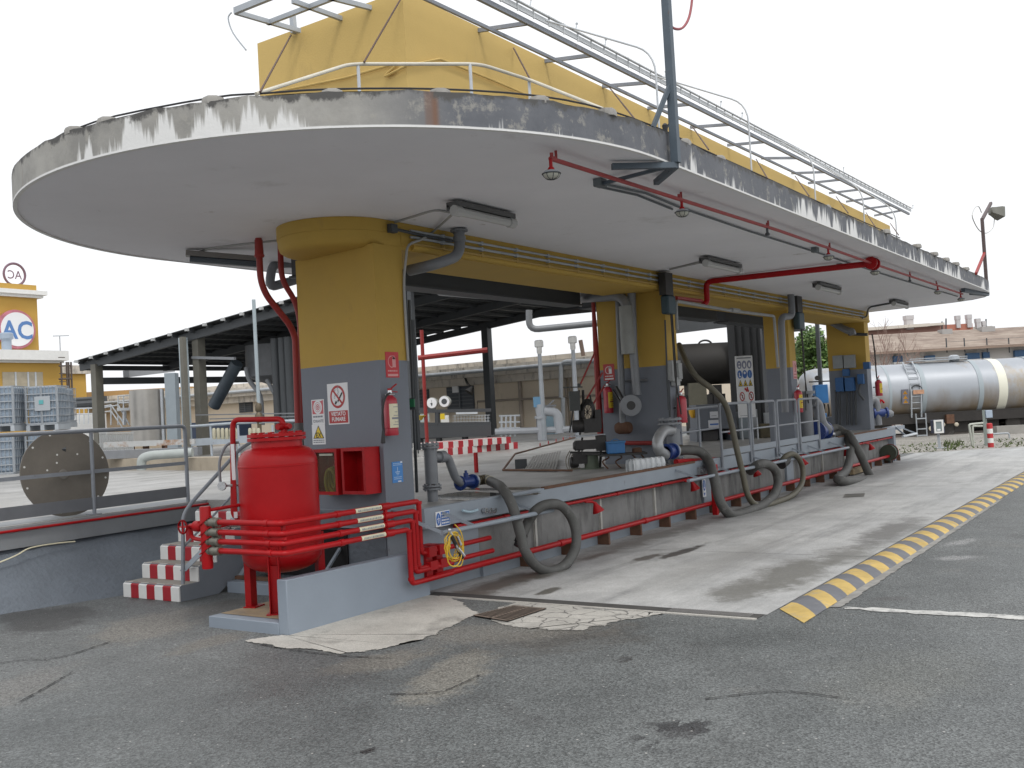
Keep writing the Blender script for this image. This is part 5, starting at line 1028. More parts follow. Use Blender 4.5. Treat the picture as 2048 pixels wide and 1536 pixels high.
plate('blue_sign', m_-V(0, .001, 0), X_, Z_, w_, h_, [mat('sign_azure', (.05, .22, .55), .45), mat('sign_pale_blue', (.35, .5, .7), .5), M_SIGNW], 'small blue earthing notice low on the right face of the first pillar', 'sign', d_blue)
def extinguisher(loc, label, r=.075, h=.43, lab=0, hose_=True, group='wall fire extinguishers'):
    """loc: bottom centre"""
    L_ = Vector(loc); t = thing('fire_extinguisher', label, 'extinguisher', L_, group)
    b = MB(); b.lathe(L_, Z_, [(r*.9, 0), (r, .015), (r*.94, .07), (r, .075), (r, h-.05), (r*.86, h-.015), (r*.45, h+.01), (r*.4, h+.03)], 22); b.build('cylinder', mat('extinguisher_red', (.40, .022, .04), .4, var=.08, vscale=6, coat=.2), t)
    b = MB(); vs = []; n = 9
    if lab == 2: n = 0
    for z in (h*.20, h*.82):
        for i in range(n): a = math.radians(-150+i*130/(n-1)); vs.append(L_+V(math.cos(a)*(r+.0015), math.sin(a)*(r+.0015), z))
    if n: b.add(vs, [(i, i+1, n+i+1, n+i) for i in range(n-1)], 0)
    for f, tt in () if not n else ((.60, .30), (.51, .5), (.42, .75), (.34, .35), (.27, .6), (.73, .5)):
        vs = []; a0, a1 = -90-55*tt, -90+55*tt
        for z in (h*f, h*f+(.02 if tt == .75 else .006)):
            for i in range(5): a = math.radians(a0+i*(a1-a0)/4); vs.append(L_+V(math.cos(a)*(r+.003), math.sin(a)*(r+.003), z))
        b.add(vs, [(i, i+1, 5+i+1, 5+i) for i in range(4)], 1)
    if n: b.build('paper_label', [M_CREAM if lab == 0 else M_SIGNY, M_SIGNG if lab == 0 else M_REDD], t)
    b = MB(); top = L_+V(0, 0, h+.02); b.lathe(top, Z_, [(r*.7, 0), (r*.72, .01), (r*.35, .02), (r*.3, .05)], 14); b.build('valve', M_STEEL, t)
    b = MB(); b.bar(top+V(-.01, 0, .05), top+V(.11, -.0, .115), .02, .008); b.bar(top+V(-.0, 0, .04), top+V(.115, 0, .03), .02, .008); b.box(top.x-.02, top.x+.025, top.y-.012, top.y+.012, top.z+.02, top.z+.07); b.build('handle', M_REDP, t)
    if hose_:
        b = MB(); b.tube(catmull([top+V(-.02, -.02, .02), top+V(-.08, -.03, .0), top+V(-.125, -.02, -.08), top+V(-.135, .0, -.22), top+V(-.13, 0, -.36)], 6), .0105, 8); b.lathe(top+V(-.13, 0, -.36), V(-.12, 0, -1), [(.012, 0), (.016, .02), (.026, .13), (.02, .135)], 10); b.build('discharge_hose', M_BLK, t)
    b = MB(); b.box(L_.x-.03, L_.x+.03, L_.y+r*.8, .42 if abs(L_.y-.33) < .2 else L_.y+r+.03, L_.z+h*.55, L_.z+h*.62); b.build('bracket', M_GRYD, t)
    return t
e = at(784, 871, y=.335); ex0 = extinguisher((e.x, .335, e.z), 'red fire extinguisher with a cream label and black hose on the first pillar', .073, .40)
# hose cabinets on the left face
def cabinet(x0, y0, x1, y1, label, open_):
    m, w_, h_ = lrect(x0, y0, x1, y1); D = .20; t = thing('hose_cabinet', label, 'hose cabinet', m, 'red hose cabinets on the first pillar'); u, n = LU, LN
    fc = m+n*D/2; k = .012; b = MB()
    b.obox(m+n*.006, u, Z_, n, w_, h_, .012); 
    for s in (-1, 1): b.obox(fc+u*s*(w_/2-k/2), u, Z_, n, k, h_, D); b.obox(fc+Z_*s*(h_/2-k/2), u, Z_, n, w_-2*k-.002, k, D-.001)
    fr_ = .035
    for s in (-1, 1): b.obox(m+n*(D+.004)+u*s*(w_/2-fr_/2), u, Z_, n, fr_, h_, .012); b.obox(m+n*(D+.004)+Z_*s*(h_/2-fr_/2), u, Z_, n, w_-2*fr_-.002, fr_, .011)
    b.build('box', M_REDP, t)
    if not open_:
        b = MB(); g = bpy.data.materials.new('cabinet_glass'); g.use_nodes = True; p = g.node_tree.nodes['Principled BSDF']; p.inputs['Base Color'].default_value = (.12, .11, .08, 1); p.inputs['Roughness'].default_value = .15; p.inputs['Specular IOR Level'].default_value = .25; p.inputs['Alpha'].default_value = .30
        b.obox(m+n*(D-.02), u, Z_, n, w_-2*fr_, h_-2*fr_, .004); b.build('pane', g, t)
        b = MB(); c_ = m+n*D*.5+Z_*-.05
        for j in range(4): b.tube([c_+n*(.03*j-.045)+u*(math.cos(a)*(.055+.01*j))+Z_*(math.sin(a)*(.10+.012*j)-.02*j) for a in [i*2*math.pi/18 for i in range(18)]], .017, 7, closed=True)
        b.build('coiled_hose', mat('yellow_hose', (.42, .36, .03), .6, var=.15, vscale=8), t)
        b = MB(); b.obox(m+n*(D-.012)+Z_*(h_/2-fr_-.025), u, Z_, n, w_*.55, .022, .003); b.build('notice', mat('faded_notice', (.45, .44, .36), .6), t)
    return t
cabinet(657, 896, 705, 986, 'left red hose cabinet with a glazed door and yellow hose behind it', 0)
cabinet(714, 893, 761, 985, 'right red hose cabinet, open and empty, next to the glazed one', 1)
# two red risers and grey pipe left of the pillar
def pipe(name, pts, r, m, label, rad=.12, n=10, cat='pipe'):
    b = MB(); b.tube(elbow(pts, rad), r, n); return tag(b.build(name, m), label, cat)
q = [at(519, 482, z=ZC-.01), at(521, 560, y=2.05), at(532, 590, y=2.05), at(580, 650, y=2.0), at(587, 700, y=2.0), at(593, 840, y=2.0)]; q[0] = V(q[1].x, 2.05, ZC)
t = thing('red_riser', 'thick red riser pipe cranked from the soffit down beside the first pillar', 'pipe', (q[-1].x, 2, ZD))
b = MB(); b.tube(elbow(q[:4]+[at(590, 665, y=2.)+V(0, 0, -.05), at(596, 846, y=2.)], .25), .037, 12); z0 = at(519, 515, y=2.05).z; b.lathe((q[1].x, 2.05, z0), Z_, [(.05, 0), (.058, .02), (.05, .04), (.045, .2)], 12); b.build('pipe', M_REDD, t)
g_ = at(597, 846, y=2.); b = MB(); b.lathe((g_.x, 2., g_.z), -Z_, [(.055, 0), (.055, .06), (.066, .07), (.066, .1), (.055, .11), (.055, .4), (.06, .41), (.06, max(.5, g_.z-ZD))], 14); b.build('coupling', mat('dull_grey_fitting', (.13, .125, .12), .5, var=.2, vscale=9), t)
pipe('red_riser', [V(at(562, 520, y=2.2).x, 2.2, ZC), at(563, 560, y=2.2), at(590, 600, y=2.15), at(600, 640, y=2.1), at(606, 880, y=2.05)], .035, M_REDD, 'second red riser pipe mostly hidden behind the first pillar', .2)
pipe('frame_duct', [at(620, 527, y=3.2), at(545, 527, y=3.2), at(538, 575, y=3.2), at(620, 552, y=3.2)], .06, M_PIPEG, 'grey pipe loop under the canopy behind the red risers', .12, 12)
# cables and small gear behind the first pillar's right edge
b = MB(); b.tube([at(823, 640, y=1.0), at(828, 760, y=1.0), at(836, 900, y=1.0)], .035, 8); b.tube([at(818, 600, y=.9), at(826, 800, y=.9), at(834, 985, y=.9)], .02, 6); tag(b.build('conduit_bundle', M_GRYD), 'dark conduit bundle down the back edge of the first pillar', 'conduit')
q = at(823, 808, y=.75); b = MB(); b.obox(q, V(.3, -1, 0), Z_, V(1, .3, 0), .10, .13, .03, 0); b.obox(q+V(-.03, -.02, .01), V(.3, -1, 0), Z_, V(1, .3, 0), .08, .09, .03, 1); tag(b.build('green_sign', [M_GRYD, M_GREEN]), 'little green emergency sign on the back edge of the first pillar', 'sign')
# ------------------------------------------------------------------ second and further pillars
XF = 6.6
def f2(px, py, off=0, X=None): return at(px, py, x=(X or XF)-off)
def rect_x(x0, y0, x1, y1, X):
    a, c = at(x0, (y0+y1)/2, x=X), at(x1, (y0+y1)/2, x=X); m = (a+c)/2; return m, abs(a.y-c.y), at((x0+x1)/2, y0, x=X).z-at((x0+x1)/2, y1, x=X).z
m_, w_, h_ = rect_x(1207, 728, 1229, 761, XF-.001); plate('extinguisher_sign', m_, -Y_, Z_, w_, h_, [M_SIGNR, M_SIGNW], 'red extinguisher sign with a white bottle on the dark side of the second pillar', 'sign', d_fire)
e = at(1218, 826, x=XF-.09); extinguisher((e.x, e.y, e.z), 'red extinguisher with a yellow label on the dark side of the second pillar', .078, .42, 1, False)
e = at(1361, 846, y=.32); extinguisher((e.x+.03, .30, e.z), 'red extinguisher turned away on the front edge of the second pillar', .085, .42, 2, False)
e = at(1601, 815, y=.30); extinguisher((e.x-.1, .30, e.z-.1), 'red extinguisher on the front edge of the third pillar behind the railing', .085, .45, 1, False)
e = at(1757, 792, y=.30); extinguisher((e.x, .28, e.z), 'red extinguisher with a yellow label on the last pillar, against the tank wagon', .09, .40, 1, False)
m_, w_, h_ = face_y(1586, 722, 1593, 758); plate('extinguisher_sign', m_-V(0, .001, 0), X_, Z_, w_, h_, [M_FPIC, M_SIGNR], 'faded pink extinguisher sign on the front edge of the third pillar', 'sign', d_fire)
# big pipes on the second pillar
q0 = [at(1195, 593, y=.95), at(1252, 590, y=.95), at(1256, 708, y=.95)]
t = thing('vapour_pipe', 'thick grey pipe with a wide insulated sleeve bending down over the second pillar', 'pipe', q0[1])
P_ = elbow([at(880, 585, x=12), at(1100, 600, x=8.2), at(1190, 594, x=6.35), at(1252, 590, x=6.35), at(1257, 660, x=6.35)], .25)
b = MB(); b.tube(P_, .085, 14); b.build('pipe', M_PIPEG, t); z_ = at(1254, 620, x=6.35); b = MB(); zz1, zz2 = at(1252, 612, x=6.35), at(1257, 708, x=6.35); b.lathe(zz2, Z_, [(.115, 0), (.115, zz1.z-zz2.z)], 16); b.build('sleeve', mat('insulation_grey', (.27, .28, .27), .6, var=.12, vscale=4), t)
t = thing('down_pipe', 'grey pipe ending in an open round flange on the second pillar', 'pipe', at(1265, 800, x=6.4))
b = MB(); b.tube([at(1263, 575, x=6.42), at(1266, 690, x=6.42), at(1274, 790, x=6.42)], .07, 12); b.tube([at(1237, 600, x=6.45), at(1241, 720, x=6.45), at(1246, 850, x=6.45)], .055, 10); b.build('pipe', M_PIPEG, t)
c_ = at(1261, 811, x=6.25); n_ = V(-.75, -.6, 0).normalized(); b = MB(); pr_ = [(.075, 0), (.17, 0), (.175, .01), (.175, .035), (.17, .045), (.075, .045)]; b.lathe(c_, n_, pr_, 26, 0); b.lathe(c_+n_*.046, n_, [(.072, 0), (.072, .001)], 20, 1); b.build('flange', [M_PIPEG, M_DARKM], t)
b = MB(); b.bar(c_+n_*.03+V(0, .12, .08), c_+n_*.03+V(.05, .28, .32), .05, .03); b.bar(c_+n_*.03+V(0, .17, .04), c_+n_*.03+V(.05, .34, .27), .03, .02); b.build('lever', M_DARKM, t)
q = at(1238, 849, x=6.45); b = MB(); b.lathe(q+V(0, .05, -.06), -Y_, [(.08, 0), (.10, .05), (.10, .22), (.08, .26)], 14); b.build('cap', M_RUST, t)
b = MB(); b.tube([at(1250, 762, x=6.55), at(1295, 760, x=6.55)], .025, 7); b.build('tie_rod', M_PIPEG, t)
b = MB(); b.tube([at(1205, 886, x=6.5), at(1315, 886, x=6.5), ], .035, 9); tag(b.build('floor_pipe', M_REDD), 'red pipe along the foot of the second pillar', 'pipe')
b = MB(); b.tube([at(1352, 924, y=.15), at(1445, 919, y=.05)], .045, 9); tag(b.build('floor_pipe', M_REDP), 'red pipe on the deck behind the swan-neck valve', 'pipe')
t = thing('switch_box', 'grey electrical switch box on the front edge of the second pillar', 'electrical box', at(1348, 745, y=.38))
b = MB(); q = at(1348, 742, y=.38); b.obox(q, X_, Y_, Z_, .34, .10, .34); b.obox(at(1357, 742, y=.33), X_, Y_, Z_, .14, .08, .26); b.obox(at(1351, 763, y=.36), X_, Y_, Z_, .16, .1, .14); b.build('box', mat('box_grey', (.32, .33, .33), .5, var=.1, vscale=8), t, bevel=.008)
b = MB(); b.tube([at(1337, 760, y=.37), at(1341, 850, y=.37)], .02, 6); b.tube([at(1330, 640, y=.37), at(1337, 820, y=.37)], .014, 6); b.build('conduit', M_GRYD, t)
# ------------------------------------------------------------------ winch machine on the deck
mx_ = at(1180, 940, z=ZD); X0, Y0 = mx_.x+.3, mx_.y+.2
mc = thing('drum_winch', 'oily dark drum winch with a green drum and coil wheel left of the second pillar', 'machine', (X0, Y0, ZD))
DM = (mx_+V(.25, .25, 0)-Vector(CAM)).dot(Vector(CF))
def mp(px, py, dd=0): return at(px, py, d=DM+dd)
b = MB(); q = mp(1182, 906); b.lathe((q.x, q.y, ZD), Z_, [(.19, 0), (.19, .012), (.115, .012), (.112, .22), (.16, .225), (.16, .24)], 20); b.build('drum', mat('pale_green_drum', (.13, .16, .115), .6, var=.25, vscale=6), mc)
CR_ = Vector(CR); CU_ = Vector(CU); CF_ = Vector(CF); RH = V(CR_.x, CR_.y, 0).normalized(); FH = V(CF_.x, CF_.y, 0).normalized()
b = MB(); b.obox(mp(1160, 872), RH, FH, Z_, .46, .34, .012); b.obox(mp(1195, 869), RH, FH, Z_, .22, .3, .012); b.build('tray', M_GALV, mc)
b = MB(); b.lathe(mp(1146, 853)-RH*.02, RH, [(.03, 0), (.095, .01), (.10, .03), (.10, .26), (.07, .28)], 14); b.obox(mp(1184, 851), RH, FH, Z_, .26, .24, .22); b.obox(mp(1176, 889), RH, FH, Z_, .40, .26, .14); b.obox(mp(1202, 886), RH, FH, Z_, .15, .26, .24); b.lathe(mp(1146, 892), RH, [(.05, 0), (.08, .03), (.08, .16), (.05, .18)], 10); b.obox(mp(1160, 917), RH, FH, Z_, .22, .2, .16); b.lathe(mp(1142, 925)-RH*.02, RH, [(.07, 0), (.09, .02), (.09, .12), (.07, .14)], 12); b.obox(mp(1196, 838), RH, FH, Z_, .10, .12, .30); b.build('motor', M_DARKM, mc)
b = MB(); b.obox(mp(1149, 802), RH, FH, Z_, .165, .16, .31); b.bar(mp(1126, 775), mp(1165, 774), .02); b.lathe(mp(1158, 772), Z_, [(.03, -.02), (.03, .04)], 8); b.build('control_box', mat('dark_box', (.045, .05, .048), .5, var=.2, vscale=8), mc)
b = MB()
for k in range(7):
    r_ = .115+.013*k; b.tube([mp(1175, 824)+RH*(r_*.62*math.cos(a))+CU_*(r_*1.05*math.sin(a))+FH*(.02*k-.06) for a in [i*2*math.pi/22 for i in range(22)]], .011, 6, closed=True)
for k in range(9): a = k*2*math.pi/9; b.tube([mp(1175, 824), mp(1175, 824)+RH*.08*math.cos(a)+CU_*.13*math.sin(a)], .006, 5)
b.build('cable_coil', M_DARKM, mc)
b = MB()
for (a, c, wd) in (((1139, 865), (1147, 815), .018), ((1166, 780), (1168, 860), .03), ((1158, 780), (1160, 870), .02), ((1192, 860), (1180, 790), .02), ((1165, 875), (1150, 935), .03), ((1203, 875), (1200, 935), .03), ((1140, 905), (1215, 905), .03)): b.bar(mp(*a), mp(*c), wd)
b.build('frame', M_DARKM, mc)
b = MB(); rn = random.Random(5)
for k in range(5): b.tube(catmull([mp(1140+k*4, 900+rn.uniform(-4, 4)), mp(1132+k*5, 918), mp(1136+k*4, 938), mp(1150+k*3, 936)], 5), .008, 5)
b.tube(catmull([mp(1144, 908), mp(1155, 912), mp(1168, 898), mp(1182, 896)], 5), .01, 6); b.build('rope', mat('hemp_grey', (.24, .22, .18), .8), mc)
# folded gangway lying on the deck
gw = thing('gangway', 'rusty folded gangway ladder with red teeth along one side lying on the deck', 'ladder', at(1060, 940, z=ZD))
lo = [at(1006, 940, z=ZD+.02), at(1144, 941, z=ZD+.03)]; hi = [at(1030, 908, z=ZD+.18), at(1150, 875, z=ZD+.25)]
b = MB(); b.tube([lo[1], lo[0], hi[0], hi[1]], .018, 7); b.build('side_rail', M_RUST, gw)
b = MB()
for k in range(11):
    f = .34+k*.042; a_ = lo[0]+(lo[1]-lo[0])*f; c_ = hi[0]+(hi[1]-hi[0])*f; b.bar(a_, a_+(c_-a_)*.55, .030, .012)
b.build('rung', mat('worn_steel', (.22, .215, .20), .6, var=.25, vscale=9), gw)
b = MB()
for k in range(5):
    p = hi[0]+(hi[1]-hi[0])*(.36+k*.135); d_ = (hi[1]-hi[0]).normalized(); b.add([p-d_*.05+V(0, 0, .02), p+d_*.05+V(0, 0, .02), p+V(0, 0, .085), p-d_*.05+V(0, .02, .02), p+d_*.05+V(0, .02, .02), p+V(0, .02, .085)], [(0, 1, 2), (3, 5, 4), (0, 3, 4, 1), (1, 4, 5, 2), (2, 5, 3, 0)])
b.build('teeth', M_REDD, gw)
b = MB(); b.obox(at(1042, 928, z=ZD+.09), RH, Z_, FH, .20, .16, .03); b.build('bracket', M_GRYD, gw)
# blue crate, trolley, wrapped bottles
bd = 15.6
t = thing('trolley', 'low dark steel trolley with curved legs in front of the second pillar', 'trolley', V(*at(1250, 925, d=bd).xy, ZD))
def tp(px, py): return at(px, py, d=bd)
b = MB(); b.obox(tp(1245, 908), RH, FH, Z_, .72, .4, .03); b.bar(tp(1165, 908), tp(1200, 908), .03); b.build('top', M_DARKM, t)
for px in (1212, 1238, 1264, 1282):
    b = MB(); q = tp(px, 909); b.tube(catmull([q, q+RH*.04+V(0, 0, -.05), q+RH*(.06 if px > 1240 else -.06)+V(0, 0, -.11), V(q.x, q.y, ZD)+RH*.02], 4), .012, 6); b.build('leg', M_RUST, t)
t = thing('battery_box', 'bright blue plastic box with a lid standing on the dark trolley', 'box', tp(1231, 907))
b = MB(); b.obox(tp(1231, 896), RH, FH, Z_, .27, .22, .16); b.build('box', M_BLUE, t, bevel=.008); b = MB(); b.obox(tp(1231, 884), RH, FH, Z_, .29, .24, .03); b.tube(catmull([tp(1222, 882), tp(1231, 878), tp(1240, 882)], 4), .008, 6); b.build('lid', mat('blue_lid', (.035, .15, .33), .5), t, bevel=.006)
b = MB(); b.lathe(tp(1274, 902)+V(0, 0, -.03), Z_, [(.07, 0), (.08, .01), (.075, .07), (.05, .085)], 12); tag(b.build('rusty_weight', M_RUST), 'rusty round weight on the right end of the trolley', 'weight')
t = thing('water_bottles', 'clear shrink-wrapped row of water bottles lying on the deck edge', 'bottles', at(1293, 940, z=ZD))
mg = bpy.data.materials.new('clear_film'); mg.use_nodes = True; p_ = mg.node_tree.nodes['Principled BSDF']; p_.inputs['Base Color'].default_value = (.75, .78, .8, 1); p_.inputs['Roughness'].default_value = .22; p_.inputs['Alpha'].default_value = .62; p_.inputs['Specular IOR Level'].default_value = .8
w0, w1 = at(1262, 943, z=ZD), at(1324, 936, z=ZD); u_ = (w1-w0).normalized(); nn = V(u_.y, -u_.x, 0); L_ = (w1-w0).length
b = MB()
for k in range(6):
    for j in range(2): b.lathe(w0+u_*(L_*(k+.5)/6)+nn*(.06-.1*j)+V(0, 0, .0), Z_, [(.036, .002), (.042, .01), (.04, .05), (.042, .08), (.042, .12), (.02, .155), (.014, .175)], 12)
b.build('bottle_row', mg, t)
b = MB(); vs = []; rn = random.Random(3)
for i in range(13):
    for (yy, zz) in ((-.07, .0), (-.075, .09), (-.05, .165), (.02, .18), (.09, .165), (.115, .09), (.11, .0)): vs.append(w0+u_*(L_*i/12)+nn*(-yy+.0+rn.uniform(-.008, .008))+V(0, 0, zz+rn.uniform(-.008, .008)))
b.add(vs, [(i*7+j, i*7+j+1, (i+1)*7+j+1, (i+1)*7+j) for i in range(12) for j in range(6)]); b.build('film', mg, t)
b = MB(); b.bar(at(953, 945, z=ZD), at(951, 905, y=at(953, 945, z=ZD).y), .05); tag(b.build('red_peg', M_REDP), 'short red upright peg behind the blue valve on the deck', 'post')
b = MB(); q = at(953, 945, z=ZD)
# striped kerb further back
M_KW = mat('kerb_white', (.58, .57, .55), .7, var=.1, vscale=4)
t = thing('striped_kerb', 'low double kerb painted in red and white blocks at the back of the deck', 'kerb', at(950, 905, z=ZD))
for (a, c, z0, z1, n_, off) in (((886, 912), (1036, 897), ZD, ZD+.17, 16, 0), ((866, 899), (1022, 886), ZD+.17, ZD+.33, 16, 1)):
    p, q = at(*a, z=z0), at(*c, z=z0); d_ = (q-p); b = MB(); nn = V(-d_.y, d_.x, 0).normalized()
    for k in range(n_):
        s0, s1 = p+d_*(k/n_), p+d_*((k+1)/n_); c_ = (s0+s1)/2+nn*.4; b.obox(V(c_.x, c_.y, (z0+z1)/2), d_, nn, Z_, d_.length/n_, .8, z1-z0, k % 2)
    b.build('kerb_course', [M_KW, M_STR], t)
# ------------------------------------------------------------------ cabinet, sign board and plant between second and third pillars
dC = 24.2
def cp_(px, py, dd=0): return at(px, py, d=dC+dd)
t = thing('pump_cabinet', 'dark grey steel cabinet with two paper notices and an open lower bay behind the railing', 'cabinet', V(*cp_(1432, 900).xy, ZD))
def qbox(b, x0, y0, x1, y1, dd, dep, m=0):
    c = cp_((x0+x1)/2, (y0+y1)/2, dd); w_ = (x1-x0)*(dC+dd)/FPX; h_ = (y1-y0)*(dC+dd)/FPX; b.obox(c+FH*dep/2, RH, Z_, FH, w_, h_, dep, m)
M_CAB = mat('dark_cabinet_grey', (.125, .14, .165), .5, var=.08, vscale=4)
b = MB(); qbox(b, 1394, 808, 1472, 858, 0, 1.0); qbox(b, 1394, 858, 1404, 900, .01, 1.0); qbox(b, 1462, 858, 1472, 900, .01, 1.0); qbox(b, 1404, 858, 1462, 898, .9, .1); b.build('case', M_CAB, t)
b = MB(); qbox(b, 1384, 893, 1484, 905, -.3, 1.6); b.build('plinth', M_CONC, t)
b = MB(); qbox(b, 1406, 862, 1436, 894, .35, .4); b.build('inner_duct', mat('duct_grey', (.16, .155, .16), .6), t)
b = MB(); qbox(b, 1420, 823, 1436, 836, -.02, .012, 0); qbox(b, 1417, 840, 1442, 857, -.02, .012, 0); qbox(b, 1420, 847, 1437, 850, -.03, .006, 1); qbox(b, 1423, 831, 1433, 832, -.03, .006, 2); b.build('notice', [mat('paper_grey', (.60, .61, .64), .6), M_SIGNB, M_SIGNG], t)
b = MB(); c_ = cp_(1459, 864, -.05); b.lathe(c_, -FH, [(.05, 0), (.055, .04), (.03, .08)], 12); b.build('stop_button', M_REDD, t)
b = MB(); c_ = cp_(1386, 826, .3); b.lathe(c_, Z_, [(.04, -.12), (.06, -.1), (.10, .0), (.10, .08)], 12); b.build('beacon', mat('amber_lamp', (.65, .36, .03), .35), t)
# safety board
dS = 24.0
t = thing('safety_board', 'tall white safety board with rows of blue, yellow and red pictograms on thin legs', 'sign', V(*at(1495, 895, d=dS).xy, ZD))
c_ = at(1491, 773, d=dS); bw = 34.5*dS/FPX; bh = 123*dS/FPX; lu = RH; ln = -FH
b = MB(); b.obox(c_+FH*.02, lu, Z_, FH, bw, bh, .03, 0)
F = lambda x, y, e=.004: c_+lu*x*bw+Z_*y*bh+ln*(-.005+e)
rect(b, F, -.42, .42, .455, .475, 5); k_ = bw/bh
for r_, y in enumerate((.355, .20)):
    for i in range(3):
        x = -.29+.29*i; ring(b, F, x, y, .135, .068, .0, 1 if r_ else 6, .004, 20)
        if r_ == 0: disc(b, F, x, y-.005, .06, .040, 0, .008, 12); 
        else: (rect(b, F, x-.05, x, y-.035, y+.03, 0, .008), rect(b, F, x-.05, x+.06, y-.045, y-.025, 0, .008)) if i == 0 else (disc(b, F, x, y+.022, .06, .022, 0, .008, 12) if i == 1 else (rect(b, F, x-.015, x+.015, y-.04, y+.02, 7, .008), disc(b, F, x, y+.032, .02, .01, 7, .008, 10)))
        if r_ == 0 and i == 0: rect(b, F, x-.09, x+.09, y-.012, y+.012, 6, .010)
for i in range(3): x = -.28+.29*i; tri(b, F, x-.13, x+.13, .005, .115, 3, .004); tri(b, F, x-.095, x+.095, .014, .095, 2, .008); rect(b, F, x-.03, x+.03, .022, .05, 3, .011)
for x, y in ((-.22, -.16), (.30, -.16)): disc(b, F, x, y, .15, .075, 4, .004, 20); disc(b, F, x, y, .11, .055, 0, .008, 20); b.add([F(x-.09, y+.045, .014), F(x-.06, y+.05, .014), F(x+.09, y-.045, .014), F(x+.06, y-.05, .014)], [(0, 3, 2, 1)], 4); rect(b, F, x-.02, x+.03, y-.03, y+.03, 3, .011)
for x, y in ((-.02, -.04), (.1, -.03), (.05, -.065), (.14, -.07)): disc(b, F, x, y, .05, .025, 4, .004, 10)
rect(b, F, -.4, .4, -.475, -.468, 5)
b.build('board', [M_SIGNW, M_SIGNB, M_SIGNY, M_SIGNK, M_SIGNR, M_SIGNG, mat('sign_grey_blue', (.22, .24, .34), .5), mat('sign_light_blue', (.25, .45, .65), .5)], t)
b = MB(); 
for px in (1483, 1514): q = at(px, 835, d=dS+.03); b.bar(q, (q.x, q.y, ZD), .025)
b.build('leg', M_RAILW, t)
# plant seen between the pillars: horizontal dark vessel, duct, posts, pale cabinets
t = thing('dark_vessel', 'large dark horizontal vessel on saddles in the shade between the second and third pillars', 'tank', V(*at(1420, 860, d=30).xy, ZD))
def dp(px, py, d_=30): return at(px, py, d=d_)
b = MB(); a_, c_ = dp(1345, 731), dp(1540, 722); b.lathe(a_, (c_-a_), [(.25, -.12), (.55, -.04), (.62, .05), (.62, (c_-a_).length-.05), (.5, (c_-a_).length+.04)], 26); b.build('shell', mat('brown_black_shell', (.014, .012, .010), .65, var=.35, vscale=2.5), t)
b = MB(); c2 = dp(1410, 690); b.tube([c2+RH*(.20*math.cos(a))+Z_*(.14*math.sin(a)) for a in [math.pi*i/10 for i in range(11)]], .03, 6); b.bar(dp(1356, 696), dp(1376, 694), .14); b.build('lifting_eye', M_DARKM, t)
b = MB()
for px in (1380, 1430, 1500): q = dp(px, 770); b.obox(V(q.x, q.y, (ZD+q.z)/2), RH, FH, Z_, .25, .7, q.z-ZD)
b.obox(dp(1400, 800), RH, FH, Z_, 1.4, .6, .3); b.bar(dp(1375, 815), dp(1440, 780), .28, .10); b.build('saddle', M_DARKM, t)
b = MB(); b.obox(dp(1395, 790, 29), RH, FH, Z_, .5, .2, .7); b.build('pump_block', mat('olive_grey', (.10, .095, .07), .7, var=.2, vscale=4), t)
b = MB(); q0_, q1_ = dp(1461, 700), dp(1524, 700)
for px, wd in ((1466, .22), (1480, .2), (1494, .26), (1508, .24), (1518, .2)): q = dp(px, 700, 29.3); b.bar(V(q.x, q.y, ZD), V(q.x, q.y, 4.3), wd, .2)
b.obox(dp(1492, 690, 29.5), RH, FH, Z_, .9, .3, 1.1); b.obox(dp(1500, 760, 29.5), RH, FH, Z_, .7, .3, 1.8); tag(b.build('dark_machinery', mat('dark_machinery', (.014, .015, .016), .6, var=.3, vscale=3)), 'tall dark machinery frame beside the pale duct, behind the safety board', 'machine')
t = thing('duct_column', 'tall pale grey square duct standing right of the safety board', 'duct', V(*at(1545, 890, d=25.5).xy, ZD))
b = MB(); a_ = at(1527, 625, d=27); q = at(1535, 760, d=27); b.obox(V(q.x, q.y, 2.9), RH, FH, Z_, .17, .17, 4.1); b.build('duct', M_PIPEG, t)
b = MB(); q = at(1537, 858, d=25); b.obox(V(q.x, q.y, 1.15), RH, FH, Z_, .16, .16, .6); b.obox(V(*at(1510, 868, d=25).xy, 1.2), RH, FH, Z_, .13, .2, .7); b.build('cabinet', mat('pale_cabinet', (.36, .38, .40), .5, var=.1, vscale=4), t)
b = MB(); q = at(1531, 873, d=24.6); b.obox(V(q.x, q.y, ZD+.17), RH, FH, Z_, .30, .3, .34); tag(b.build('crate', mat('brown_crate', (.10, .085, .05), .8, var=.3, vscale=5), bevel=.01), 'dirty brown crate at the foot of the pale duct', 'crate')
b = MB(); q = at(1487, 872, d=24.8); b.obox(V(q.x, q.y, ZD+.33), RH, FH, Z_, .26, .3, .66); tag(b.build('pale_locker', mat('pale_locker', (.27, .31, .34), .5, var=.1, vscale=4), bevel=.008), 'pale grey locker under the safety board', 'locker')
# valve gear at third and fourth pillars
def pil_x(px, py, X): return at(px, py, x=X)
t = thing('valve_stack', 'grey upright pipe and blue valve before the third pillar, behind the last railing panel', 'valve', V(*at(1614, 870, y=.35).xy, ZD))
b = MB(); q = at(1614, 868, y=.35); b.lathe((q.x, q.y, ZD), Z_, [(.15, 0), (.15, 1.0), (.22, 1.0), (.22, 1.06), (.1, 1.06)], 14); b.tube(catmull([(q.x+.1, q.y-.1, 1.7), (q.x+.35, q.y-.15, 1.6), (q.x+.4, q.y-.2, 1.2), (q.x+.65, q.y-.25, 1.05)], 5), .12, 10); b.build('body', M_PIPEG, t)
b = MB(); q2 = at(1640, 862, y=.2); b.flange(q2-X_*.3, X_, .22, .05, 0, 6); b.lathe(q2-X_*.25, X_, [(.15, 0), (.18, .2), (.15, .45)], 14); b.flange(q2+X_*.2, X_, .22, .05, 0, 6); b.build('valve_body', M_BLUEV, t)
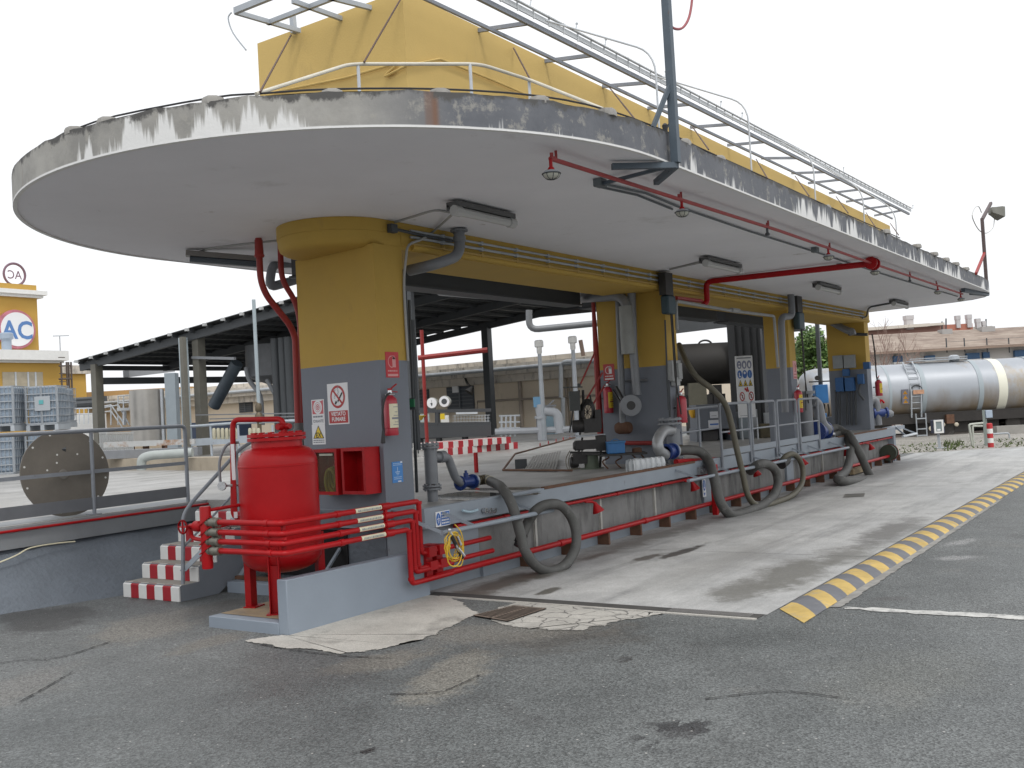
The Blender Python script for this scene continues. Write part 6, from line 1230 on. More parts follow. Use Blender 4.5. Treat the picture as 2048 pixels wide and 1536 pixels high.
b = MB(); b.bar(q2+V(0, 0, .1), q2+V(.05, 0, .55), .05); b.build('lever', M_REDP, t)
t = thing('meter_cabinet', 'bright blue instrument cabinet with a gauge on a post between third and fourth pillars', 'meter', V(*at(1640, 860, d=30).xy, ZD))
def kp(px, py, d_=29): return at(px, py, d=d_)
b = MB(); b.obox(kp(1641, 788), RH, FH, Z_, .36, .3, .53); b.obox(kp(1641, 836), RH, FH, Z_, .30, .25, .26); b.build('box', M_BLUE, t, bevel=.012)
b = MB(); q = kp(1639, 740, 29.1); b.bar(V(q.x, q.y, ZD), kp(1632, 610, 29.1), .10, .10); b.bar(kp(1598, 617, 29.2), kp(1636, 614, 29.2), .10, .10); b.build('post', M_GRYD, t)
b = MB(); b.lathe(kp(1634, 756, 28.8), -FH, [(.07, 0), (.07, .05)], 14); b.tube([kp(1618, 764), kp(1660, 762)], .02, 6); b.build('gauge', M_DARKM, t)
b = MB()
for k in range(5): b.tube(catmull([kp(1628+k*7, 808), kp(1622+k*9, 825), kp(1630+k*6, 842), kp(1636+k*4, 858)], 5), .022, 6)
b.build('hose_bunch', M_DARKM, t)
b = MB(); b.lathe(kp(1668, 780), V(.2, 0, -1), [(.04, 0), (.06, .1), (.06, .35), (.05, .7), (.08, .75), (.08, 1.0)], 10); b.bar(kp(1665, 800), kp(1680, 850), .07); b.lathe(kp(1672, 840)+V(0, 0, 0), RH, [(.05, -.3), (.09, -.2), (.09, .2)], 10); b.build('loading_arm', M_DARKM, t)
# boxes and conduits on the last pillar
PX = 18.36
def bx(b, x0, y0, x1, y1, dep, m=0):
    m_, w_, h_ = rect_x(x0, y0, x1, y1, PX); b.box(PX-dep, PX, m_.y-w_/2, m_.y+w_/2, m_.z-h_/2, m_.z+h_/2, m)
for q_, l in (((1668, 711, 1688, 737), 'left one of the two grey switch boxes on the last pillar'), ((1690, 710, 1712, 736), 'right one of the two grey switch boxes on the last pillar')): b = MB(); bx(b, *q_, .12); tag(b.build('switch_box', mat('pale_box', (.26, .28, .29), .5, var=.1, vscale=5), bevel=.006), l, 'electrical box', 'boxes on the last pillar')
for q_, dp_, l in (((1674, 755, 1690, 783), .16, 'left of the two large blue boxes on the last pillar'), ((1693, 755, 1711, 782), .16, 'right of the two large blue boxes on the last pillar'), ((1687, 738, 1700, 752), .12, 'small blue box above the two large blue boxes'), ((1717, 748, 1729, 768), .12, 'blue box with a bent cable right of the large blue boxes'), ((1729, 724, 1742, 738), .14, 'highest blue box at the front corner of the last pillar')): b = MB(); bx(b, *q_, dp_); tag(b.build('junction_box', mat('blue_box', (.025, .10, .26), .5, var=.15, vscale=5), bevel=.006), l, 'electrical box', 'boxes on the last pillar')
for px, l in ((1672, 'leftmost'), (1679, 'second'), (1694, 'middle'), (1703, 'fourth'), (1711, 'rightmost')): b = MB(); b.tube([pil_x(px, 780, PX-.05), pil_x(px+1, 850, PX-.05)], .03, 6); tag(b.build('conduit', M_GRYD), l+' dark conduit running down below the blue boxes on the last pillar', 'conduit', 'conduits on the last pillar')
b = MB(); b.tube(catmull([pil_x(1722, 768, PX-.1), pil_x(1718, 785, PX-.15), pil_x(1728, 800, PX-.1)], 4), .03, 6); tag(b.build('cable', M_GRYD), 'bent cable hanging from the right blue box on the last pillar', 'cable')
b = MB(); b.tube([pil_x(1697, 668, PX-.06), pil_x(1735, 669, PX-.06)], .04, 6); tag(b.build('conduit', M_GRYD), 'short level conduit high on the last pillar', 'conduit')
b = MB(); b.tube(catmull([pil_x(1655, 640, PX-.1), pil_x(1693, 660, PX-.3), pil_x(1703, 662, PX-.3), pil_x(1706, 670, PX-.3)], 4), .09, 9); tag(b.build('bent_pipe', M_PIPEG), 'short grey bent pipe high on the last pillar', 'pipe')
dT = 27.6
t = thing('tank_hatch', 'grey floor tank with a half-round arch and bent hose guide on the platform end', 'equipment', V(*at(1720, 860, d=dT).xy, ZD))
def ep(px, py, d_=dT): return at(px, py, d=d_)
b = MB(); b.obox(ep(1680, 845), RH, FH, Z_, 1.0, .4, .34); b.obox(ep(1700, 826), RH, FH, Z_, .20, .2, .25); b.build('box', M_CAB, t)
b = MB(); b.tube(elbow([ep(1700, 862), ep(1728, 856), ep(1732, 848), ep(1724, 815), ep(1718, 818)], .1), .05, 8); b.build('guide', M_GALV, t)
b = MB(); c_ = ep(1738, 852); b.tube([c_+RH*(.17*math.cos(a))+Z_*(.44*math.sin(a)) for a in [math.pi*i/14 for i in range(15)]], .045, 8); pts = [c_+RH*(.16*math.cos(a))+Z_*(.42*math.sin(a)) for a in [math.pi*i/14 for i in range(15)]]; b.eprism(pts, FH*.05); b.build('arch', M_PIPEG, t)
t = thing('valve_stack', 'grey swan-neck pipe with dark blue valve at the platform end, below the last extinguisher', 'valve', V(*at(1752, 852, d=dT).xy, ZD))
b = MB(); b.tube(catmull([ep(1735, 824), ep(1739, 808), ep(1747, 800), ep(1753, 806), ep(1755, 830), ep(1757, 850)], 5), .10, 10); b.build('body', M_PIPEG, t); b = MB(); q = ep(1757, 826); b.flange(q-RH*.15, RH, .15, .04, 0, 6); b.lathe(q-RH*.1, RH, [(.1, 0), (.12, .15), (.1, .3)], 12); b.flange(q+RH*.2, RH, .15, .04, 0, 6); b.build('valve_body', M_BLUEV, t); b = MB(); b.lathe(ep(1768, 828), RH, [(.1, 0), (.1, .2), (.06, .25)], 10); b.build('end_coupling', M_PIPEG, t); b = MB(); b.tube(catmull([ep(1758, 812), ep(1762, 800), ep(1768, 806)], 4), .03, 6); b.build('lever', M_REDP, t)
# ------------------------------------------------------------------ dark corrugated shed behind
XN_, XFv = 16.5, 29.0
def zr_(y): return 4.95+(31.79-y)*.0925
t = thing('corrugated_shed', 'big dark open shed with a sloping corrugated roof on steel posts behind the yellow shelter', 'shed', (22, 20, ZD))
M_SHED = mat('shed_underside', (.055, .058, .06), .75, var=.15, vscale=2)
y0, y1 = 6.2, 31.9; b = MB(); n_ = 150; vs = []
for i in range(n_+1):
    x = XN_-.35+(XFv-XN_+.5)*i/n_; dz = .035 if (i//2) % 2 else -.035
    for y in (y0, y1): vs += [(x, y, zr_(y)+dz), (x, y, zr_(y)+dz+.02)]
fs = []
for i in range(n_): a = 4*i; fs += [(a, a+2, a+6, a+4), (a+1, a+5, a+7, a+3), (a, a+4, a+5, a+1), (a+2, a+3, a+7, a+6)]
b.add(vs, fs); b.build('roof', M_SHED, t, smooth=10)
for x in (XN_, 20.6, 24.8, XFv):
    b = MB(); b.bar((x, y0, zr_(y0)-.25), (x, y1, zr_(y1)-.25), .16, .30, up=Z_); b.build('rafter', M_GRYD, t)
y = y1-.3
while y > y0: b = MB(); b.box(XN_-.3, XFv, y-.05, y+.05, zr_(y)-.16, zr_(y)-.045); b.build('purlin', M_GRYD, t); y -= 1.02
y = y1-.3
while y > y0: b = MB(); b.box(XN_-.46, XN_-.34, y-.06, y+.06, zr_(y)-.11, zr_(y)-.005); b.build('purlin_end', mat('pale_purlin_end', (.45, .46, .46), .6), t); y -= 1.02
def post(x, y, w_, m, zt=None, name='post'):
    b = MB(); b.box(x-w_/2, x+w_/2, y-w_/2, y+w_/2, ZD, (zt or zr_(y)-.3)); return b.build(name, m, t)
p193 = at(196, 800, x=XN_); post(XN_, p193.y, .34, mat('shed_post_olive', (.13, .125, .105), .6, var=.15, vscale=2))
p = at(387, 800, x=XN_); post(XN_-.35, p.y, .24, mat('pale_blue_post', (.34, .40, .43), .5, var=.1, vscale=2)); post(XN_+.15, p.y-.25, .34, mat('shed_post_olive', (.13, .125, .105)))
p = at(515, 760, x=XN_-2); b = MB(); b.tube([(p.x, p.y, 1.9), (p.x, p.y, 6.0)], .06, 8); b.build('post', mat('pale_blue_post', (.34, .40, .43)), t)
for px, w_ in ((980, .34), ): p = at(px, 800, x=XFv); post(XFv, p.y, w_, M_GRYD)
for px in (832, 822): p = at(px, 800, x=XN_+.0); post(XN_, p.y, .16, M_GRYD)
# low edge truss seen between the pillars
b = MB(); pts = [at(815, 672, x=XFv), at(905, 655, x=XFv), at(975, 650, x=XFv), at(1020, 640, x=XFv), at(1205, 622, x=XFv)]
for i in range(len(pts)-1): a_, c_ = pts[i], pts[i+1]; b.add([a_, c_, c_+V(0, 0, 1.15), a_+V(0, 0, 1.15)]+[q+V(.12, 0, 0) for q in (a_, c_, c_+V(0, 0, 1.15), a_+V(0, 0, 1.15))], [(0, 3, 2, 1), (4, 5, 6, 7), (0, 1, 5, 4), (3, 7, 6, 2)])
b.build('edge_girder', mat('shed_girder', (.085, .08, .078), .7, var=.1, vscale=1), t)
b = MB(); ye = at(170, 728, x=XN_).y; b.bar((XN_, ye, zr_(ye)-.32), (XFv, ye-.3, zr_(ye)-.32), .16, .2); b.bar((XN_, p193.y, 4.05), (XFv, p193.y-1, 4.05), .14, .28); b.build('eaves_beam', M_GRYD, t)
b = MB(); a_, c_ = at(385, 715, x=XN_), at(470, 717, x=XN_); b.bar(a_, c_, .10, .10); b.build('tie_beam', M_PIPEG, t)
b = MB(); a_, c_ = at(250, 735, x=20), at(255, 748, x=20); b.bar(at(252, 748, x=19), at(345, 738, x=27), .25, .30); b.build('gutter', M_PIPEG, t)
b = MB(); a_, c_ = at(1340, 668, d=33), at(1570, 640, d=33); b.bar(a_+V(0, 0, .55), c_+V(0, 0, .55), .3, 1.1); b.bar(a_+V(0, 0, 1.3)+FH, c_+V(0, 0, 1.3)+FH, .3, .5); b.build('lintel', M_GRYD, t)
# braces and pipes of the shed
pipe('chute', [at(474, 726, x=18.5), at(428, 812, x=18.5)], .25, mat('blue_grey_chute', (.09, .115, .14), .5, var=.15, vscale=3), 'thick slanting blue-grey chute below the shed roof', .1, 12, 'chute')
pipe('slant_pipe', [at(492, 735, x=18), at(497, 760, x=18), at(522, 790, x=18), at(525, 850, x=18)], .09, M_PIPEG, 'bent grey pipe under the shed left of the red vessel vent', .3)
pipe('slant_pipe', [at(534, 760, x=18), at(548, 785, x=18), at(560, 808, x=18), at(562, 850, x=18)], .08, M_PIPEG, 'second bent grey pipe under the shed near the red riser', .3)
b = MB(); a_ = at(535, 722, x=20); q = at(548, 740, x=20); b.lathe(q, Z_, [(.3, -.55), (1.1, -.25), (1.1, 1.0)], 20); tag(b.build('hopper', M_PIPEG), 'grey silo cone under the shed roof behind the red risers', 'silo')
for px, l in ((555, 'left'), (570, 'middle'), (582, 'right')): q = at(px, 800, x=17.5); b = MB(); b.tube([(q.x, q.y, ZD), (q.x, q.y, 5)], .16, 10); tag(b.build('standing_pipe', M_GRYD), l+' one of three dark standing pipes beside the red riser under the shed', 'pipe', 'standing pipes under the shed')
b = MB(); q = at(440, 880, x=18); b.obox(V(q.x, q.y, 1.7), Y_, X_, Z_, 2.6, 1.0, .8); tag(b.build('blue_machine', mat('dark_blue_machine', (.03, .05, .10), .5, var=.2, vscale=3), bevel=.03), 'dark blue machine block behind the pale railing under the shed', 'machine')
b = MB(); q = at(517, 815, x=14.5); b.lathe(q, -Z_, [(.05, -.2), (.11, -.05), (.11, .1), (.07, .15), (.13, .25), (.13, .45), (.07, .5), (.07, 2.0)], 12); tag(b.build('brass_valve', mat('old_brass', (.13, .105, .07), .5, metal=.4, var=.2, vscale=9)), 'dull brass valve on a standpipe just above the red vessel pipe', 'valve')
# pale blue platform railing under the shed
t = thing('pale_railing', 'pale blue-grey railing with a wide toe plate under the shed', 'railing', V(*at(470, 910, x=15.8).xy, ZD))
M_PALEB = mat('pale_blue_steel', (.42, .47, .52), .5, var=.1, vscale=2, dirt=[(RUST, .68, .76, 3, 1)])
def sp_(px, py): return at(px, py, x=15.8)
b = MB(); b.tube([sp_(380, 853), sp_(475, 846), sp_(620, 840)], .05, 8); b.build('top_rail', M_PALEB, t)
for px in (421, 469, 476, 520, 545): b = MB(); q = sp_(px, 850); b.tube([V(q.x, q.y, ZD), q], .04, 8); b.build('post', M_PALEB, t)
b = MB(); a_, c_ = sp_(368, 886), sp_(625, 870); b.bar(a_, c_, .06, .26); b.build('toe_plate', M_PALEB, t)
b = MB(); b.bar(sp_(392, 830), sp_(620, 826), .04); b.bar(sp_(420, 838), sp_(620, 832), .04); b.build('mid_rail', M_PIPEG, t)
# beige kerb wall, pipe rack at left
b = MB(); a_, c_ = at(150, 940, z=ZD), at(600, 941, z=ZD); b.prism([(a_.x, a_.y), (a_.x+.4, a_.y+.0), (c_.x+.4, c_.y), (c_.x, c_.y)][::-1], ZD-.1, ZD+.30); tag(b.build('bund_wall', mat('beige_concrete', (.36, .31, .24), .85, var=.15, vscale=2, dirt=[((.2, .16, .12), .58, .75, 4, .3)])), 'low stained beige bund wall at the back of the left yard', 'wall')
kx = at(300, 915, z=ZD+.3)
pipe('bund_pipe', [at(283, 940, d=24), at(283, 917, d=24), at(300, 911, d=24), at(385, 905, d=24)], .11, mat('pale_green_pipe', (.34, .37, .36), .5, var=.1, vscale=4), 'pale grey pipe rising over the beige bund wall and bending along it', .3, 12)
b = MB(); a_, c_ = at(208, 890, d=30), at(390, 883, d=30); b.bar(a_, c_, .1, .16); b.bar(at(230, 905, d=30), at(390, 898, d=30), .06, .08); tag(b.build('rusty_beam', mat('rusty_pale_beam', (.45, .46, .46), .6, var=.1, vscale=2, dirt=[((.28, .14, .06), .52, .62, 1.2, 1)])), 'rust-streaked pale steel beam in front of the stainless tank', 'beam')
b = MB(); a_, c_ = at(150, 912, d=27), at(400, 902, d=27); b.bar(a_, c_, .4, .22); tag(b.build('grey_plinth', M_PIPEG), 'grey steel plinth below the stainless tank', 'plinth')
# stainless tank and duct
dK = 36
def kt(px, py, d_=dK): return at(px, py, d=d_)
t = thing('stainless_tank', 'open topped brushed stainless steel cylinder tank under the shed edge', 'tank', V(*kt(293, 895).xy, ZD))
a_ = kt(293, 780); r_ = 33*dK/FPX; q = kt(293, 889); b = MB(); b.lathe((a_.x, a_.y, q.z), Z_, [(r_, 0), (r_, a_.z-q.z), (r_-.03, a_.z-q.z), (r_-.03, .1)], 40); b.build('shell', M_STAIN, t)
b = MB(); q2 = kt(325, 840, dK-.3); b.tube([V(q2.x, q2.y, q.z), V(q2.x, q2.y, a_.z)], .05, 8); b.build('side_pipe', M_GALV, t)
b = MB()
for px in (263, 292, 330): q = kt(px, 895); b.box(q.x-.08, q.x+.08, q.y-.08, q.y+.08, ZD, ZD+.5)
b.build('leg', M_RUST, t)
b = MB(); c_ = kt(346, 820, 33); zt_ = kt(346, 746, 33).z; b.obox(V(c_.x, c_.y, (ZD+zt_)/2), RH, FH, Z_, 21*33/FPX, .4, zt_-ZD); tag(b.build('square_duct', mat('blue_grey_duct', (.25, .29, .32), .5, var=.06, vscale=2), bevel=.01), 'blue-grey square duct column right of the stainless tank', 'duct')
b = MB(); c_ = kt(371, 800, 30); b.bar(V(c_.x, c_.y, ZD), V(c_.x, c_.y, 4.6), .14); tag(b.build('thin_post', mat('shed_post_olive', (.13, .125, .105))), 'thin brown post between the square duct and the pale blue post', 'post')
# grey palisade panels behind
b = MB(); dW = 33
for k in range(19):
    px = 200+k*3.6; a_, c_ = at(px, 868, d=dW), at(px, 910, d=dW); b.bar(V(a_.x, a_.y, ZD), a_, .05, .03)
for py in (866, 888): b.bar(at(198, py, d=dW), at(268, py-.5, d=dW), .04, .05)
tag(b.build('slat_fence', mat('pale_slat', (.36, .37, .37), .6, var=.1, vscale=2)), 'pale grey slatted fence panel beyond the round steel plate', 'fence')
t = thing('access_stairs', 'white steel access stairs and landing rails left of the stainless tank', 'stairs', V(*at(235, 870, d=45).xy, ZD))
def sv(px, py, d_=45): return at(px, py, d=d_)
b = MB()
for off in (0, 18): b.tube([sv(190+off, 815), sv(222+off*.8, 810), sv(250+off*.5, 850)], .035, 6)
for px in (205, 222, 236): b.tube([sv(px, 812 if px < 223 else 828), sv(px, 850)], .03, 6)
b.tube([sv(205, 824), sv(222, 822), sv(246, 857)], .03, 6); b.build('handrail', M_RAILW, t)
b = MB()
for px, py in ((236, 792), (247, 791), (259, 790)): b.tube([sv(px, py), sv(px, 822)], .03, 6)
for py in (792, 806): b.tube([sv(236, py), sv(262, py-1)], .03, 6)
b.bar(sv(236, 819), sv(263, 818), .25, .12); b.bar(sv(249, 822), sv(249, 850), .12); b.build('landing', M_RAILW, t)
t = thing('pipe_rack', 'rack of pipes and pale railing in front of the yellow building', 'pipe rack', V(*at(170, 840, d=48).xy, ZD))
b = MB()
for py in (801, 810, 815): b.tube([sv(128, py, 48), sv(205, py-5, 48)], .10 if py != 810 else .17, 8)
b.bar(sv(128, 806, 49), sv(212, 797, 49), .3, .25); b.build('pipes', M_GRYD, t)
b = MB()
for px in range(132, 205, 9): b.tube([sv(px, 818, 47), sv(px, 848, 47)], .025, 5)
for py in (818, 829): b.tube([sv(130, py, 47), sv(195, py-2, 47)], .03, 5)
b.build('railing', M_RAILW, t)
b = MB(); b.obox(sv(160, 850, 50)+V(0, 0, -.6), RH, FH, Z_, 2.4, .6, 2.2); b.build('plinth_wall', M_WHITE, t)
# bulk containers
def bulk(px0, px1, py0, py1, d_, label, plate_=False):
    c = at((px0+px1)/2, (py0+py1)/2, d=d_); w_ = (px1-px0)*d_/FPX; h_ = (py1-py0)*d_/FPX
    t = thing('bulk_container', label, 'container', c-V(0, 0, h_/2), 'caged bulk containers stacked on the left yard')
    dep = w_*.9; o = c+FH*dep/2; b = MB(); b.obox(o+V(0, 0, h_*.07), RH, FH, Z_, w_*.93, dep*.93, h_*.80); b.build('tank', mat('greyish_container', (.24, .30, .37), .5, var=.12, vscale=1.5), t, bevel=.06)
    b = MB()
    for k in range(9):
        x = -w_/2+w_*k/8; b.bar(c+RH*x+V(0, 0, -h_*.34), c+RH*x+V(0, 0, h_*.48), .014 if k % 4 else .05)
        b.bar(c-RH*w_/2+FH*dep*k/8+V(0, 0, -h_*.34), c-RH*w_/2+FH*dep*k/8+V(0, 0, h_*.48), .014); b.bar(c+RH*w_/2+FH*dep*k/8+V(0, 0, -h_*.34), c+RH*w_/2+FH*dep*k/8+V(0, 0, h_*.48), .014)
    for k in range(6):
        z = -h_*.34+h_*.82*k/5; b.bar(c-RH*w_/2+V(0, 0, z), c+RH*w_/2+V(0, 0, z), .03)
        for s in (-1, 1): b.bar(c+RH*s*w_/2+V(0, 0, z), c+RH*s*w_/2+FH*dep+V(0, 0, z), .03)
    b.build('cage', mat('cage_steel', (.36, .39, .42), .4, metal=.3), t)
    b = MB(); b.obox(o+V(0, 0, -h_*.36), RH, FH, Z_, w_*1.0, dep, h_*.04)
    for x in (-.46, 0, .46): b.obox(o+RH*w_*x+V(0, 0, -h_*.44), RH, FH, Z_, w_*.12, dep, h_*.12)
    b.build('pallet', M_GALV, t)
    if plate_: b = MB(); b.obox(c-FH*.03+RH*w_*.05+V(0, 0, h_*.10), RH, FH, Z_, w_*.50, .02, h_*.32, 0); b.obox(c-FH*.05+RH*w_*.02+V(0, 0, h_*.13), RH, FH, Z_, w_*.14, .012, h_*.09, 1); b.build('plate', [mat('cage_plate', (.36, .39, .42), .5), mat('teal_mark', (.10, .36, .38), .5)], t)
bulk(52, 114, 771, 861, 29, 'upper caged bulk container with a plate and teal mark, topmost of the front stack', True)
bulk(52, 116, 863, 957, 29, 'lower caged bulk container under the one with the teal mark', False)
bulk(-40, 26, 772, 864, 28.6, 'upper caged bulk container cut by the left photo edge')
bulk(-40, 27, 866, 962, 28.6, 'lower caged bulk container cut by the left photo edge')
bulk(70, 129, 776, 856, 34, 'caged bulk container half hidden behind the front stack')
# ------------------------------------------------------------------ beige building in the middle background
def wallp(px, py, off=0): return at(px, py, x=31.5-off)
t = thing('beige_building', 'long low beige plaster building with grimy cornice, dark windows and wall pipes behind the deck', 'building', (35, 25, ZD))
y_hi, y_lo = at(180, 800, x=31.5).y, at(1345, 800, x=31.5).y+4
ztop = at(1000, 720, x=31.5).z
b = MB(); b.box(31.5, 40, y_lo-4, y_hi, ZD-.2, ztop-1.1); b.build('wall', M_BEIGE, t)
b = MB(); b.box(31.1, 40, y_lo-4, y_hi, ztop-1.1, ztop-.75); b.box(30.8, 40.2, y_lo-4.1, y_hi+.1, ztop-.75, ztop-.25); b.box(31.4, 40, y_lo-4, y_hi, ztop-.25, ztop); b.build('cornice', M_CORN, t)
b = MB(); z1 = at(1000, 737, x=31.).z; z2 = at(1000, 757, x=31.).z; b.tube([(30.7, y_lo, z1-.05), (30.7, y_hi, z1-.05)], .09, 8); b.tube([(31.3, y_lo, z2), (31.3, y_hi, z2)], .09, 8); b.build('wall_pipe', M_GALV, t)
for (x0, yy0, x1, yy1, bars) in ((893, 775, 950, 822, 1), (838, 780, 860, 822, 1), (478, 800, 506, 824, 1), (1300, 790, 1340, 830, 0), (340, 800, 352, 830, 0)):
    a_, c_ = wallp(x0, yy0, .02), wallp(x1, yy1, .02); yc = (a_.y+c_.y)/2; zc2 = (a_.z+c_.z)/2; w_ = abs(a_.y-c_.y); h_ = abs(a_.z-c_.z)
    b = MB(); b.box(31.46, 31.55, yc-w_/2, yc+w_/2, zc2-h_/2, zc2+h_/2); f_ = b.build('window', mat('dark_shutter', (.06, .07, .085), .5, var=.15, vscale=2), t)
    b = MB()
    for k in range(7): b.box(31.40, 31.459, yc-w_/2+.05, yc+w_/2-.05, zc2-h_/2+h_*k/7, zc2-h_/2+h_*k/7+.05)
    b.box(31.38, 31.459, yc-.04, yc+.04, zc2-h_/2, zc2+h_/2); b.build('slats', mat('slat_grey', (.10, .115, .13), .5), f_)
b = MB(); q = wallp(915, 783, .1); b.box(31.3, 31.38, q.y-.1, q.y+.25, q.z-.05, q.z+.35); b.build('notice', M_SIGNW, t)
b = MB(); q = wallp(927, 745, 0); b.tube(catmull([wallp(927, 745, .5), wallp(934, 765, .6), wallp(940, 772, .9)], 4), .06, 7); b.lathe(wallp(942, 778, .9), V(-.5, .3, -.8), [(.08, -.1), (.22, .15), (.24, .2)], 10); b.build('yard_lamp', M_DARKM, t)
b = MB()
for px in (1041, ): q = wallp(px, 800, .1); b.tube([V(q.x, q.y, ZD), V(q.x, q.y, 4.2)], .09, 8)
for px in (1133, 1142): q = wallp(px, 800, .1); b.tube([V(q.x, q.y, ZD), V(q.x, q.y, at(px, 752, x=31.4).z)], .06, 7)
b.tube([wallp(955, 820, .2), wallp(955, 803, .2), wallp(1200, 790, .2)], .05, 7); b.build('downpipe', mat('brown_pipe', (.30, .26, .22), .6, var=.15, vscale=2), t)
b = MB(); b.tube(elbow([wallp(1240, 720, .8), wallp(1122, 724, .8), wallp(1122, 795, .8)], .3), .10, 8); b.tube([wallp(1126, 795, .8), wallp(1127, 880, .8)], .10, 8); b.build('grey_pipe', M_GALV, t)
# vent pipes with white caps
dV = 33
def vv(px, py, d_=dV): return at(px, py, d=d_)
for (px, pt, l) in ((1080, 690, 'left white-capped vent pipe standing before the beige building'), (1147, 682, 'right white-capped vent pipe, close beside the second pillar')):
    t = thing('vent_stack', l, 'vent', V(*vv(px, 870).xy, ZD), 'white-capped vents'); q0_, q1_ = vv(px+4, 865), vv(px-2, pt); ax = V(q1_.x, q1_.y, 0)
    b = MB(); b.tube([V(ax.x, ax.y, ZD), V(ax.x, ax.y, q1_.z)], [.10, .06], 8); b.build('pipe', M_GALV, t)
    b = MB(); b.lathe((ax.x, ax.y, q1_.z-.2), Z_, [(.06, -.1), (.09, -.05), (.09, .12), (.15, .14), (.15, .32), (.11, .36)], 12); b.build('cap', M_WHITE, t)
b = MB(); b.tube([vv(1161, 680), vv(1167, 712)], .07, 7); tag(b.build('short_stack', mat('brown_stack', (.28, .2, .16), .7)), 'short brown chimney pipe right of the white-capped vents', 'chimney')
t = thing('valve_group', 'grey line valve with a bent pipe and a blue junction box before the beige building', 'valve', V(*vv(1085, 875).xy, ZD))
b = MB(); b.tube(elbow([vv(1088, 822), vv(1115, 824), vv(1119, 866)], .3), .16, 10); b.lathe(vv(1083, 868), Z_, [(.14, -.3), (.14, .5), (.2, .5), (.2, .58), (.14, .6), (.18, .95), (.1, 1.0)], 10); b.tube([vv(990, 864), vv(1150, 858)], .11, 8); b.build('pipe', mat('light_pipe', (.44, .46, .49), .5, var=.08, vscale=2), t)
b = MB(); c_ = vv(1074, 804); b.obox(c_, RH, FH, Z_, .24, .2, .34); b.build('box', mat('pale_blue_box', (.16, .33, .50), .5), t)
b = MB(); b.obox(vv(1102, 850, 34), RH, FH, Z_, .42, .3, .62); b.build('cabinet', mat('sky_blue_cabinet', (.30, .44, .52), .5), t)
b = MB(); b.tube([vv(1075, 815), vv(1077, 865)], .06, 7); b.bar(vv(1108, 800), vv(1095, 812), .05); b.bar(vv(1090, 812), vv(1112, 811), .2, .06); b.build('stand', M_PIPEG, t)
t = thing('wire_gate', 'white mesh barrier standing on the deck before the beige building', 'barrier', V(*vv(1010, 868).xy, ZD))
b = MB()
for px in (1003, 1012, 1021, 1030): b.tube([vv(px, 832), vv(px, 873)], .035, 6)
for py in (832, 845, 857): b.tube([vv(998, py), vv(1040, py-1)], .03, 6)
b.build('mesh', M_RAILW, t)
# dial scales and frame under the shed
for (px, py, r_, l, dark) in ((864, 806, 11.0, 'left white dial scale on the dark bench under the shed', 0), (889, 803, 11.6, 'right white dial scale with a dark centre on the bench under the shed', 1)):
    dD = 26; c_ = at(px, py, d=dD); R_ = r_*dD/FPX; t = thing('dial_scale', l, 'scale', c_-V(0, 0, .4), 'dial scales'); n_ = (-FH+RH*-.2).normalized()
    b = MB(); b.lathe(c_, n_, [(R_*.9, -.18), (R_, -.1), (R_, .02), (R_*.9, .025)], 24); b.build('case', mat('scale_case', (.30, .31, .28), .5), t); b = MB(); b.lathe(c_+n_*.026, n_, [(R_*.92, 0), (R_*.92, .002)], 26, 0)
    if dark: b.lathe(c_+n_*.029, n_, [(R_*.5, 0), (R_*.5, .002)], 18, 1)
    else: b.eprism([c_+n_*.03+RH*-.035, c_+n_*.03+RH*.035, c_+n_*.03+V(0, 0, -.09)], n_*.002, 1); b.bar(c_+n_*.03+V(0, 0, -.05), c_+n_*.03+V(0, 0, .08), .006, .004, m=1)
    b.build('dial', [M_SIGNW, M_GRYD], t)
t = thing('weigh_bench', 'dark steel weighing bench frame with drums and mesh behind it under the shed', 'bench', V(*at(900, 880, d=27).xy, ZD))
def wb(px, py, d_=27): return at(px, py, d=d_)
b = MB()
for (a, c, wd) in (((836, 823), (982, 820), .09), ((836, 850), (982, 848), .12), ((836, 865), (982, 861), .30), ((875, 823), (875, 870), .10), ((838, 818), (872, 817), .05)): b.bar(wb(*a), wb(*c), wd, wd)
for px in (840, 878, 930, 980): q = wb(px, 870); b.bar(V(q.x, q.y, ZD), q, .12)
b.obox(wb(905, 872)+FH*.4, RH, FH, Z_, 1.9, .8, .08); b.build('frame', mat('bench_dark', (.05, .055, .06), .6), t)
b = MB(); b.obox(wb(885, 833, 28), RH, FH, Z_, .12, .2, .16, 1); b.obox(wb(890, 840, 28.4), RH, FH, Z_, .22, .2, .26, 0); b.obox(wb(850, 836, 28), RH, FH, Z_, .24, .2, .22, 2); b.build('canisters', [M_WHITE, M_SIGNY, mat('pale_teal', (.36, .44, .44), .5)], t)
b = MB()
for k in range(12): b.bar(wb(910+k*6, 830, 28.6), wb(910+k*6, 850, 28.6), .012)
for py in (832, 838, 844): b.bar(wb(905, py, 28.6), wb(980, py-2, 28.6), .012)
b.bar(wb(912, 826, 28.5), wb(955, 825, 28.5), .06, .08); b.build('mesh', M_RAILW, t)
t = thing('red_drencher', 'thin red upright pipe with a yellow eyewash bowl right of the first pillar', 'pipe', V(*at(853, 885, d=19).xy, ZD))
def rd(px, py): return at(px, py, d=19)
b = MB(); b.tube([rd(843, 660), rd(848, 760), rd(855, 900)], .035, 8); b.tube([rd(836, 716), rd(975, 700)], .05, 8); b.build('pipe', M_REDD, t)
b = MB(); b.lathe(rd(841, 832), Z_, [(.02, -.08), (.06, -.03), (.11, 0), (.11, .01)], 14); b.build('bowl', mat('eyewash_yellow', (.55, .40, .05), .5), t)
pipe('shed_pipe', [at(1058, 620, d=23), at(1058, 660, d=23), at(1200, 646, d=23)], .075, M_PIPEG, 'grey pipe loop hanging below the shed girder left of the second pillar', .4)
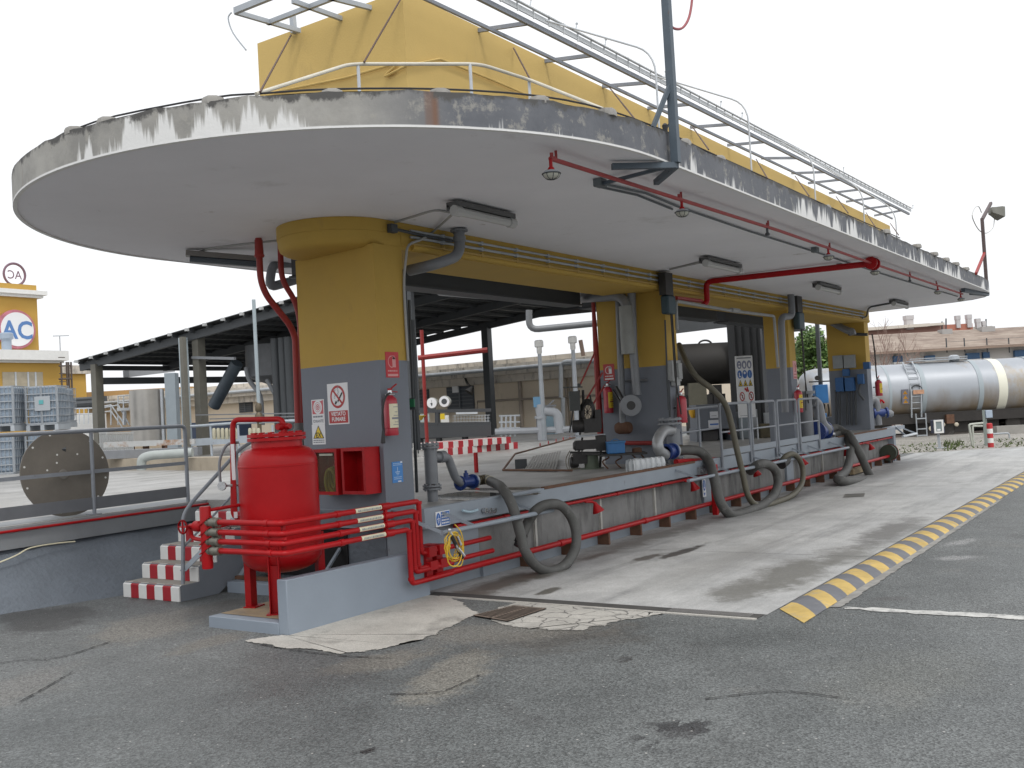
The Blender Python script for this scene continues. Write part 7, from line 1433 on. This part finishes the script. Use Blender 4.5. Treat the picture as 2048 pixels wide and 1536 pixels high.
b = MB(); b.tube([at(1186, 600, d=17), at(1192, 700, d=17), at(1203, 900, d=17)], [.03, .05, .06], 8)
for a, c in (((1160, 770), (1192, 700)), ((1172, 800), (1205, 745)), ((1185, 810), (1210, 770))): b.bar(at(*a, d=16.8), at(*c, d=16.8), .03)
tag(b.build('red_pole', M_REDD), 'leaning dark red pole with struts left of the second pillar', 'post')
# stacked yellowish drums row under the shed
for k in range(9):
    q = at(428+k*8.5+(60 if k > 5 else 0)*.35, 862, d=27); b = MB(); b.lathe(q+V(0, 0, -.22), Z_, [(.045, 0), (.05, .02), (.05, .25), (.03, .30)], 10); tag(b.build('gas_bottle', mat('cream_bottle', (.42, .40, .30), .5)), 'small cream cylinder in a row behind the pale railing', 'cylinder', 'cream cylinders behind the pale railing')
# ------------------------------------------------------------------ yellow building with the round signs, far left
YB2 = 46.
M_OCH = mat('ochre_facade', (.50, .305, .065), .8, var=.06, vscale=.3, dirt=[((.35, .2, .1), .64, .8, 1, .3)])
def yb(px, py, y=YB2): return at(px, py, y=y)
t = thing('yellow_office', 'ochre yellow works building, its tower carrying a round white AC sign, far left', 'building', (22, YB2, ZD))
b = MB(); xl, xr_ = yb(-60, 650).x, yb(76, 650).x; zt1 = yb(76, 571).z; b.box(xl, xr_, YB2, YB2+5, ZD, zt1); b.build('tower', M_OCH, t)
b = MB(); za, zb_ = yb(76, 584).z, yb(76, 597).z; b.box(xl, xr_+.25, YB2-.22, YB2+5, zb_, (za+zb_)/2-.03); b.box(xl, xr_+.4, YB2-.4, YB2+5, (za+zb_)/2-.03, za+.02); b.build('cornice', M_WHITE, t)
c_ = yb(32, 659, YB2-.15); R_ = 35*(c_-Vector(CAM)).dot(Vector(CF))/FPX
sg = MB(); sg.lathe(c_, -Y_, [(R_*1.12, -.1), (R_*1.14, .0), (R_*1.10, .12), (R_*.98, .13)], 40, 1); sg.lathe(c_+V(0, -.131, 0), -Y_, [(R_*.97, 0), (R_*.97, .02)], 40, 0)
sg.text('AC', c_+V(0, -.16, -R_*.52), X_, Z_, R_*1.42, 2, bold=R_*.035, sx=.93); sg.build('round_sign', [M_SIGNW, mat('sign_pink_rim', (.45, .16, .20), .6, var=.3, vscale=3), mat('sign_sky_blue', (.09, .20, .44), .5)], t)
c2 = yb(29, 549, YB2+1.); R2 = 22*(c2-Vector(CAM)).dot(Vector(CF))/FPX
b = MB(); b.tube([c2+X_*R2*math.cos(a)+Z_*R2*math.sin(a) for a in [i*2*math.pi/32 for i in range(32)]], .07, 6, closed=True); b.text('AC', c2+V(-.0, 0, -R2*.4), -X_, Z_, R2*1.1, 0, bold=R2*.01, sx=.9); b.build('roof_sign', mat('sign_dull_violet', (.20, .12, .16), .6), t)
YB3 = 43.
b = MB(); x1 = yb(121, 740, YB3).x; z1 = yb(120, 722, YB3).z; xl2 = yb(-80, 740, YB3).x; b.box(xl2, x1, YB3, YB3+8, ZD, z1); b.build('wing', M_OCH, t)
b = MB(); x2 = yb(127, 715, YB3).x; z2 = yb(120, 703, YB3).z; b.box(xl2, x2, YB3-.5, YB3+8.2, z1, z2); b.box(xl2, x2-.1, YB3-.2, YB3+8.1, z1-.12, z1); b.build('parapet', M_WHITE, t)
b = MB(); a_, e_ = yb(4, 744, YB3), yb(86, 772, YB3); b.box(a_.x, e_.x, YB3-.03, YB3+.1, e_.z-1.2, a_.z); b.build('window', mat('window_blind', (.40, .35, .26), .6, var=.15, vscale=2), t)
b = MB()
for px in (30, 55, 70): x = yb(px, 750, YB3).x; b.box(x-.04, x+.04, YB3-.07, YB3-.03, e_.z-1.2, a_.z)
b.build('mullion', M_RAILW, t)
b = MB(); xb0, xb1 = yb(112, 760, YB3+6).x, yb(172, 760, YB3+6).x; zb1 = yb(165, 728, YB3+6).z; b.box(xb0, xb1, YB3+6, YB3+14, ZD, zb1-.6); b.build('annex', M_OCH, t); b = MB(); b.box(xb0, xb1+.2, YB3+5.8, YB3+14, zb1-.6, zb1-.1); b.build('annex_cornice', M_CORN, t)
b = MB(); q = yb(13, 690, YB3+1); b.lathe((q.x, q.y, z2), Z_, [(.24, 0), (.24, .62), (.34, .70), (.34, .95), (.28, 1.0)], 14); b.build('roof_vent', mat('vent_blue', (.30, .36, .44), .5), t)
b = MB(); q = at(120, 690, y=YB3+3); b.tube([(q.x, q.y, z2), (q.x, q.y, at(120, 672, y=YB3+3).z)], .03, 5); a_ = at(106, 672, y=YB3+3); c_ = at(138, 671, y=YB3+3); b.tube([a_, c_], .025, 5); b.build('aerial', M_GALV, t)
b = MB(); 
for px, pt in ((122, 724), (133, 724), (137, 724), (142, 724)): b.tube([yb(px, pt, YB3-1), V(yb(px, pt, YB3-1).x, YB3-1, 1.5)], .05, 5)
for k in range(9): z = 2.6+k*.42; xa = yb(118, 740, YB3-1).x; b.tube([(xa, YB3-1, z), (xa+.35, YB3-1, z)], .03, 4)
b.tube([yb(118, 732, YB3-1), yb(142, 731, YB3-1)], .04, 5); b.tube([yb(118, 758, YB3-1), yb(143, 757, YB3-1)], .05, 5); tag(b.build('cage_ladder', mat('dark_ladder', (.09, .07, .06), .6)), 'dark caged ladder on the corner of the yellow building', 'ladder')
b = MB(); a_, c_ = at(190, 790, d=70), at(400, 770, d=70); o = (a_+c_)/2; b.obox(V(o.x, o.y+3, 2.2), RH, FH, Z_, 12, 6, 5.2); tag(b.build('brown_building', mat('brown_ochre_wall', (.36, .22, .09), .85, var=.1, vscale=.4)), 'distant brown ochre building behind the stainless tank', 'building')
# ------------------------------------------------------------------ right side: tank wagon, track, buildings
dG = 40.; BZ = .62
def gw_(px, py, d_=dG): return at(px, py, d=d_)
t = thing('tank_wagon', 'long pale grey rust-stained rail tank wagon with bands and a ladder behind the platform', 'tank wagon', V(*gw_(1850, 880).xy, 0))
def wag_mat():
    m = mat('wagon_grey', (.36, .385, .42), .42, metal=.15, var=.05, vscale=.6, dirt=[((.33, .25, .14), .54, .74, .8, .5), ((.45, .46, .49), .58, .8, 1.5, .2)]); nt = m.node_tree; N = nt.nodes; L = nt.links
    b_ = N['Principled BSDF']; src = b_.inputs['Base Color'].links[0].from_socket; tc = N.new('ShaderNodeTexCoord'); sp = N.new('ShaderNodeSeparateXYZ'); L.new(tc.outputs['Object'], sp.inputs[0])
    n = N.new('ShaderNodeTexNoise'); n.inputs['Scale'].default_value = 1.3; n.inputs['Detail'].default_value = 5; mp = N.new('ShaderNodeMapping'); mp.inputs['Scale'].default_value = (1, 1, .25); L.new(tc.outputs['Object'], mp.inputs[0]); L.new(mp.outputs[0], n.inputs['Vector'])
    q = N.new('ShaderNodeMath'); q.operation = 'MULTIPLY_ADD'; L.new(n.outputs['Fac'], q.inputs[0]); q.inputs[1].default_value = -1.6; L.new(sp.outputs[2], q.inputs[2])
    r = N.new('ShaderNodeMapRange'); r.inputs[1].default_value = zc3-.75; r.inputs[2].default_value = zc3-1.65; r.inputs[3].default_value = 0; r.inputs[4].default_value = .85; L.new(q.outputs[0], r.inputs[0])
    mx = N.new('ShaderNodeMix'); mx.data_type = 'RGBA'; L.new(r.outputs[0], mx.inputs[0]); L.new(src, mx.inputs[6]); mx.inputs[7].default_value = (.20, .145, .08, 1); L.new(mx.outputs[2], b_.inputs['Base Color']); return m
ax0, ax1 = gw_(1606, 778), gw_(2260, 778); ztp, zbt = gw_(1860, 725).z, gw_(1860, 838).z; zc3 = (ztp+zbt)/2; Rw = (ztp-zbt)/2
A_ = V(ax0.x, ax0.y, zc3); Bx = V(ax1.x, ax1.y, zc3); dA = (Bx-A_).normalized(); LA = (Bx-A_).length
b = MB(); b.lathe(A_, dA, [(Rw*.55, -.10), (Rw*.8, .0), (Rw*.95, .2), (Rw, .5), (Rw, LA-.3), (Rw*.6, LA)], 48); b.build('barrel', wag_mat(), t)
def apx(px): return (gw_(px, 778)-ax0).dot(dA)
b = MB()
for px in (1826, 1937): b.lathe(A_+dA*apx(px), dA, [(Rw+.02, -.09), (Rw+.02, .09)], 48)
b.lathe(A_+dA*apx(2046), dA, [(Rw+.03, -.09), (Rw+.03, .09)], 48); b.lathe(A_+dA*apx(1760), dA, [(Rw+.01, -.05), (Rw+.01, .05)], 48); b.build('band', mat('band_grey', (.33, .38, .41), .5), t)
b = MB(); b.lathe(A_+dA*apx(1980), dA, [(Rw+.008, -.17), (Rw+.008, .17)], 48); b.build('white_band', mat('cream_band', (.74, .73, .62), .55), t)
fr0 = -FH
b = MB()
for s in (-.19, .19):
    px = 1808; c_ = A_+dA*(apx(1808)+s); b.tube([V(c_.x, c_.y, .75)+fr0*(Rw*.95), V(c_.x, c_.y, zc3)+fr0*(Rw+.08), V(c_.x, c_.y, zc3+Rw*.8)+fr0*(Rw*.72), V(c_.x, c_.y, ztp+.05)+fr0*.5], .03, 6)
for k in range(9):
    a = -.6+k*.22; z = zc3+Rw*math.sin(a)*1.02; r_ = Rw*math.cos(a)+.06; c_ = A_+dA*apx(1808); b.bar(V(c_.x, c_.y, z)-dA*.19+fr0*r_, V(c_.x, c_.y, z)+dA*.19+fr0*r_, .03)
for px in (1806, 1825): q = A_+dA*apx(px); b.bar(V(q.x, q.y, .9)+fr0*(Rw), V(q.x, q.y, -.05)+fr0*Rw, .04)
for z in (.7, .3, .05): q0_, q1_ = A_+dA*apx(1806), A_+dA*apx(1825); b.bar(V(q0_.x, q0_.y, z)+fr0*Rw, V(q1_.x, q1_.y, z)+fr0*Rw, .04)
b.build('ladder', M_GALV, t)
b = MB(); a_, c_ = A_+dA*apx(1815), A_+dA*apx(1930); b.bar(V(a_.x, a_.y, ztp+.08)+fr0*.2, V(c_.x, c_.y, ztp+.08)+fr0*.2, .4, .04); b.bar(V(a_.x, a_.y, ztp+.16)+fr0*.4, V(c_.x, c_.y, ztp+.16)+fr0*.4, .03); b.lathe(V(*(A_+dA*apx(1912)).xy, ztp), Z_, [(.2, 0), (.2, .2), (.1, .25)], 12); b.build('walkway', M_GALV, t)
q = A_+dA*apx(1787)+fr0*(Rw+.03); b = MB(); b.obox(q+V(0, 0, -.17), dA, Z_, fr0, .27, .56, .02, 0)
for k in range(3): zz = (.0, -.18, -.34)[k]; b.add([q+dA*-.09+V(0, 0, zz-.08)+fr0*.012, q+dA*.09+V(0, 0, zz-.08)+fr0*.012, q+V(0, 0, zz+.06)+fr0*.012], [(0, 2, 1), (0, 1, 2)], 1)
b.build('hazard_placard', [mat('placard_dark', (.13, .13, .16), .6), mat('placard_orange', (.70, .36, .04), .5)], t)
q = A_+dA*apx(1812)+fr0*(Rw+.10); b = MB(); b.obox(q+V(0, 0, -.02), dA, Z_, fr0, .42, .16, .02); b.build('faded_orange_plate', mat('faded_orange', (.48, .27, .17), .7, var=.25, vscale=12), t)
b = MB(); c_ = A_+dA*apx(1810); 
b.tube([V(c_.x, c_.y, zc3+.05)+dA*(.2*math.cos(a))+V(0, 0, .2*math.sin(a))+fr0*(Rw+.02) for a in [math.pi*i/10 for i in range(11)]], .03, 6); b.build('hatch_rim', M_GRYD, t)
b = MB(); b.bar(V(A_.x, A_.y, .78), V(Bx.x, Bx.y, .78), 1.9, .24, up=Z_); b.bar(V(A_.x, A_.y, .66)+fr0*.95, V(Bx.x, Bx.y, .66)+fr0*.95, .08, .3); 
for px in (1830, 1900, 1960, 2030): q = A_+dA*apx(px); b.obox(V(q.x, q.y, .32), dA, FH, Z_, .55, 1.6, .45)
b.build('underframe', mat('wagon_underframe', (.03, .027, .025), .8, var=.3, vscale=3), t)
for px in (1690, 1745, 1868, 2010, 2075):
    q = A_+dA*apx(px); b = MB(); 
    for s in (.72, -.75): b.lathe(V(q.x, q.y, BZ-.32)+fr0*s, fr0, [(.12, -.02), (.40, -.02), (.43, -.04), (.43, .06), (.40, .07), (.3, .03), (.1, .08)], 24)
    b.tube([V(q.x, q.y, BZ-.32)+fr0*.7, V(q.x, q.y, BZ-.32)-fr0*.7], .07, 8); b.build('wheelset', mat('wheel_dark', (.05, .045, .04), .6), t)
b = MB(); q = A_+dA*apx(1872); b.obox(V(q.x, q.y, .62)+fr0*1.05, dA, FH, Z_, .3, .2, .35, 0); b.lathe(V(q.x, q.y, .42)+fr0*1.1-dA*.35, fr0, [(.09, 0), (.11, .1), (.05, .12)], 10, 1); b.lathe(V(q.x, q.y, .40)+fr0*1.1+dA*.2, fr0, [(.07, 0), (.08, .1), (.05, .12)], 10, 1); q = A_+dA*apx(1832); b.lathe(V(q.x, q.y, .3)+fr0*1.1, fr0, [(.06, 0), (.1, .12), (.03, .14)], 9, 1); b.build('brake_gear', [M_RUST, mat('pale_tag', (.5, .45, .36), .6)], t)
b = MB()
for s in (.72, -.72):
    b.bar(A_*1-dA*6+V(0, 0, -zc3-.04+.0)+fr0*s, Bx+dA*20+V(0, 0, -zc3-.04)+fr0*s, .07, .14)
b.v = [V(p.x, p.y, p.z+.06) for p in b.v]; o = b.build('railway_track', mat('rail_steel', (.10, .085, .075), .6, var=.2, vscale=2)); struct(o)
# long building with the tiled roof
dB = 66.
def gb_(px, py, d_=dB): return at(px, py, d=d_)
t = thing('tiled_building', 'long low building with brownish tiled roof and blue windows behind the tank wagon', 'building', V(*gb_(1900, 800).xy, 0))
wl, wr = gb_(1570, 745), gb_(2150, 715); ze = gb_(1900, 696).z; zw = gb_(1900, 700).z; zrd = gb_(1900, 662, dB+3).z
def tile_mat():
    m = bpy.data.materials.new('old_roof_tiles'); m.use_nodes = True; nt = m.node_tree; N = nt.nodes; L = nt.links; b = N['Principled BSDF']; b.inputs['Roughness'].default_value = .9
    tc = N.new('ShaderNodeTexCoord'); n = N.new('ShaderNodeTexNoise'); n.inputs['Scale'].default_value = .9; n.inputs['Detail'].default_value = 8; n.inputs['Roughness'].default_value = .75; mp = N.new('ShaderNodeMapping'); mp.inputs['Scale'].default_value = (.6, .6, 4); L.new(tc.outputs['Object'], mp.inputs[0]); L.new(mp.outputs[0], n.inputs['Vector'])
    r = N.new('ShaderNodeValToRGB'); r.color_ramp.elements[0].position = .3; r.color_ramp.elements[0].color = (.17, .12, .095, 1); r.color_ramp.elements[1].position = .72; r.color_ramp.elements[1].color = (.42, .35, .29, 1); L.new(n.outputs['Fac'], r.inputs[0])
    wv = N.new('ShaderNodeTexWave'); wv.bands_direction = 'Z'; wv.inputs['Scale'].default_value = 2.2; wv.inputs['Distortion'].default_value = 1.5; L.new(tc.outputs['Object'], wv.inputs['Vector'])
    mx = N.new('ShaderNodeMix'); mx.data_type = 'RGBA'; mx.blend_type = 'MULTIPLY'; mx.inputs[0].default_value = .14; L.new(r.outputs[0], mx.inputs[6]); L.new(wv.outputs['Color'], mx.inputs[7]); L.new(mx.outputs[2], b.inputs['Base Color']); return m
M_TILE = tile_mat()
cL, cR = V(wl.x, wl.y, 0), V(wr.x, wr.y, 0)
b = MB(); o = (cL+cR)/2+FH*5; b.obox(V(o.x, o.y, zw/2), RH, FH, Z_, (cR-cL).length, 9, zw); b.build('wall', mat('pale_plaster', (.52, .50, .48), .85, var=.08, vscale=.6, dirt=[((.36, .32, .28), .58, .75, 1.2, .4)]), t)
b = MB(); e0_, e1_2 = cL-FH*.4+V(0, 0, ze), cR-FH*.4+V(0, 0, ze); zrd = gb_(1850, 664, dB+4.5).z; r0, r1 = cL+FH*4.5+V(0, 0, zrd), cR+FH*4.5+V(0, 0, zrd); k0, k1 = cL+FH*10+V(0, 0, ze), cR+FH*10+V(0, 0, ze)
b.add([e0_, e1_2, r1, r0, k0, k1], [(0, 1, 2, 3), (3, 2, 5, 4)]); b.add([e0_, e1_2, e1_2-V(0, 0, .12), e0_-V(0, 0, .12)], [(0, 3, 2, 1)]); b.build('roof', M_TILE, t)
b = MB(); b.bar(e0_+V(0, 0, -.1)-FH*.1, e1_2+V(0, 0, -.1)-FH*.1, .15, .14); b.build('eaves', mat('eaves_brown', (.26, .19, .15), .8, var=.15, vscale=1), t)
for (x0, yy0, x1, yy1) in ((1786, 712, 1804, 726), (1849, 711, 1869, 722), (1932, 706, 1958, 720), (1965, 704, 1978, 718), (2028, 700, 2060, 715)):
    a_, c_ = gb_(x0, yy0, dB+.4), gb_(x1, yy1, dB+.4); m = (a_+c_)/2; b = MB(); b.obox(m, RH, FH, Z_, (x1-x0)*dB/FPX, .25, (yy1-yy0)*dB/FPX); w_ = b.build('window', mat('blue_window', (.03, .10, .22), .4, var=.2, vscale=3), t); b = MB(); b.obox(m-V(0, 0, (yy1-yy0)*dB/FPX/2)-FH*.1, RH, FH, Z_, (x1-x0)*dB/FPX+.1, .3, .1); b.build('sill', M_WHITE, w_)
b = MB()
for px in (1893, 1929, 1974, 2018): q = gb_(px, 690, dB-.2); b.bar(q+V(0, 0, -.5), q+V(0, 0, .45), .07)
b.bar(gb_(1893, 684, dB-.2), gb_(2150, 668, dB-.2), .02); b.build('eaves_post', M_GRYD, t)
for px_, py_, w__ in ((1890, 664, .7), (1972, 659, .9)): b = MB(); b.obox(gb_(px_, py_, dB+4), RH, FH, Z_, w__, .8, .35); b.build('roof_light', mat('flashing_grey', (.36, .35, .34), .6), t)
dB2 = 85.
t = thing('rear_building', 'second building behind the tiled roof with a pale parapet, red wall and five chimneys', 'building', V(*gb_(1860, 780, dB2).xy, 0))
b = MB()
for (x0, x1, y0_, y1_, m_i) in ((1700, 1856, 655, 780, 0), (1856, 1890, 652, 780, 0), (1890, 1945, 650, 780, 1), (1935, 1985, 655, 780, 2)):
    a_, c_ = gb_(x0, y0_, dB2), gb_(x1, y0_-4, dB2); o = (a_+c_)/2+FH*3; b.obox(V(o.x, o.y, (a_.z+c_.z)/4), RH, FH, Z_, (x1-x0)*dB2/FPX, 6, (a_.z+c_.z)/2, m_i)
b.build('wall', [mat('reddish_wall', (.30, .17, .14), .85, var=.1, vscale=.5), mat('red_wall', (.42, .17, .12), .85, var=.1, vscale=.5), mat('pale_rear_wall', (.5, .46, .42), .85)], t)
b = MB(); b.bar(gb_(1700, 661, dB2-.4), gb_(1856, 650, dB2-.4), .8, .25); b.bar(gb_(1856, 650, dB2-.4), gb_(1885, 648, dB2-.4), .8, .2); b.build('parapet', mat('cream_parapet', (.62, .57, .50), .8), t)
for (px, y0_, y1_, w_) in ((1817, 632, 652, 16), (1915, 632, 649, 9), (1937, 630, 648, 10), (1955, 638, 650, 9), (1967, 643, 652, 7)):
    a_, c_ = gb_(px, y0_, dB2), gb_(px, y1_, dB2); m = (a_+c_)/2; b = MB(); W_ = w_*dB2/FPX; b.obox(m+V(0, 0, -.2), RH, FH, Z_, W_*.85, W_, a_.z-c_.z+.2); b.obox(m+V(0, 0, (a_.z-c_.z)/2-.15), RH, FH, Z_, W_, W_*1.1, .35); b.build('chimney', mat('chimney_grey', (.52, .50, .50), .8, var=.1, vscale=1), t)
b = MB()
for px, pt in ((1884, 643), (1892, 637), (1972, 638)): b.tube([gb_(px, pt, dB2), gb_(px, 662, dB2)], .06, 5)
b.build('aerial', M_GRYD, t)
# bollard, meter box, gate frame, boom box
t = thing('striped_bollard', 'red and white striped bollard at the edge of the track bed', 'bollard', at(1982, 895, z=0))
q = at(1982, 895, z=0); dq = (q-Vector(CAM)).dot(Vector(CF)); hz = 47*dq/FPX; b = MB()
for k in range(5): b.lathe(q+V(0, 0, hz*k/5), Z_, [(5.6*dq/FPX, 0), (5.6*dq/FPX, hz/5)], 18, k % 2)
b.lathe(q+V(0, 0, hz), Z_, [(5.6*dq/FPX, 0), (3.5*dq/FPX, .025)], 18, 0); b.build('post', [mat('bollard_red', (.45, .03, .035), .5), M_WHITE], t)
q = at(1880, 897, z=0); dq = (q-Vector(CAM)).dot(Vector(CF)); t = thing('meter_box', 'white framed meter box on a short pale post beside the track', 'meter', q)
def mbx(px, py, o=0): return at(px, py, d=dq+o)
b = MB(); b.obox(mbx(1879, 853)+FH*.15, RH, FH, Z_, .30, .3, .40); b.build('case', mat('meter_dark_side', (.03, .04, .09), .5), t, bevel=.01)
b = MB(); c_ = mbx(1877, 853)
for s in (-1, 1): b.obox(c_-FH*.015+RH*s*.115, RH, FH, Z_, .055, .03, .40); b.obox(c_-FH*.015+Z_*s*.175, RH, FH, Z_, .175, .03, .05)
b.build('frame', M_WHITE, t); b = MB(); b.obox(c_-FH*.004, RH, FH, Z_, .18, .008, .30, 0); b.obox(c_-FH*.01+V(.0, 0, -.1), RH, FH, Z_, .1, .004, .05, 1); b.build('window', [mat('meter_glass', (.22, .26, .27), .15), M_SIGNW], t)
b = MB(); b.bar(V(q.x, q.y, 0), mbx(1879, 868)+FH*.1, .07); b.box(q.x-.15, q.x+.15, q.y-.15, q.y+.15, 0, .03); b.build('post', M_GALV, t)
q = at(1945, 893, z=0); dq = (q-Vector(CAM)).dot(Vector(CF)); t = thing('tube_gate', 'pale tubular gate frame with a grey-green post and lamp box beside the bollard', 'gate', q)
b = MB(); b.tube(elbow([V(q.x, q.y, 0), mbx(1938, 849), mbx(1967, 846), ], .06), .035, 8); q3 = mbx(1945, 852); b.tube([q3+V(0, 0, -.0), V(q3.x, q3.y, 0)], .03, 8); b.tube([mbx(1945, 852), mbx(1965, 852)], .03, 7); b.tube([mbx(1944, 868), mbx(1965, 868)], .02, 6); b.build('frame', mat('pale_green_tube', (.45, .47, .42), .5, var=.1, vscale=4), t)
b = MB(); p5 = mbx(1967, 820); b.bar(V(p5.x, p5.y, 0), p5, .07); p6 = mbx(1971, 838); b.bar(V(p6.x, p6.y, 0), p6, .06); b.build('post', mat('green_grey_post', (.27, .31, .29), .5, var=.1, vscale=4), t)
b = MB(); b.obox(mbx(1975.5, 828), RH, FH, Z_, .20, .2, .23); b.build('lamp_box', mat('blue_grey_box', (.36, .43, .52), .5), t, bevel=.01)
# trackside clutter: pale rail and kerb
b = MB(); b.tube(elbow([at(1985, 868, d=34), at(2018, 866, d=34), at(2020, 885, d=34)], .08), .03, 6); tag(b.build('pipe_rail', M_GALV), 'thin bent pipe rail right of the striped bollard', 'rail')
b = MB(); a_, c_ = at(1990, 862, d=37), at(2070, 858, d=37); b.bar(a_, c_, .3, .35); tag(b.build('concrete_kerb', M_CONC), 'rough low concrete block right of the striped bollard', 'kerb')
# bush behind the wagon and bare shrub
def leafy(name, label, cat, c, rx, ry, rz, n_, m, stem_m, seed, leaf=.12):
    rn = random.Random(seed); t = thing(name, label, cat, V(c.x, c.y, 0)); b = MB()
    lob = [(V(rn.uniform(-.7, .7)*rx, rn.uniform(-.7, .7)*ry, rn.uniform(-.6, .75)*rz), rn.uniform(.3, .55)) for _ in range(16)]
    for k in range(n_):
        l, s = rn.choice(lob); d_ = V(rn.gauss(0, 1), rn.gauss(0, 1), rn.gauss(0, 1)).normalized(); p = c+l+V(d_.x*rx*s, d_.y*ry*s, d_.z*rz*s)*rn.uniform(.55, 1.05)
        u = V(rn.gauss(0, 1), rn.gauss(0, 1), rn.gauss(0, 1)).normalized()*leaf*rn.uniform(.6, 1.3); v = u.orthogonal().normalized()*leaf*.55
        b.add([p-u, p+v, p+u, p-v], [(0, 1, 2, 3)], rn.choice((0, 0, 1)))
    b.build('crown', m, t)
    b = MB()
    for k in range(6): e = c+V(rn.uniform(-.6, .6)*rx, rn.uniform(-.6, .6)*ry, rn.uniform(-.2, .6)*rz); b.tube(catmull([V(c.x+rn.uniform(-.2, .2), c.y, 0), (V(c.x, c.y, 0)+e)/2, e], 4), [.09-.006*i for i in range(9)], 6)
    b.build('trunk', stem_m, t); return t
M_LF = [mat('leaf_green', (.07, .135, .03), .6), mat('leaf_light_green', (.13, .21, .05), .6)]
M_BARK = mat('bark', (.10, .075, .055), .9, var=.2, vscale=6)
leafy('bush', 'green leafy bush behind the pale end of the tank wagon', 'bush', at(1622, 722, d=50), 1.3, 1.3, 1.5, 5200, M_LF, M_BARK, 4)
t = thing('bare_shrub', 'leafless pinkish shrub before the tiled roof, above the tank wagon ladder', 'shrub', V(*at(1795, 830, d=50).xy, 0)); b = MB(); rn = random.Random(8); base = V(*at(1795, 830, d=50).xy, 0)
def branch(p, d_, l, r_, lv):
    q = p+d_*l; b.tube([p, (p+q)/2+V(rn.gauss(0, .04), rn.gauss(0, .04), 0), q], [r_, r_*.85, r_*.7], 4, cap=False)
    if lv: 
        for k in range(3): branch(p+d_*l*rn.uniform(.6, 1), (d_+V(rn.gauss(0, .38), rn.gauss(0, .38), rn.gauss(.15, .25))).normalized(), l*rn.uniform(.55, .8), r_*.6, lv-1)
for k in range(5): branch(base+V(rn.uniform(-.3, .3), rn.uniform(-.3, .3), 0), V(rn.gauss(0, .16), rn.gauss(0, .16), 1).normalized(), 2.0, .05, 4)
b.build('branches', mat('pinkish_twigs', (.28, .19, .16), .85), t)
b = MB(); a_, c_ = at(1590, 735, d=75), at(1700, 640, d=75); b.obox(V(((a_+c_)/2).x, ((a_+c_)/2).y, 3), RH, FH, Z_, 9, 4, 5.5); tag(b.build('hazy_building', mat('hazy_pink_wall', (.45, .36, .31), .85, var=.1, vscale=.5)), 'pale pinkish building wall glimpsed behind the green bush', 'building')
